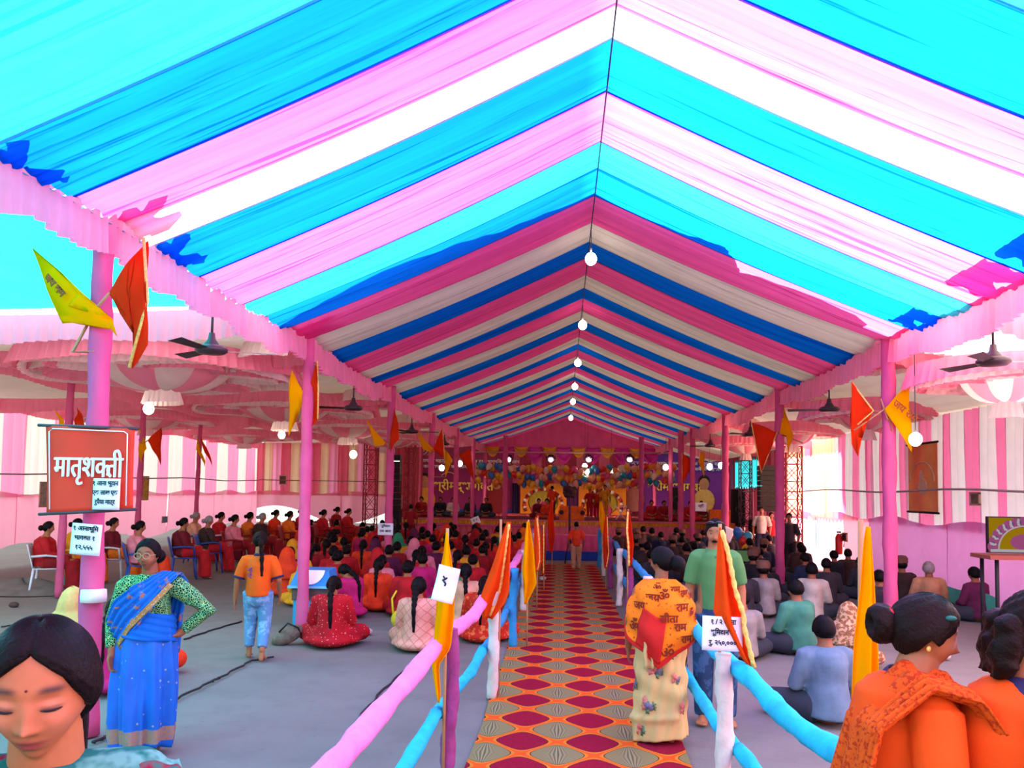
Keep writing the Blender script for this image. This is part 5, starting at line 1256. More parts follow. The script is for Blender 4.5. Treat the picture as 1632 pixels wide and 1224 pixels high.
# ------------------------------------------------------------------ girl close to the camera
def near_girl():
    Y = 1.32; c = AT(64, 1098, Y); hz = c.z; t = thing('person', 'young woman close by with lowered eyes and parted black hair, flowered top', 'person', (c.x, Y, 0), PI + .30)
    M = head_matrix(V(0, 0.0, hz), .222, .06, .16); mb = MB(); head_mesh(mb, M, 2.0)
    chain(mb, [(V(0, -.06, hz - .17), .062), (V(0, -.04, hz - .05), .053)], 20); chain(mb, [(V(0, -.05, .85), .14), (V(0, -.06, hz - .25), .12)]); chain(mb, [(V(-.15, -.06, hz - .18), .052), (V(.15, -.06, hz - .18), .052)])
    for s in (-1, 1):
        chain(mb, [(V(.165 * s, -.06, hz - .19), .05), (V(.22 * s, -.05, hz - .48), .04), (V(.2 * s, .07, hz - .76), .028)]); hand(mb, V(.2 * s, .075, hz - .77), V(0, .2, -1), V(-s, 0, 0), s, .95, .6)
        chain(mb, [(V(.085 * s, -.03, .8), .09), (V(.09 * s, -.01, .44), .062), (V(.09 * s, -.03, .085), .036)]); foot(mb, V(.09 * s, -.03, .08), V(.1 * s, 1, 0), .95)
    body = blob('body', mb, .0038, SKIN_C, t, 3); paint_face(body.data, M, True)
    hair_cap(M, .29, -.40, .045, True, .85, 0, .06).build('hair', HAIR, t)
    mb = MB(); mb.tube([V(0, -.10, hz + .02), V(0, -.13, hz - .1), V(.0, -.14, hz - .3), V(0, -.15, hz - .5)], [.05, .045, .04, .025], 14); mb.build('hair_tail', HAIR, t)
    mb = MB(); mb.ell(M @ Vector((0, .385, .14)), (.0022, .0015, .0022)); mb.build('bindi', mat('bindi_dark', '#5a1a1a', .5), t)
    def onface(x, z, off):
        d = Vector((x / .345, math.sqrt(max(.02, 1 - (x / .345) ** 2 - (z / .5) ** 2)), z / .5)); q = head_surface(d); return M @ (q + Vector((0, off, 0)))
    LASH = mat('lash_black', '#170c0a', .6)
    for s in (-1, 1):
        mb = MB(); mb.tube([onface(s * x, -.012 - 2.2 * (.148 - x) ** 2 * -1 - .012, .010) for x in np.linspace(.085, .215, 12)], [.0006, .0012, .0016, .0019, .002, .002, .002, .002, .0019, .0017, .0013, .0006], 6); mb.build('eyelash', LASH, t)
    mb = MB(); mb.tube([onface(x, -.303 - .25 * x * x, .008) for x in np.linspace(-.10, .10, 14)], [.0005] + [.0016] * 12 + [.0005], 6); mb.build('lip_line', mat('lip_dark', '#5a2420', .6), t)
    m, nt = newmat('floral_teal'); co = coord(nt); vt = nt.nodes.new('ShaderNodeTexVoronoi'); vt.inputs['Scale'].default_value = 16; nt.links.new(co, vt.inputs['Vector'])
    s_ = nt.nodes.new('ShaderNodeSeparateColor'); nt.links.new(vt.outputs['Color'], s_.inputs[0])
    cc = ramp(nt, s_.outputs[0], [(0.0, rgb('#137058')), (.25, rgb('#5f9f90')), (.45, rgb('#125f4e')), (.6, rgb('#b06a66')), (.78, rgb('#2f8488')), (.9, rgb('#7a1830'))]); nt.nodes[-1].color_ramp.interpolation = 'CONSTANT' if hasattr(nt.nodes[-1], 'color_ramp') else 'LINEAR'
    cc = mixc(nt, ramp(nt, noise(nt, co, 22, 2)[0], [(.45, (0, 0, 0)), (.6, (1, 1, 1))]), cc, rgb('#1f6a60')); principled(nt, cc, .9, None, 0, .1)
    mb = MB(); z = hz
    mb.tube([V(0, -.03, .70), V(0, -.03, .9), V(0, -.04, z - .42), V(0, -.05, z - .30), V(0, -.06, z - .185), V(0, -.065, z - .135)], [.21, .19, .18, .18, .165, .085], 28, flat=.78); chain(mb, [(V(-.14, -.06, z - .185), .066), (V(.14, -.06, z - .185), .066)])
    for s in (-1, 1): mb.tube([V(.14 * s, -.06, z - .175), V(.185 * s, -.055, z - .30), V(.22 * s, -.05, z - .48)], [.078, .07, .062], 16); mb.ell(V(.07 * s, .05, z - .33), (.07, .06, .07))
    blob('kurta_top', mb, .008, m, t, 4)
    return t
near_girl()
# ================================================================== STAGE
HAIRB = mat('print_hair', '#2a1a1a', .8)
GOLDC = mat('stage_gold', '#d8902a', .7, .2); MAROON = mat('stage_maroon', '#7a1a28', .8); FRILL = cloth('frill_pink', '#e8788c', .1); ORANGE_D = mat('orange_drape', '#e8701c', .8); BLUE_D = mat('stage_blue', '#1c3f9a', .8); BLACK = mat('black_box', '#141216', .6); STEEL = mat('truss_red', '#a8383c', .5)
SX0, SX1, SY0, SZ = -6.3, 6.5, 31.0, .74
t = thing('stage', 'low stage with pink pleated front frill and gold trim', 'stage', (0, SY0, 0))
mb = MB(); mb.box(((SX0 + SX1) / 2, 6.2, SZ / 2), (SX1 - SX0, 12.3, SZ)); mb.build('deck', MAROON, t, False)
mb = MB(); ruffle_strip(mb, [(SX0 + (SX1 - SX0) * q, -.04, SZ - .02) for q in np.linspace(0, 1, 8)], .70, .22, .03); mb.build('frill', FRILL, t)
mb = MB(); ruffle_strip(mb, [(SX0 + (SX1 - SX0) * q, -.09, SZ + .01) for q in np.linspace(0, 1, 8)], .16, .12, .02); mb.build('gold_frill', GOLDC, t)
mb = MB(); mb.tube([(SX0, -.1, SZ + .02), (SX1, -.1, SZ + .02)], .03, 6); mb.build('edge_roll', FRILL, t)
# rail in front of the stage
t = thing('stage_rail', 'pink wrapped rail in front of the stage frill', 'rail', (-6, 29.4, 0))
for x in (0, 1.8, 3.6, 5.2): mb = MB(); mb.tube([(x, 0, 0), (x, 0, .62)], .04, 8); mb.build('post', POLE_M, t)
mb = MB(); mb.tube([(0, 0, .6), (5.2, 0, .6)], .04, 8); mb.build('bar', POLE_M, t)
# pink draped block with blue base at the carpet end
p = G(912, 897); t = thing('draped_step', 'pink cloth covered block with blue base at the carpet end', 'step', (p.x, 22.6, 0))
mb = MB(); mb.box((0, .3, .12), (1.5, .6, .24)); mb.build('base', BLUE_D, t, False)
mb = MB(); mb.box((0, .32, .46), (1.5, .6, .44)); mb.build('block', mat('block_pink', '#d85a84', .8), t, False)
mb = MB(); ruffle_strip(mb, [(-.76, -.01, .68), (.76, -.01, .68)], .4, .2, .02); mb.build('drape', mat('block_pink_drape', '#c84a74', .8), t)
# banners ----------------------------------------------------------------
def banner(x0, x1, y0, y1, Y, base, top, label, portraits, crest):
    a = AT(x0, y1, Y); b_ = AT(x1, y0, Y); W_, H_ = b_.x - a.x, b_.z - a.z
    t = thing('stage_banner', label, 'banner', (a.x, Y, a.z))
    mb = MB(); mb.box((W_ / 2, .03, H_ / 2), (W_, .04, H_)); mb.build('panel', mat(label[:12] + 'p', base, .7, .15, 1.0), t, False)
    mb = MB(); mb.box((W_ / 2, .0, H_ * .76), (W_, .03, H_ * .40)); mb.build('upper_panel', mat(label[:12] + 'u', top, .7, .15, 1.0), t, False)
    mb = MB(); mb.box((W_ / 2, -.01, H_ * .02), (W_, .03, H_ * .05)); mb.build('bottom_stripe', BLUE_D, t, False)
    ty = mat('banner_yellow', '#f0d060', .7); tw = mat('banner_white', '#e8d8e0', .7)
    text_obj('श्रीमद्भागवत', H_ * .155, ty, t, loc=(W_ * .50, -.04, H_ * .30), bold=.012)
    mb = MB(); mb.tube([(W_ * .27 + q * W_ * .16, -.05, H_ * (.48 + .05 * math.sin(q * PI))) for q in np.linspace(0, 1, 10)], .02, 6); mb.build('lettering_arc', ty, t)
    for k, z in enumerate((.66, .585)): text_obj(['श्रीमद्भागवत महापुराण ज्ञान यज्ञ तथा धार्मिक सम्मेलन', 'समाज कल्याण तथा विकासको लागि सबैको सहभागिता'][k], H_ * .058, tw, t, loc=(W_ * .5, -.04, H_ * z), bold=.004, sx=1.25 if k else 1.15)
    for cx, colr in crest:
        mb = MB(); mb.lathe([(.30, 0), (.30, .02), (.25, .02), (.25, 0)], 24, closed=False); o = mb.build('crest_ring', mat('crest' + colr, colr, .6), t); o.location = (W_ * cx, -.03, H_ * .83); o.rotation_euler = (PI / 2, 0, 0)
        mb = MB(); mb.lathe([(.15, 0), (.15, .02), (.09, .02), (.09, 0)], 18, closed=False); o = mb.build('crest_mark', mat('crest' + colr, colr, .6), t); o.location = (W_ * cx, -.03, H_ * .83); o.rotation_euler = (PI / 2, 0, 0)
    for cx, body, sk in portraits:
        pr = bpy.data.objects.new('portrait', None); COL.objects.link(pr); pr.parent = t; pr.location = (W_ * cx, -.03, H_ * .06)
        mb = MB(); mb.ell((0, 0, H_ * .34), (H_ * .07, .03, H_ * .095)); mb.build('face', mat('por' + sk, sk, .7), pr)
        mb = MB(); mb.ell((0, 0, H_ * .10), (H_ * .15, .03, H_ * .17)); mb.build('robe', mat('rob' + body, body, .7), pr)
        mb = MB(); mb.ell((0, .006, H_ * .385), (H_ * .078, .025, H_ * .075)); mb.build('hair', HAIRB, pr)
    return t

banner(660, 818, 697, 816, 41.0, '#8c2264', '#8a2a58', 'magenta stage banner with yellow title and two portraits, women side', [(.10, '#d89a3a', '#b9805c'), (.84, '#8a2024', '#b9805c')], [(.07, '#d8b0b8')])  # reddish light on this purple banner is put into its panel colours
banner(1003, 1152, 703, 815, 41.0, '#7a2a90', '#552a92', 'purple stage banner with yellow title and teal crest, men side', [(.05, '#b06a60', '#b9805c'), (.80, '#d8a860', '#b9805c')], [(.90, '#4aa6a0'), (.68, '#5a8fa6')])
# arch pictures -------------------------------------------------------------
def arch_picture(x0, x1, y0, y1, Y, label):
    a = AT(x0, y1, Y); b_ = AT(x1, y0, Y); W_, H_ = b_.x - a.x, b_.z - a.z; t = thing('arch_picture', label, 'picture', (a.x, Y, a.z), 0, 'orange arch pictures behind the stage')
    mb = MB(); mb.box((W_ / 2, .05, H_ / 2), (W_, .06, H_)); mb.build('panel', ORANGE_P, t, False)
    mb = MB(); ruffle_strip(mb, [(0, -.02, H_), (W_, -.02, H_)], .22, .14, .02); mb.build('frill', GOLDC, t)
    mb = MB(); mb.ell((W_ / 2, 0, H_ * .42), (W_ * .33, .03, H_ * .38)); mb.build('niche', mat('niche_olive', '#a8942a', .7), t)
    mb = MB(); mb.ell((W_ * .47, -.03, H_ * .20), (W_ * .24, .04, H_ * .24)); mb.build('figure', mat('arch_magenta', '#c8347a', .7), t)
    mb = MB(); mb.ell((W_ * .40, -.05, H_ * .47), (W_ * .07, .03, H_ * .08)); mb.build('figure_top', mat('arch_white', '#e8d0b8', .7), t)
    for q in range(26):
        an = lerp(-.35, PI + .35, q / 25); mb = MB(); r = .075 + .02 * (q % 2)
        mb.ell((W_ / 2 + W_ * .41 * math.cos(an), -.04, H_ * .36 + H_ * .46 * math.sin(an)), (r, .03, r), None, 8, 6); mb.build('flower', (FLW if q % 3 == 0 else (FLM if q % 3 == 1 else FLR)), t)
    mb = MB(); mb.box((W_ / 2, -.06, -H_ * .12), (W_, .05, H_ * .24)); mb.build('blue_skirt', BLUE_D, t, False)
ORANGE_P = mat('arch_orange', '#e88a1c', .7, .15, 1.5); FLW = mat('arch_flower_white', '#e8d8c0', .7); FLM = mat('arch_flower_maroon', '#7a1f2a', .7); FLR = mat('arch_flower_red', '#c83a2a', .7)
arch_picture(829, 903, 771, 822, 40.5, 'orange picture with flower arch left of the dark covered stand')
arch_picture(922, 998, 773, 823, 40.5, 'orange picture with flower arch behind the red draped figures')
for (x0, x1, c, lab) in ((816, 828, '#2a1c4a', 'dark indigo drape between banner and arch picture'), (903, 922, '#5a2a5a', 'plum drape between the two arch pictures')):
    a = AT(x0, 828, 40.8); b_ = AT(x1, 770, 40.8); mb = MB(); mb.grid(lambda u, v: (lerp(a.x, b_.x, u), 40.8 + .04 * math.sin(u * 20), lerp(.7, b_.z, v)), 16, 6); tag(mb.build('stage_drape', mat('drape' + c, c, .8)), lab, 'drape')
# swags at the top ------------------------------------------------------------
for k in range(12):
    x0 = -3.6 + k * .68; mb = MB()
    mb.grid(lambda u, v: (x0 + .72 * u, 38.7 - .08 * math.sin(v * 9), 3.98 - .05 * v - (.42 * v + .05) * (math.sin(u * PI) ** .8) - .3 * v * (k % 2)), 14, 8)
    tag(mb.build('stage_swag', mat('swag_gold', '#e0a02a', .7) if k % 2 == 0 else mat('swag_magenta', '#c02a8a', .7)), ('gold' if k % 2 == 0 else 'magenta') + ' draped swag over the balloon garland', 'swag', 'gold and magenta swags over the stage')
# balloons ----------------------------------------------------------------------
bmats = [('red', '#d8281e'), ('yellow', '#e8b020'), ('cream', '#e8cfa8'), ('blue', '#2a6fb0'), ('teal', '#2a9aa8'), ('peach', '#eaa27a'), ('orange', '#e8842a'), ('pink', '#d8487a')]
BMT = {n: mat('balloon_' + n, c, .3, .06, 3, spec=.5) for n, c in bmats}
mb = MB(); mb.lathe([(0.001, .155), (.06, .145), (.105, .10), (.12, .04), (.108, -.03), (.07, -.10), (.025, -.145), (.012, -.155), (.022, -.175), (.001, -.172)], 14, closed=False); BME = mb.mesh('balloon', BMT['red'])
def balloon(p, n, lab=None, s=1.0, rot=None):
    o = bpy.data.objects.new('balloon', BME); COL.objects.link(o); o.location = p; o.scale = (s,) * 3; o.rotation_euler = rot or (rnd.uniform(-.7, .7), rnd.uniform(-.7, .7), rnd.uniform(0, 6))
    o.material_slots[0].link = 'OBJECT'; o.material_slots[0].material = BMT[n]
    tag(o, lab or n + ' balloon in the garland strung over the stage', 'balloon', 'balloons of the stage garland')
order = ['cream', 'yellow', 'red', 'orange', 'teal', 'peach', 'blue', 'orange', 'pink', 'peach', 'red', 'yellow', 'cream']
bx = 0
for i in range(46):
    px = 757 + i * 7.0
    for r in range(3):
        py = 743 + 11.5 * r + 7 * math.sin((px - 757) / 318 * PI) + rnd.uniform(-3, 3)
        n = order[(i * 3 + r * 5 + (i * i) % 7) % len(order)]
        if 770 < px < 795 and r == 0: n = ['cream', 'yellow', 'blue'][i % 3]
        if r == 2 and rnd.random() < .25: continue
        balloon(AT(px + rnd.uniform(-2, 2), py, 36.0 + rnd.uniform(-.15, .15)), n, s=1.15)
tag((lambda q: (q.tube([AT(752 + 330 * f, 740 + 8 * math.sin(f * PI), 36.1) for f in np.linspace(0, 1, 30)], .012, 5), q)[1])(MB()).build('garland_cord', mat('cord_dark', '#4a4048', .6)), 'thin cord carrying the balloon garland', 'cord')
for (px, py, n) in ((1176, 850, 'blue'), (1192, 857, 'teal'), (1185, 864, 'red'), (1189, 872, 'yellow')): balloon(AT(px, py, 20.5), n, n + ' balloon floating over the men by the green screen', 1.0, (0, 0, 0))
# stage lamps ----------------------------------------------------------------------
for k, px in enumerate((811, 878, 938, 1003)):
    p = AT(px, 731, 36.4); t = thing('stage_lamp', 'black can shaped stage lamp over the balloons', 'lamp', p, 0, 'stage lamps over the balloons')
    mb = MB(); mb.tube([(0, -.16, -.02), (0, .14, .02)], [.20, .15], 16); mb.build('can', BLACK, t)
    mb = MB(); mb.lathe([(.16, 0), (.16, .01), (.0, .012)], 16, closed=False); o = mb.build('lens', mat('lamp_lens', '#3a3040', .2, spec=.8), t); o.location = (0, -.165, -.02); o.rotation_euler = (PI / 2, 0, 0)
    ld = bpy.data.lights.new('stage_lamp_light', 'SPOT'); ld.energy = 2600; ld.color = (1.0, .72, .55); ld.spot_size = 2.4; ld.spot_blend = .8; ld.shadow_soft_size = .15; lo = bpy.data.objects.new('lamp_beam', ld); COL.objects.link(lo); lo.parent = t; lo.location = (0, -.2, -.05); lo.rotation_euler = (1.15, 0, PI if False else 0)
    mb = MB(); mb.tube([(-.21, 0, 0), (-.21, 0, .26), (.21, 0, .26), (.21, 0, 0)], .014, 6); mb.build('yoke', BLACK, t)
tag((lambda q: (q.tube([(-4.2, 36.4, AT(811, 731, 36.4).z + .27), (4.8, 36.4, AT(1003, 731, 36.4).z + .27)], .035, 8), q)[1])(MB()).build('lamp_bar', mat('bar_pale', '#c8a090', .5)), 'horizontal bar carrying the stage lamps', 'bar')
# trusses and speakers -----------------------------------------------------------
def truss(p, h, s, label, m=None):
    t = thing('truss_tower', label, 'truss', (p[0], p[1], 0)); m = m or STEEL
    for dx in (-1, 1):
        for dy in (-1, 1): mb = MB(); mb.tube([(dx * s, dy * s, 0), (dx * s, dy * s, h)], .022, 6); mb.build('leg', m, t)
    n = int(h / (2 * s) / 1.1); dz = h / n
    for i in range(n):
        for (a, b_) in (((-1, -1), (1, -1)), ((1, -1), (1, 1)), ((1, 1), (-1, 1)), ((-1, 1), (-1, -1))):
            mb = MB(); mb.tube([(a[0] * s, a[1] * s, i * dz), (b_[0] * s, b_[1] * s, (i + 1) * dz)], .012, 5); mb.build('brace', m, t)
            mb = MB(); mb.tube([(b_[0] * s, b_[1] * s, i * dz), (a[0] * s, a[1] * s, (i + 1) * dz)], .012, 5); mb.build('brace', m, t)
            mb = MB(); mb.tube([(a[0] * s, a[1] * s, (i + 1) * dz), (b_[0] * s, b_[1] * s, (i + 1) * dz)], .014, 5); mb.build('rung', m, t)
def gx(px, Y): return AT(px, 800, Y).x
truss((gx(590, 30), 30.0), 3.85, .22, 'red lattice truss tower at the rose curtain end')
truss((gx(652, 32.6), 32.6), 3.85, .2, 'red lattice truss tower beside the red-lit purple banner')
truss((gx(1262, 21.0), 21.0), 3.1, .2, 'lattice truss tower against the sunlit wall')
truss((gx(1188, 34), 34.0), 3.8, .22, 'lattice truss tower in front of the blue curtain', mat('truss_grey', '#6a5a64', .5))
def line_array(p, z0, z1, wd, label, n):
    t = thing('speaker_column', label, 'speaker', (p[0], p[1], z0)); dz = (z1 - z0) / n
    for k in range(n):
        mb = MB(); mb.box((0, 0, dz * (k + .5)), (wd, .4, dz * .94)); c = mb.build('cabinet', BLACK, t, False)
        mb = MB(); mb.box((0, -.205, dz * (k + .5)), (wd * .9, .012, dz * .8)); mb.build('grille', mat('grille', '#241d20', .8, .2, 80), c, False)
    mb = MB(); mb.tube([(0, 0, z1 - z0), (0, 0, max(.3, 4.0 - z0))], .015, 6); mb.build('hanger', STEEL, t)
p1 = AT(1222, 815, 25); p2 = AT(1222, 742, 25); line_array((p1.x, 25.0), p1.z, p2.z, .48, 'tall black line array speaker hanging on the men side', 9)
p1 = AT(628, 815, 29); p2 = AT(628, 725, 29); line_array((p1.x, 29.0), p1.z, p2.z, .42, 'tall black line array speaker hanging on the women side', 9)
for (px, y0, y1, Y, lab) in ((627, 813, 850, 29.5, 'black floor speaker under the women side line array'), (1077, 777, 812, 34.0, 'black speaker box on the stage before the purple banner'), (1176, 780, 838, 35.0, 'black speaker stack beside the blue curtain'), (1205, 828, 846, 33.0, 'black wedge speaker on the stage wing')):
    a = AT(px, y1, Y); b_ = AT(px, y0, Y); t = thing('speaker_box', lab, 'speaker', (a.x, Y, a.z)); h = b_.z - a.z
    mb = MB(); mb.box((0, 0, h / 2), (.5, .45, h)); mb.build('cabinet', BLACK, t, False)
    mb = MB(); mb.lathe([(.17, 0), (.15, .02), (.05, -.03), (.0, -.02)], 18, closed=False); o = mb.build('cone', mat('cone_grey', '#3a3236', .6), t); o.location = (0, -.23, h * .45); o.rotation_euler = (PI / 2, 0, 0)
    if a.z > SZ + .1 or a.x > SX1:
        mb = MB(); mb.tube([(0, 0, 0), (0, 0, (SZ if a.x < SX1 else 0) - a.z)], .03, 8); mb.build('stand', STEEL, t)
# blue curtain
CY = cloth('curtain_cyan', '#3ac8d8', .7, tcol='#40e0f0')
t = thing('blue_curtain', 'bright turquoise curtain glowing behind the truss tower', 'curtain', (9.2, 37.5, 2.15))
for k in range(5):
    mb = MB(); mb.grid(lambda u, v: (-.08 * math.sin(u * 12 + k), 1.2 * (k + u * 1.02), 1.45 * v), 16, 6); mb.build('curtain_fold', CY, t)
# orange lectern, sofa, draped figures, covered stand
p = AT(1146, 880, 29.0); t = thing('lectern', 'lectern draped in orange pleated cloth', 'lectern', (p.x, 29.0, 0)); zt = AT(1146, 813, 29).z
mb = MB(); mb.box((0, .1, zt / 2), (.6, .5, zt)); mb.build('body', mat('lectern_wood', '#8a5428', .7), t, False)
mb = MB(); ruffle_strip(mb, [(-.36, -.19, zt + .02), (.36, -.19, zt + .02)], zt * .95, .1, .025); mb.build('drape', ORANGE_D, t)
mb = MB(); mb.tube([(.1, .1, zt), (.1, .0, zt + .25)], .01, 6); mb.build('microphone', mat('mic_silver', '#c8c0c0', .3), t)
p = AT(911, 848, 33.0); t = thing('sofa', 'low orange sofa with round bolster arms on the stage', 'sofa', (p.x, 33.0, SZ))
mb = MB(); mb.box((0, 0, .14), (1.0, .6, .28)); mb.build('seat', ORANGE_D, t, False); mb = MB(); mb.box((0, .28, .36), (1.0, .14, .36)); mb.build('backrest', ORANGE_D, t, False)
for s in (-1, 1):
    mb = MB(); mb.tube([(s * .42, -.36, .30), (s * .42, .2, .30)], .13, 14); a_ = mb.build('bolster', ORANGE_D, t); mb = MB(); mb.tube([(s * .42, -.375, .30), (s * .42, -.36, .30)], .09, 12); mb.build('bolster_end', mat('bolster_dark', '#3a2a3a', .7), a_)
p = G(907, 898); t = thing('covered_stand', 'dark bundle on a tall thin stand at the carpet end', 'stand', (p.x, 21.6, 0))
zz = AT(907, 785, 21.6).z
for an in (0, 2.1, 4.2): mb = MB(); mb.tube([(.22 * math.cos(an), .22 * math.sin(an), 0), (0, 0, .7)], .014, 6); mb.build('leg', BLACK, t)
mb = MB(); mb.tube([(0, 0, .5), (0, 0, zz)], .03, 8); mb.build('post', mat('post_plum', '#4a2030', .7), t)
mb = MB(); rr_ = random.Random(3)
for k in range(26):
    a1, b1 = rr_.uniform(0, 6.28), rr_.uniform(-.6, 1.4); mb.ell((.10 * math.cos(a1), .10 * math.sin(a1), zz - .02 + .10 * b1), (.09, .08, .08), None, 8, 6)
mb.build('bundle', mat('bundle_dark', '#3a1c1a', .8, .3, 20, .5), t)
# trestle with white crossed legs
p = AT(989, 838, 34.0); t = thing('folding_stand', 'small white stand with crossed legs on the stage', 'stand', (p.x, 34.0, SZ))
for s in (-1, 1): mb = MB(); mb.tube([(-.2 * s, 0, 0), (.2 * s, 0, .52)], .018, 6); mb.build('leg', PAPER, t)
mb = MB(); mb.box((0, 0, .53), (.5, .3, .03)); mb.build('top', PAPER, t, False)

# ================================================================== SIDE FURNISHINGS
# picture screen on the right wall
XW = WR - .14
q = [ATX(px, py, XW) for px, py in ((1449, 818), (1495, 815), (1492, 702), (1447, 712))]
y0, y1 = q[1].y, q[0].y; z0, z1 = .5 * (q[0].z + q[1].z), .5 * (q[2].z + q[3].z)
t = thing('picture_screen', 'tan hanging screen with faint arch picture on the curtain wall', 'screen', (XW, y0, z0))
mb = MB(); mb.box((0, (y1 - y0) / 2, (z1 - z0) / 2), (.012, y1 - y0, z1 - z0)); mb.build('sheet', cloth('screen_tan', '#dcb084', .72), t, False)
for zz_, nm in ((0, 'bottom_rod'), (z1 - z0, 'top_rod')): mb = MB(); mb.tube([(-.01, -.05, zz_), (-.01, y1 - y0 + .05, zz_)], .02, 8); mb.build(nm, BLACK, t)
fm = mat('screen_pale', '#c8a582', .7); cy, cz = (y1 - y0) / 2, (z1 - z0) * .45
mb = MB(); mb.tube([(-.012, cy + .42 * (y1 - y0) * math.cos(a), cz + .35 * math.sin(a)) for a in np.linspace(0, PI, 20)], .015, 6); mb.build('arch_outline', fm, t)
mb = MB(); mb.ell((-.008, cy, cz - .1), (.008, .2, .16)); mb.ell((-.008, cy + .04, cz + .1), (.008, .09, .1)); mb.build('picture_shape', fm, t)
def frame_on(cx, cy_, w_, h_, plane, val, label, c='#6a5a4a'):
    """small framed picture on a wall"""
    if plane == 'x':
        p = ATX(cx, cy_, val); s = p.y / FPX; r = PI / 2 if val < 0 else -PI / 2; ww = max(.28, w_ * s)
    else:
        p = AT(cx, cy_, val); s = val / FPX; r = 0; ww = w_ * s
    t = thing('framed_picture', label, 'picture', p, r); hh = h_ * s
    mb = MB(); mb.box((0, 0, 0), (ww, .02, hh)); mb.build('picture', mat('pic' + c, c, .6, .4, 12), t, False)
    for (x, z, a, b1) in ((0, hh / 2, ww + .03, .03), (0, -hh / 2, ww + .03, .03), (-ww / 2, 0, .03, hh), (ww / 2, 0, .03, hh)): mb = MB(); mb.box((x, -.01, z), (a, .03, b1)); mb.build('frame_bar', mat('frame_wood', '#b09078', .5), t, False)
frame_on(1555, 795, 20, 18, 'x', WR - .10, 'small framed picture beside the tan screen')
frame_on(1347, 856, 11, 12, 'x', WR - .10, 'small dark framed picture by the sunlit gap', '#4a3a3a')
frame_on(69, 788, 12, 40, 'x', WL + .09, 'framed picture half hidden by the red sign', '#9a9a8a')
frame_on(231, 778, 19, 38, 'x', WL + .09, 'yellow framed picture on the bright curtain', '#c8b04a')
frame_on(396, 763, 11, 14, 'y', 33.16, 'small dark picture on the rose curtain by the white gap', '#5a4030')
frame_on(451, 765, 11, 14, 'y', 33.16, 'small dark picture on the rose curtain by the bulb', '#5a4030')
frame_on(262, 828, 16, 9, 'x', WL + .13, 'small blue card on the pink skirt of the bright wall', '#6a9ad0')
# ropes along the walls
tag((lambda q: (q.tube([(WL + .16, yy, 2.1 + .03 * math.sin(yy)) for yy in np.linspace(0, 33, 30)], .02, 6), q)[1])(MB()).build('wall_rope', mat('rope_grey', '#a09498', .8)), 'grey rope strung along the bright curtain wall', 'rope')
tag((lambda q: (q.tube([(WR - .15, yy, 2.0 + .03 * math.sin(yy)) for yy in np.linspace(0, 30, 30)], .02, 6), q)[1])(MB()).build('wall_rope', mat('rope_grey', '#a09498', .8)), 'grey rope strung along the wall with the tan screen', 'rope')
tag((lambda q: (q.tube([(WL + s_, 32.98, 2.15) for s_ in np.linspace(0.2, 6, 12)], .02, 6), q)[1])(MB()).build('wall_rope', mat('rope_brown', '#8a5a54', .8)), 'brown rope strung along the rose curtain', 'rope')
# television on a stand
YV = 10.6; a = AT(1575, 881, YV); b_ = AT(1690, 825, YV); W_, H_ = b_.x - a.x, b_.z - a.z
if a.x + W_ > WR - .2: W_ = WR - .2 - a.x
t = thing('television', 'flat screen showing a yellow picture with purple flower arch', 'television', (a.x, YV, a.z))
mb = MB(); mb.box((W_ / 2, .03, H_ / 2), (W_, .05, H_)); mb.build('case', BLACK, t, False)
mb = MB(); mb.box((W_ / 2, 0, H_ / 2), (W_ - .03, .012, H_ - .03)); mb.build('screen', emit('tv_yellow', '#d8a818', .75), t, False)
EP = [emit('tv_purple', '#9a6ab8', .7), emit('tv_white', '#f0e6f0', .8), emit('tv_pink', '#e070b0', .7)]
for k in range(40):
    an = lerp(.0, PI, k / 39); r = .04 + .014 * (k % 3); mb = MB(); mb.ell((W_ / 2 + W_ * .44 * math.cos(an), -.009, .05 + (H_ * .74) * math.sin(an)), (r, .003, r), None, 8, 6); mb.build('flower', EP[k % 3], t)
mb = MB(); mb.tube([(W_ / 2 + W_ * .36 * math.cos(an), -.01, .05 + H_ * .64 * math.sin(an)) for an in np.linspace(0, PI, 24)], .009, 6); mb.build('arch_line', EP[1], t)
mb = MB(); mb.ell((W_ * .5, -.009, .14), (W_ * .2, .004, .10)); mb.build('picture_shape', EP[2], t)
mb = MB(); mb.box((W_ / 2, -.009, .03), (W_ - .05, .006, .035)); mb.build('caption_bar', EP[1], t, False)
t = thing('screen_stand', 'dark stand with shelf under the flat screen', 'stand', (a.x, YV, 0))
mb = MB(); mb.box((W_ / 2, .1, a.z - .05), (W_ + .1, .5, .05)); mb.build('shelf', mat('shelf_brown', '#8a4a3a', .6), t, False)
for x in (.06, W_ - .06):
    for y in (-.08, .28): mb = MB(); mb.tube([(x, y, 0), (x, y, a.z - .07)], .025, 8); mb.build('leg', BLACK, t)
# green cloth patch at the foot of the right wall
p0, p1 = G(1506, 966), G(1563, 969)
t = MB(); zt = .42; X_ = WR - .30
t.grid(lambda u, v: (X_ + .03 * math.sin(u * 9), lerp(12.6, 14.2, u), lerp(0.01, zt, v) + .02 * math.sin(u * 6) * v), 14, 5)
tag(t.build('green_cloth', cloth('cloth_mint', '#4fc89a', .5)), 'mint green cloth sheet at the foot of the mauve skirt', 'cloth')
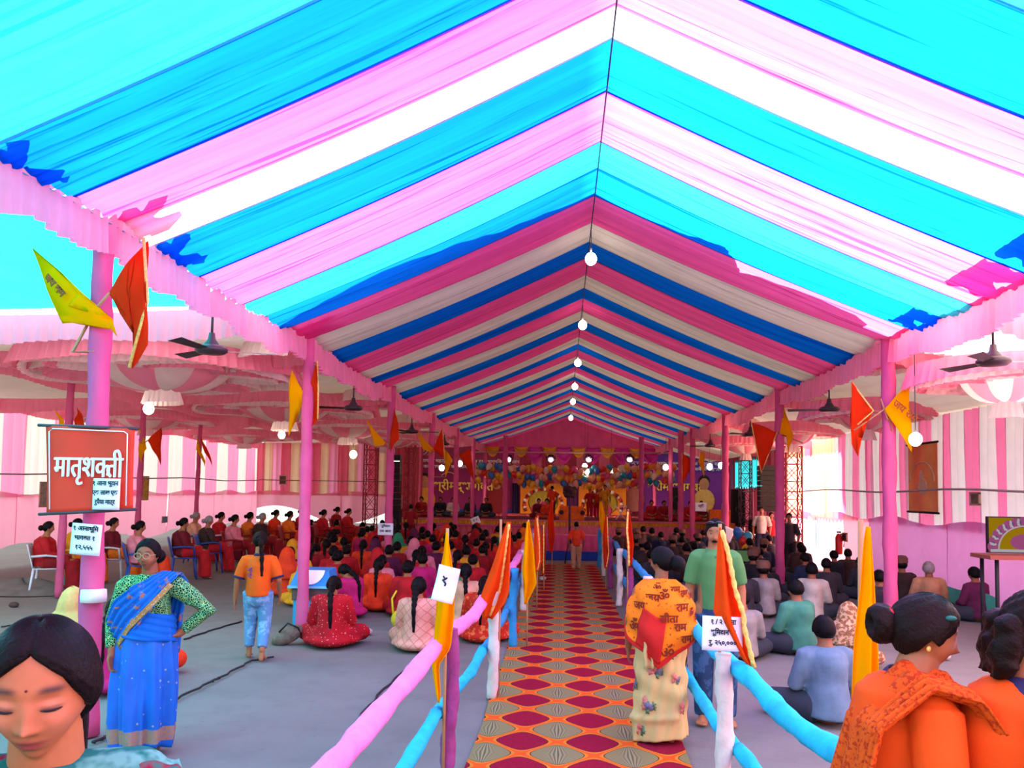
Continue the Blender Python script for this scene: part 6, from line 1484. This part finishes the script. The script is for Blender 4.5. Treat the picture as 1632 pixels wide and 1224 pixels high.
# extinguisher
p = ATX(1337, 865, WR - .2); t = thing('fire_extinguisher', 'red fire extinguisher hung by the sunlit gap', 'extinguisher', p)
mb = MB(); mb.lathe([(.0, -.28), (.08, -.27), (.085, -.2), (.085, .12), (.05, .2), (.02, .22)], 14, closed=False); mb.build('cylinder', mat('ext_red', '#b81a1a', .35), t)
mb = MB(); mb.box((0, 0, .25), (.1, .03, .04)); mb.build('handle', BLACK, t, False); mb = MB(); mb.tube([(.03, -.02, .24), (.12, -.02, .1), (.1, -.02, -.1)], .012, 6); mb.build('hose', BLACK, t)
# green screen on a stand among the men
p = AT(1183, 896, 18.5); t = thing('monitor', 'pale green display on a stand among the seated men', 'monitor', (p.x, 18.5, 0)); zb = p.z; hh = AT(1183, 876, 18.5).z - zb
mb = MB(); mb.box((0, 0, zb + hh / 2), (.38, .03, hh)); mb.build('case', BLACK, t, False); mb = MB(); mb.box((0, -.02, zb + hh / 2), (.34, .01, hh - .04)); mb.build('screen', emit('screen_green', '#9ac88a', .35), t, False)
mb = MB(); mb.tube([(0, .02, 0), (0, .02, zb)], .02, 8); mb.build('stand', BLACK, t)
# blue box with sloping lid behind the second pole
p = G(487, 1003); t = thing('collection_box', 'blue box with sloping blue and white lid by the pole', 'box', (p.x, p.y + .34, 0), .05); CYB = mat('box_cyan', '#2aa0c8', .5); k = .9
mb = MB(); mb.box((0, 0, .20 * k), (.46, .42, .40 * k)); mb.build('base', CYB, t, False)
mb = MB(); mb.box((0, 0, .50 * k), (.50, .44, .19 * k)); mb.build('middle', mat('box_grey', '#5a4a48', .7, .4, 12), t, False)
mb = MB(); mb.box((0, 0, .605 * k), (.60, .52, .03)); mb.build('rim', mat('box_rim', '#7ac0d8', .5), t, False)
mb = MB(); vs = [(-.28, -.24, .62 * k), (.28, -.24, .62 * k), (.28, .24, .62 * k), (-.28, .24, .62 * k), (-.22, -.10, .84 * k), (.22, -.10, .84 * k), (.24, .22, .86 * k), (-.24, .22, .86 * k)]
mb.add(vs, [(3, 2, 1, 0), (0, 1, 5, 4), (1, 2, 6, 5), (2, 3, 7, 6), (3, 0, 4, 7), (4, 5, 6, 7)]); mb.build('lid', mat('box_lid_blue', '#1f7fc8', .45), t, False)
mb = MB(); P = [Vector((.17 * math.cos(a), -.245 + .13 * (1 - math.sin(a) * .9), .62 * k + .2 * (1 - math.sin(a) * .9))) for a in np.linspace(0, PI, 14)]; mb.poly(P, .01, Vector((0, -.8, .5))); mb.build('lid_window', SIGNW, t, False)
# handbag on the floor
p = G(458, 1026); t = thing('handbag', 'grey brown handbag slumped on the floor by the pole', 'bag', p, .3)
mb = MB(); chain_pts = [((-.11, 0, .09), .075), ((0, 0, .11), .095), ((.12, 0, .13), .075)]
mb.ell((0, 0, .10), (.21, .085, .10), Matrix.Rotation(-.45, 3, 'Y'))
me = solidify_blob(mb, .012, 4) 
BAGM = mat('bag_leather', '#6f6454', .5, .3, 20, .4)
me.materials.clear(); me.materials.append(BAGM); o = bpy.data.objects.new('pouch', me); COL.objects.link(o); o.parent = t
mb = MB(); mb.tube([(-.10, -.05, .15), (.0, -.09, .26), (.12, -.06, .2), (.16, -.03, .1)], .012, 8); mb.build('strap', mat('strap_dark', '#2a2624', .5), t)
# cables and litter on the floor
cab = mat('cable_black', '#2c2628', .7)
for pts, lab in (([(270, 1120), (335, 1088), (352, 1080), (400, 1054), (445, 1046)], 'black cable on the floor running past the walking girl'), ([(292, 1020), (340, 1004), (395, 988)], 'black cable on the floor behind the blue saree'), ([(0, 1000), (40, 994), (90, 985), (130, 978)], 'black cable on the floor near the elders chairs'), ([(146, 1185), (165, 1178), (182, 1168)], 'short black cable at the foot of the thick pole'), ([(560, 1160), (610, 1100), (668, 1050)], 'grey seam cord across the floor near the barrier')):
    P = [G(*q) + Vector((0, 0, .006)) for q in pts]; mb = MB(); Q = []
    for a, b_ in zip(P, P[1:]): Q += [a.lerp(b_, f / 6) + Vector((.015 * math.sin(f * 2), .02 * math.cos(f * 1.7), 0)) for f in range(6)]
    mb.tube(Q, .011, 6); tag(mb.build('floor_cable', cab), lab, 'cable')
p = G(35, 943); mb = MB()
def heap(u, v):
    a = 2 * PI * u; r = v; return p + Vector((1.1 * r * math.cos(a), .6 * r * math.sin(a), .20 * (1 - r * r) * (1 + .25 * math.sin(3 * a + 4 * r))))
mb.grid(heap, 36, 8, closeu=True); tag(mb.build('cloth_heap', mat('heap_grey', '#6a605c', .9, .2)), 'dark grey cloth heap on the floor by the elders', 'heap')
p = G(130, 965); mb = MB(); mb.grid(lambda u, v: p + Vector((.26 * v * math.cos(2 * PI * u) * (1 + .3 * math.sin(6 * PI * u)), .2 * v * math.sin(2 * PI * u), .14 * (1 - v) * (1 + .4 * math.sin(8 * PI * u)) + .012)), 30, 6, closeu=True); tag(mb.build('yellow_cloth', mat('cloth_lemon', '#d8c820', .8)), 'crumpled lemon yellow cloth on the floor under a chair', 'cloth')
for (px, py, lab) in ((22, 967, 'dark small stone on the tarp near the elders'), (585, 1010, 'small clear wrapper scrap beside the red dotted saree'), (1505, 1050, 'white paper scrap on the floor behind the shawled woman'), (865, 1224 - 300, 'pale scrap lying at the carpet edge')):
    p = G(px, py); mb = MB(); mb.ell((0, 0, .03), (.08, .06, .045), None, 8, 6); o = mb.build('floor_scrap', mat('scrap' + str(px), '#4a3430' if px < 100 else '#b8b0a8', .8)); o.location = p; tag(o, lab, 'scrap')
# ================================================================== SEATED CROWD
DEF = mat('garment_default', '#a01820', .85)
def seat_proto(kind, hair):
    """person sitting on the ground, facing +Y; parts body, garment, hair"""
    t = thing('person', 'x', 'person'); man = kind == 'man'; pitch = .05 if hair != 'bow' else .6
    hy = .03 if hair != 'bow' else .16; hzz = .675 if hair != 'bow' else .63
    M = head_matrix(V(0, hy, hzz), .215, 0, pitch); mb = MB(); head_mesh(mb, M, .4)
    chain(mb, [(V(0, 0, .50), .06), (V(0, hy * .5, hzz - .07), .052)]); chain(mb, [(V(0, -.02, .14), .15), (V(0, -.01, .32), .125), (V(0, 0, .46), .12)])
    for s in (-1, 1):
        chain(mb, [(V(.15 * s, 0, .49), .055), (V(.215 * s, .05, .27), .042), (V(.10 * s, .26, .20), .03)]); hand(mb, V(.10 * s, .26, .2), V(-.7 * s, .5, 0), V(0, 0, -1), s, 1, .5)
        chain(mb, [(V(.09 * s, .02, .10), .095), (V(.31 * s, .24, .11), .07), (V(-.02 * s, .38, .06), .045)]); foot_pts = V(-.06 * s, .40, .045); chain(mb, [(V(-.02 * s, .38, .05), .035), (V(-.14 * s, .36, .035), .028)])
    b = blob('body', mb, .013, SKIN_B if man else SKIN_A, t, 2); paint_face(b.data, M)
    mb = MB(); mb.tube([V(0, -.02, .05), V(0, -.02, .16), V(0, -.015, .30), V(0, 0, .44), V(0, 0, .52), V(0, 0, .56)], [.215, .20, .175, .19, .165, .08], 20, flat=.8); chain(mb, [(V(-.14, 0, .49), .072), (V(.14, 0, .49), .072)])
    for s in (-1, 1):
        mb.tube([V(.14 * s, 0, .51), V(.185 * s, .02, .38), V(.218 * s, .05, .27), V(.15 * s, .17, .235)], [.08, .068, .06, .052], 12)
    lower = MB() if man else mb
    for s in (-1, 1): lower.tube([V(.07 * s, -.02, .11), V(.2 * s, .12, .115), V(.32 * s, .25, .115)], [.125, .11, .09], 14); lower.ell(V(.31 * s, .25, .11), (.095, .095, .09)); lower.tube([V(.31 * s, .25, .10), V(.1 * s, .37, .07)], [.085, .06], 12)
    if not man: mb.ell(V(0, .12, .06), (.33, .30, .07)); mb.ell(V(0, -.06, .075), (.24, .2, .075))
    g = blob('garment', mb, .016, DEF, t, 3)
    if man: blob('trousers', lower, .018, mat('trousers_slate', '#30343e', .85), t, 2)
    if hair == 'covered':
        mb = MB()
        def sc(u, v):
            a = 2 * PI * u; z = lerp(.30, .81, v); r = np.interp(z, [.3, .45, .52, .57, .67, .75, .795, .81], [.24, .225, .20, .135, .118, .09, .04, .004]); f = 1 + .04 * math.sin(9 * a + v * 4)
            return V(r * f * math.cos(a), hy * v + r * f * .92 * math.sin(a) - .02 - (.03 if math.sin(a) > .55 and z > .56 else 0), z)
        mb.grid(sc, 44, 24, closeu=True); thick(mb.build('head_scarf', DEF, t), .006)
        mb = hair_cap(M, .3, -.3, .02); mb.build('hair', HAIR, t)
    else:
        hair_cap(M, .27, -.32 if not man else -.24, .035 if not man else .02, False, .8).build('hair', HAIR, t)
        if hair == 'bun': mb = MB(); mb.ell(M @ Vector((0, -.58, -.05)), (.055, .05, .055)); mb.build('hair_bun', HAIR, t)
        if hair in ('braid', 'bow'):
            braid([M @ Vector((0, -.44, .0)), V(.0, -.13, .58), V(.01, -.2, .46), V(.015, -.2, .22)], .042, .015).build('braid', HAIR, t)
            mb = MB(); mb.ell(M @ Vector((0, -.52, -.05)), (.03, .018, .018)); mb.build('hair_tie', mat('hair_tie_white', '#d8b8b8', .6), t)
        if hair == 'cap':
            mb = MB(); mb.lathe([(.098, -.03), (.10, .0), (.098, .05), (.07, .085), (.0, .092)], 20, closed=False); o = mb.build('cap', mat('cap_brown', '#6a4434', .8), t); o.location = M @ Vector((0, -.02, .28))
    return t
PROTO = {('w', 'bun'): seat_proto('woman', 'bun'), ('w', 'braid'): seat_proto('woman', 'braid'), ('w', 'bow'): seat_proto('woman', 'bow'), ('w', 'covered'): seat_proto('woman', 'covered'), ('m', 'short'): seat_proto('man', 'short'), ('m', 'cap'): seat_proto('man', 'cap')}
GAR = {'crimson': '#b0141c', 'deep red': '#8c1018', 'orange red': '#dc3a14', 'orange': '#e8701a', 'magenta': '#b81a62', 'maroon': '#6a1220', 'rose pink': '#d87a86', 'mustard': '#d8941c', 'green': '#2a8a5a', 'peach': '#d8a07c', 'plum': '#5a1a40', 'yellow': '#e8a060',
       'charcoal': '#2e2a30', 'dark brown': '#3a2822', 'pale grey': '#88827c', 'off white': '#b4a898', 'navy': '#20283e', 'dusty blue': '#62788c', 'beige': '#b0805c', 'sea green': '#42836a', 'black': '#1a181c'}
GMAT = {k: mat('garment ' + k, v, .85, .22, 7, .25, 40) for k, v in GAR.items()}
SPECIAL = {'dotted red': fabric('garment_dotted_red', '#b01420', '#e8b0a0', 34, 'dots', .16), 'peach checked': fabric('garment_peach_check', '#dd9c84', '#c87a68', 60, 'grid', .93), 'floral brown': fabric('garment_floral_brown', '#8a5a3c', '#c8a078', 24, 'mottle', .52), 'red floral': fabric('garment_red_floral', '#c02818', '#e07038', 22, 'mottle', .56)}
used_proto = set()
def seat(kind, hair, colour, loc, rz, label, scale=1.0, group=None, hairm=None, scarf=None):
    pr = PROTO[(kind, hair)]
    if (kind, hair) in used_proto: o = dup(pr)
    else: o = pr; used_proto.add((kind, hair))
    o.location = loc; o.rotation_euler = (0, 0, rz); o.scale = (scale,) * 3; o['label'] = label; o['group'] = group or 'audience seated on the floor'
    m = GMAT.get(colour) or SPECIAL[colour]
    for c in o.children:
        nm = c.name.split('.')[0]
        if nm in ('garment', 'head_scarf'):
            c.material_slots[0].link = 'OBJECT'; c.material_slots[0].material = (GMAT[scarf] if scarf and nm == 'head_scarf' else m)
        if hairm and nm.startswith('hair') and nm != 'hair_tie': c.material_slots[0].link = 'OBJECT'; c.material_slots[0].material = hairm
    return o
TAKEN = []
def fore(px, py, kind, hair, colour, rz, label, scale=1.0, **kw):
    p = G(px, py); TAKEN.append((p.x, p.y)); return seat(kind, hair, colour, (p.x, p.y + .18, 0), rz, label, scale, **kw)
fore(520, 1034, 'w', 'bow', 'dotted red', .15, 'seated woman in red white dotted saree bending forward beside the pole', 1.1)
fore(660, 1040, 'w', 'braid', 'peach checked', -.1, 'seated woman in peach checked kurta with a long dark braid', 1.08)
fore(552, 985, 'w', 'bow', 'magenta', .9, 'seated woman in magenta with orange scarf leaning by the blue box', 1.02)
fore(597, 975, 'w', 'braid', 'orange red', 0, 'seated woman in plain orange red with a white hair tie, behind the peach kurta', 1.02)
fore(644, 985, 'w', 'bun', 'crimson', 0, 'seated woman in crimson beside a yellow bag', 1.05)
fore(738, 998, 'w', 'braid', 'peach', .1, 'seated woman in plain peach behind the yellow pennant', 1.08)
fore(712, 975, 'w', 'bun', 'green', 0, 'seated woman in green behind the pink rail', .95)
fore(766, 1026, 'w', 'bow', 'red floral', -.1, 'seated woman in red floral cloth against the barrier post', 1.08)
fore(478, 968, 'w', 'covered', 'mustard', .3, 'seated woman with mustard head scarf behind the blue box', .95)
fore(160, 1108, 'w', 'braid', 'magenta', 0, 'seated woman in magenta kurta behind the thick pink pole', 1.08)
fore(193, 1085, 'w', 'braid', 'orange red', .1, 'seated woman in orange red behind the blue saree', 1.1)
fore(92, 1075, 'w', 'covered', 'yellow', 0, 'seated woman under a pale yellow scarf behind the thick pink pole', 1.05)
p = G(640, 1003); mb = MB(); mb.ell((0, 0, .13), (.15, .09, .14)); t = thing('shoulder_bag', 'bright yellow bag on the floor behind the crimson seated woman', 'bag', p); mb.build('pouch', mat('bag_yellow', '#d8c020', .5), t)
mb = MB(); mb.tube([V(-.12, 0, .2), V(-.15, .05, .4), V(-.1, .1, .5)], .014, 8); mb.build('strap', mat('bag_yellow', '#d8c020', .5), t)
eld = [(75, 945, 'white', 'crimson', 'deep red'), (122, 930, 'yellow', 'mustard', 'orange'), (180, 925, 'white', 'maroon', 'orange'), (222, 938, 'blue', 'rose pink', 'orange red'), (292, 922, 'blue', 'maroon', 'crimson'), (312, 905, 'blue', 'peach', 'crimson'), (332, 912, 'blue', 'dark brown', 'crimson'), (352, 903, 'white', 'crimson', 'maroon'), (374, 905, 'red', 'rose pink', 'deep red'), (398, 902, 'red', 'orange', 'crimson'), (418, 896, 'red', 'dark brown', 'deep red'), (440, 890, 'red', 'orange red', 'crimson'), (462, 886, 'red', 'orange', 'deep red'), (482, 882, 'red', 'crimson', 'maroon'), (516, 878, 'red', 'crimson', 'deep red'), (538, 874, 'red', 'deep red', 'crimson'), (556, 872, 'red', 'crimson', 'crimson')]
EP_ = [G(px, py - (9 if i > 4 and i % 2 else 0)) for i, (px, py, *_) in enumerate(eld)]
for q in EP_: TAKEN += [(q.x, q.y), (q.x + .35, q.y + .15)]
for px, Y in ((1214, 24.0), (1229, 24.3), (1258, 20.2), (655, 27.0)): TAKEN.append((AT(px, 800, Y).x, Y))
# women crowd
def where_w(x, y, xl):
    if abs(y - 17.3) < 1.6 and abs(x - XL) < 1.3: return 'by the noticed pole'
    if abs(y - 22.9) < 1.6 and abs(x - XL) < 1.3: return 'past the noticed pole'
    if y > 25.6: return 'in the rows nearest the stage'
    if y < 14.6: return 'in the rearmost rows of women'
    if x > -1.9: return 'beside the aisle barrier, women side'
    if x < xl + 1.1: return 'at the elders side'
    return 'between the poles and barrier' if x > XL else 'between the poles and elders'
def where_m(x, y):
    if abs(y - 16.9) < 1.7 and abs(x - XR) < 1.4: return 'by the pole with two pennants'
    if y > 23: return 'in the rows nearest the stage'
    if x > 5.2: return 'along the curtain wall'
    if x < 2.4: return 'beside the aisle barrier, men side'
    return 'in the rearmost rows of men' if y < 14.5 else 'mid crowd among the men'
TY = {'bun': 'low hair bun', 'braid': 'long dark braid', 'bow': 'bowed head and braid', 'covered': 'covered head'}
wcols = ['crimson', 'deep red', 'crimson', 'orange red', 'maroon', 'deep red', 'magenta', 'crimson', 'orange', 'plum', 'rose pink', 'crimson', 'deep red', 'orange red', 'green', 'mustard']
cr = random.Random(21); n = 0; y = 12.9
while y < 28.2:
    xl = -4.5 - (y - 13) * .30; x = xl + cr.uniform(0, .5)
    while x < -1.05:
        xx, yy = x + cr.uniform(-.1, .1), y + cr.uniform(-.18, .18)
        if all((xx - a) ** 2 + (yy - b_) ** 2 > .5 for a, b_ in TAKEN) and all(abs(xx - XL) > .32 or abs(yy - q) > .4 for q in PLY):
            c = wcols[cr.randrange(len(wcols))]; h = cr.choice(['bun', 'bun', 'braid', 'braid', 'covered', 'bow'])
            seat('w', h, c, (xx, yy, 0), cr.uniform(-.35, .25), 'seated woman in %s with %s %s' % (c, TY[h], where_w(xx, yy, xl)), cr.uniform(.94, 1.06)); n += 1
        x += cr.uniform(.72, .86)
    y += .98
# men
fore(1278, 1046, 'm', 'short', 'sea green', .5, 'seated man in sea green shirt and jeans with legs stretched out', 1.12)
for c in bpy.context.scene.objects:
    pass
fore(1328, 1160, 'm', 'short', 'dusty blue', .15, 'seated man in dusty blue shirt behind the yellow pennant', 1.12)
fore(1362, 1070, 'w', 'covered', 'floral brown', -.4, 'seated figure wrapped in brown floral shawl by the yellow pennant', .9)
fore(1300, 990, 'm', 'short', 'off white', -.3, 'seated man in off white shirt leaning among dark jackets', 1.1)
fore(1222, 985, 'm', 'cap', 'pale grey', 0, 'seated man in pale grey shirt and brown cap beside the pole', 1.05)
fore(1188, 990, 'm', 'short', 'charcoal', .1, 'seated man in charcoal jacket below the green screen', 1.08)
fore(1490, 985, 'm', 'short', 'beige', -.2, 'seated man in beige shirt near the mint green cloth', 1.1, hairm=HAIR_GREY)
fore(1446, 972, 'm', 'cap', 'dark brown', .1, 'seated man in dark brown with cap near the mauve skirt', 1.08)
fore(1566, 992, 'm', 'short', 'plum', .4, 'seated man in plum sweater in front of the flat screen stand', 1.05)
fore(1412, 1003, 'm', 'short', 'charcoal', .3, 'seated man in charcoal behind the shawled woman', 1.05)
fore(1190, 1055, 'm', 'short', 'pale grey', .0, 'seated man in pale grey behind the orange pennant', 1.0)
mcols = ['charcoal', 'dark brown', 'black', 'charcoal', 'navy', 'black', 'dark brown', 'charcoal', 'black', 'maroon', 'navy', 'charcoal', 'dark brown', 'black']
y = 12.2; n = 0
while y < 26:
    x = 1.75 + cr.uniform(0, .4)
    while x < 6.1:
        xx, yy = x + cr.uniform(-.12, .12), y + cr.uniform(-.2, .2)
        if all((xx - a) ** 2 + (yy - b_) ** 2 > .55 for a, b_ in TAKEN) and all(abs(xx - XR) > .34 or abs(yy - q) > .45 for q in PRY) and not (yy < 13.5 and xx > 4.7) and not (abs(xx - 3.97) < .5 and abs(yy - 18.5) < .5):
            c = mcols[cr.randrange(len(mcols))]; h = cr.choice(['short', 'short', 'short', 'cap'])
            seat('m', h, c, (xx, yy, 0), cr.uniform(-.3, .5), 'seated man in %s with %s %s' % (c, 'brown cap' if h == 'cap' else 'short dark hair', where_m(xx, yy)), cr.uniform(.96, 1.08)); n += 1
        x += cr.uniform(.74, 1.0)
    y += 1.12
# musicians and guests sitting on the stage
for k, (px, c) in enumerate(((672, 'deep red'), (700, 'black'), (722, 'off white'), (748, 'charcoal'), (775, 'black'), (858, 'maroon'), (872, 'orange red'), (1040, 'crimson'), (1058, 'deep red'), (1080, 'off white'), (1100, 'crimson'), (1120, 'maroon'))):
    X = AT(px, 800, 34.0).x
    seat('m' if c in ('black', 'charcoal', 'off white') else 'w', 'short' if c in ('black', 'charcoal', 'off white') else 'bun', c, (X, 34.0 + .4 * (k % 2), SZ), PI + .2 * (k % 3 - 1), 'person in %s sitting on the stage facing the audience' % c, 1.05, group='people seated on the stage')
# ------------------------------------------------------------------ standing background people
def stand_proto():
    t = thing('person', 'x', 'person'); M = head_matrix(V(0, .02, 1.5), .215, 0, .05); mb = MB(); head_mesh(mb, M, .4)
    chain(mb, [(V(0, 0, 1.28), .06), (V(0, .01, 1.44), .053)]); chain(mb, [(V(0, 0, .9), .14), (V(0, 0, 1.24), .12)]); chain(mb, [(V(-.16, 0, 1.26), .055), (V(.16, 0, 1.26), .055)])
    for s in (-1, 1):
        chain(mb, [(V(.18 * s, 0, 1.25), .05), (V(.25 * s, -.02, 1.0), .04), (V(.24 * s, .08, .79), .03)]); hand(mb, V(.24 * s, .085, .78), V(0, .1, -1), V(-s, 0, 0), s, 1, .6)
        chain(mb, [(V(.09 * s, 0, .86), .09), (V(.095 * s, .04 * s, .46), .062), (V(.095 * s, .07 * s, .09), .038)]); foot(mb, V(.095 * s, .07 * s, .08), V(.1 * s, 1, 0), 1.05)
    b = blob('body', mb, .012, SKIN_B, t, 2); paint_face(b.data, M)
    mb = MB(); mb.tube([V(0, 0, .80), V(0, 0, .95), V(0, 0, 1.12), V(0, 0, 1.22), V(0, 0, 1.30), V(0, 0, 1.335)], [.19, .185, .19, .19, .155, .08], 22, flat=.76); chain(mb, [(V(-.15, 0, 1.265), .07), (V(.15, 0, 1.265), .07)])
    for s in (-1, 1): mb.tube([V(.15 * s, 0, 1.28), V(.20 * s, -.01, 1.16), V(.24 * s, -.02, 1.02)], [.08, .072, .066], 12)
    blob('garment', mb, .014, DEF, t, 3)
    mb = MB(); mb.tube([V(0, 0, .9), V(0, 0, .82)], [.15, .165], 18, flat=.85)
    for s in (-1, 1): mb.tube([V(.09 * s, 0, .86), V(.095 * s, .04 * s, .46), V(.095 * s, .07 * s, .07)], [.108, .086, .07], 12)
    blob('trousers', mb, .015, DEF, t, 2)
    hair_cap(M, .27, -.26, .025, False, .6).build('hair', HAIR, t)
    return t
SP = stand_proto(); first = True
def stand(loc, rz, top, bottom, label, scale):
    global first
    o = SP if first else dup(SP); first = False
    o.location = loc; o.rotation_euler = (0, 0, rz); o.scale = (scale,) * 3; o['label'] = label; o['group'] = 'people standing further back'
    for c in o.children:
        nm = c.name.split('.')[0]
        if nm in ('garment', 'trousers'): c.material_slots[0].link = 'OBJECT'; c.material_slots[0].material = GMAT[top if nm == 'garment' else bottom]
b = G(918, 908); stand((b.x, b.y, 0), .1, 'orange red', 'beige', 'boy in orange shirt and pale trousers walking away on the carpet', 76 * b.y / FPX / 1.62)
for (px, py, Y, rz, top, bot, lab, s) in ((1214, 0, 24.0, 2.8, 'off white', 'navy', 'man in off white shirt standing beyond the seated men', .95), (1229, 0, 24.3, 3.3, 'crimson', 'charcoal', 'person in crimson standing next to the off white shirt', .85), (1258, 0, 20.2, 2.6, 'charcoal', 'black', 'person in charcoal standing before the lattice tower', .9), (940, 1, 36.0, PI, 'crimson', 'crimson', 'figure draped in crimson standing before the arch picture', .8), (951, 1, 36.2, PI, 'orange red', 'crimson', 'figure draped in orange red standing before the arch picture', .8), (964, 1, 35.8, PI, 'mustard', 'mustard', 'figure draped in mustard yellow standing on the stage', .9), (880, 1, 35.5, .3, 'orange red', 'maroon', 'person in orange red standing on the stage left of the sofa', .85), (655, 0, 27.0, .1, 'deep red', 'maroon', 'woman in deep red standing behind the noticed pole', .85)):
    X = AT(px, 800, Y).x; stand((X, Y, SZ if py else 0), rz, top, bot, lab, s)
# ------------------------------------------------------------------ elders on plastic chairs
def chair_proto():
    t = thing('plastic_chair', 'x', 'chair'); m = DEF
    mb = MB(); mb.grid(lambda u, v: ((u - .5) * .44, (v - .5) * .42, .43 - .03 * math.sin(u * PI) * math.sin(v * PI)), 8, 8); thick(mb.build('seat', m, t), .018)
    bk = MB(); bk.grid(lambda u, v: ((u - .5) * (.44 - .05 * v), -.20 - .10 * v - .03 * math.sin(u * PI), .44 + .40 * v), 10, 6); thick(bk.build('backrest', m, t), .018)
    for sx in (-1, 1):
        for sy in (-1, 1): mb = MB(); mb.tube([(sx * .20, sy * .19, .43), (sx * .235, sy * .24, 0)], [.022, .018], 8); mb.build('leg', m, t)
        mb = MB(); mb.tube([(sx * .22, -.23, .64), (sx * .25, 0, .66), (sx * .25, .17, .64), (sx * .23, .19, .43)], .02, 8); mb.build('armrest', m, t)
    return t
def chair_person_proto():
    t = thing('person', 'x', 'person'); M = head_matrix(V(0, -.02, 1.12), .215, 0, .05); mb = MB(); head_mesh(mb, M, .4)
    chain(mb, [(V(0, -.07, .93), .058), (V(0, -.03, 1.06), .05)]); chain(mb, [(V(0, -.05, .55), .14), (V(0, -.07, .88), .12)])
    for s in (-1, 1):
        chain(mb, [(V(.15 * s, -.06, .90), .052), (V(.205 * s, .02, .68), .04), (V(.08 * s, .24, .64), .03)]); hand(mb, V(.08 * s, .24, .64), V(-.6 * s, .5, 0), V(0, 0, -1), s, 1, .5)
        chain(mb, [(V(.09 * s, .0, .53), .095), (V(.11 * s, .36, .52), .07), (V(.11 * s, .40, .09), .038)]); foot(mb, V(.11 * s, .40, .08), V(0, 1, 0), 1)
    b = blob('body', mb, .013, SKIN_A, t, 2); paint_face(b.data, M)
    mb = MB(); mb.tube([V(0, -.05, .47), V(0, -.05, .6), V(0, -.07, .78), V(0, -.07, .90), V(0, -.065, .975)], [.2, .185, .185, .17, .08], 20, flat=.8); chain(mb, [(V(-.14, -.06, .90), .07), (V(.14, -.06, .90), .07)])
    for s in (-1, 1): mb.tube([V(.14 * s, -.06, .92), V(.18 * s, -.02, .80), V(.205 * s, .02, .68), V(.13 * s, .16, .65)], [.078, .068, .058, .05], 12)
    blob('garment', mb, .015, DEF, t, 3)
    mb = MB()
    for s in (-1, 1): mb.tube([V(.08 * s, -.05, .54), V(.11 * s, .34, .55)], [.13, .115], 14); mb.tube([V(.1 * s, .36, .56), V(.1 * s, .40, .3), V(.11 * s, .40, .04)], [.115, .12, .13], 14)
    mb.box((0, .39, .28), (.2, .16, .46)); blob('skirt', mb, .017, DEF, t, 4)
    hair_cap(M, .28, -.3, .03, False, .7).build('hair', HAIR, t); mb = MB(); mb.ell(M @ Vector((0, -.56, -.05)), (.05, .045, .05)); mb.build('hair_bun', HAIR, t)
    return t
CH, CPP = chair_proto(), chair_person_proto(); CHM = {'blue': mat('plastic_blue', '#2a4a9a', .35), 'white': mat('plastic_white', '#d0d4e0', .35), 'red': mat('plastic_red', '#9a1c1c', .35), 'yellow': mat('plastic_yellow', '#d89a2a', .35)}

for i, (px, py, cc, g1, g2) in enumerate(eld):
    p = G(px, py - (9 if i > 4 and i % 2 else 0)); rz = -1.15 + .25 * math.sin(i * 2.3); p.z = 0
    o = CH if i == 0 else dup(CH); o.location = p; o.rotation_euler = (0, 0, rz); o['group'] = 'plastic chairs of the elders'; o['label'] = '%s plastic chair under the elder in %s over %s' % (cc, g1, g2)
    for c in o.children: c.material_slots[0].link = 'OBJECT'; c.material_slots[0].material = CHM[cc]
    q = CPP if i == 0 else dup(CPP); q.location = p; q.rotation_euler = (0, 0, rz); q['group'] = 'elders sitting on chairs'; q['label'] = 'elder in %s top and %s skirt sitting on a %s plastic chair' % (g1, g2, cc)
    for c in q.children:
        nm = c.name.split('.')[0]
        if nm == 'garment': c.material_slots[0].link = 'OBJECT'; c.material_slots[0].material = GMAT[g1]
        if nm == 'skirt': c.material_slots[0].link = 'OBJECT'; c.material_slots[0].material = GMAT[g2]
        if nm.startswith('hair') and i in (5, 6, 10): c.material_slots[0].link = 'OBJECT'; c.material_slots[0].material = HAIR_GREY
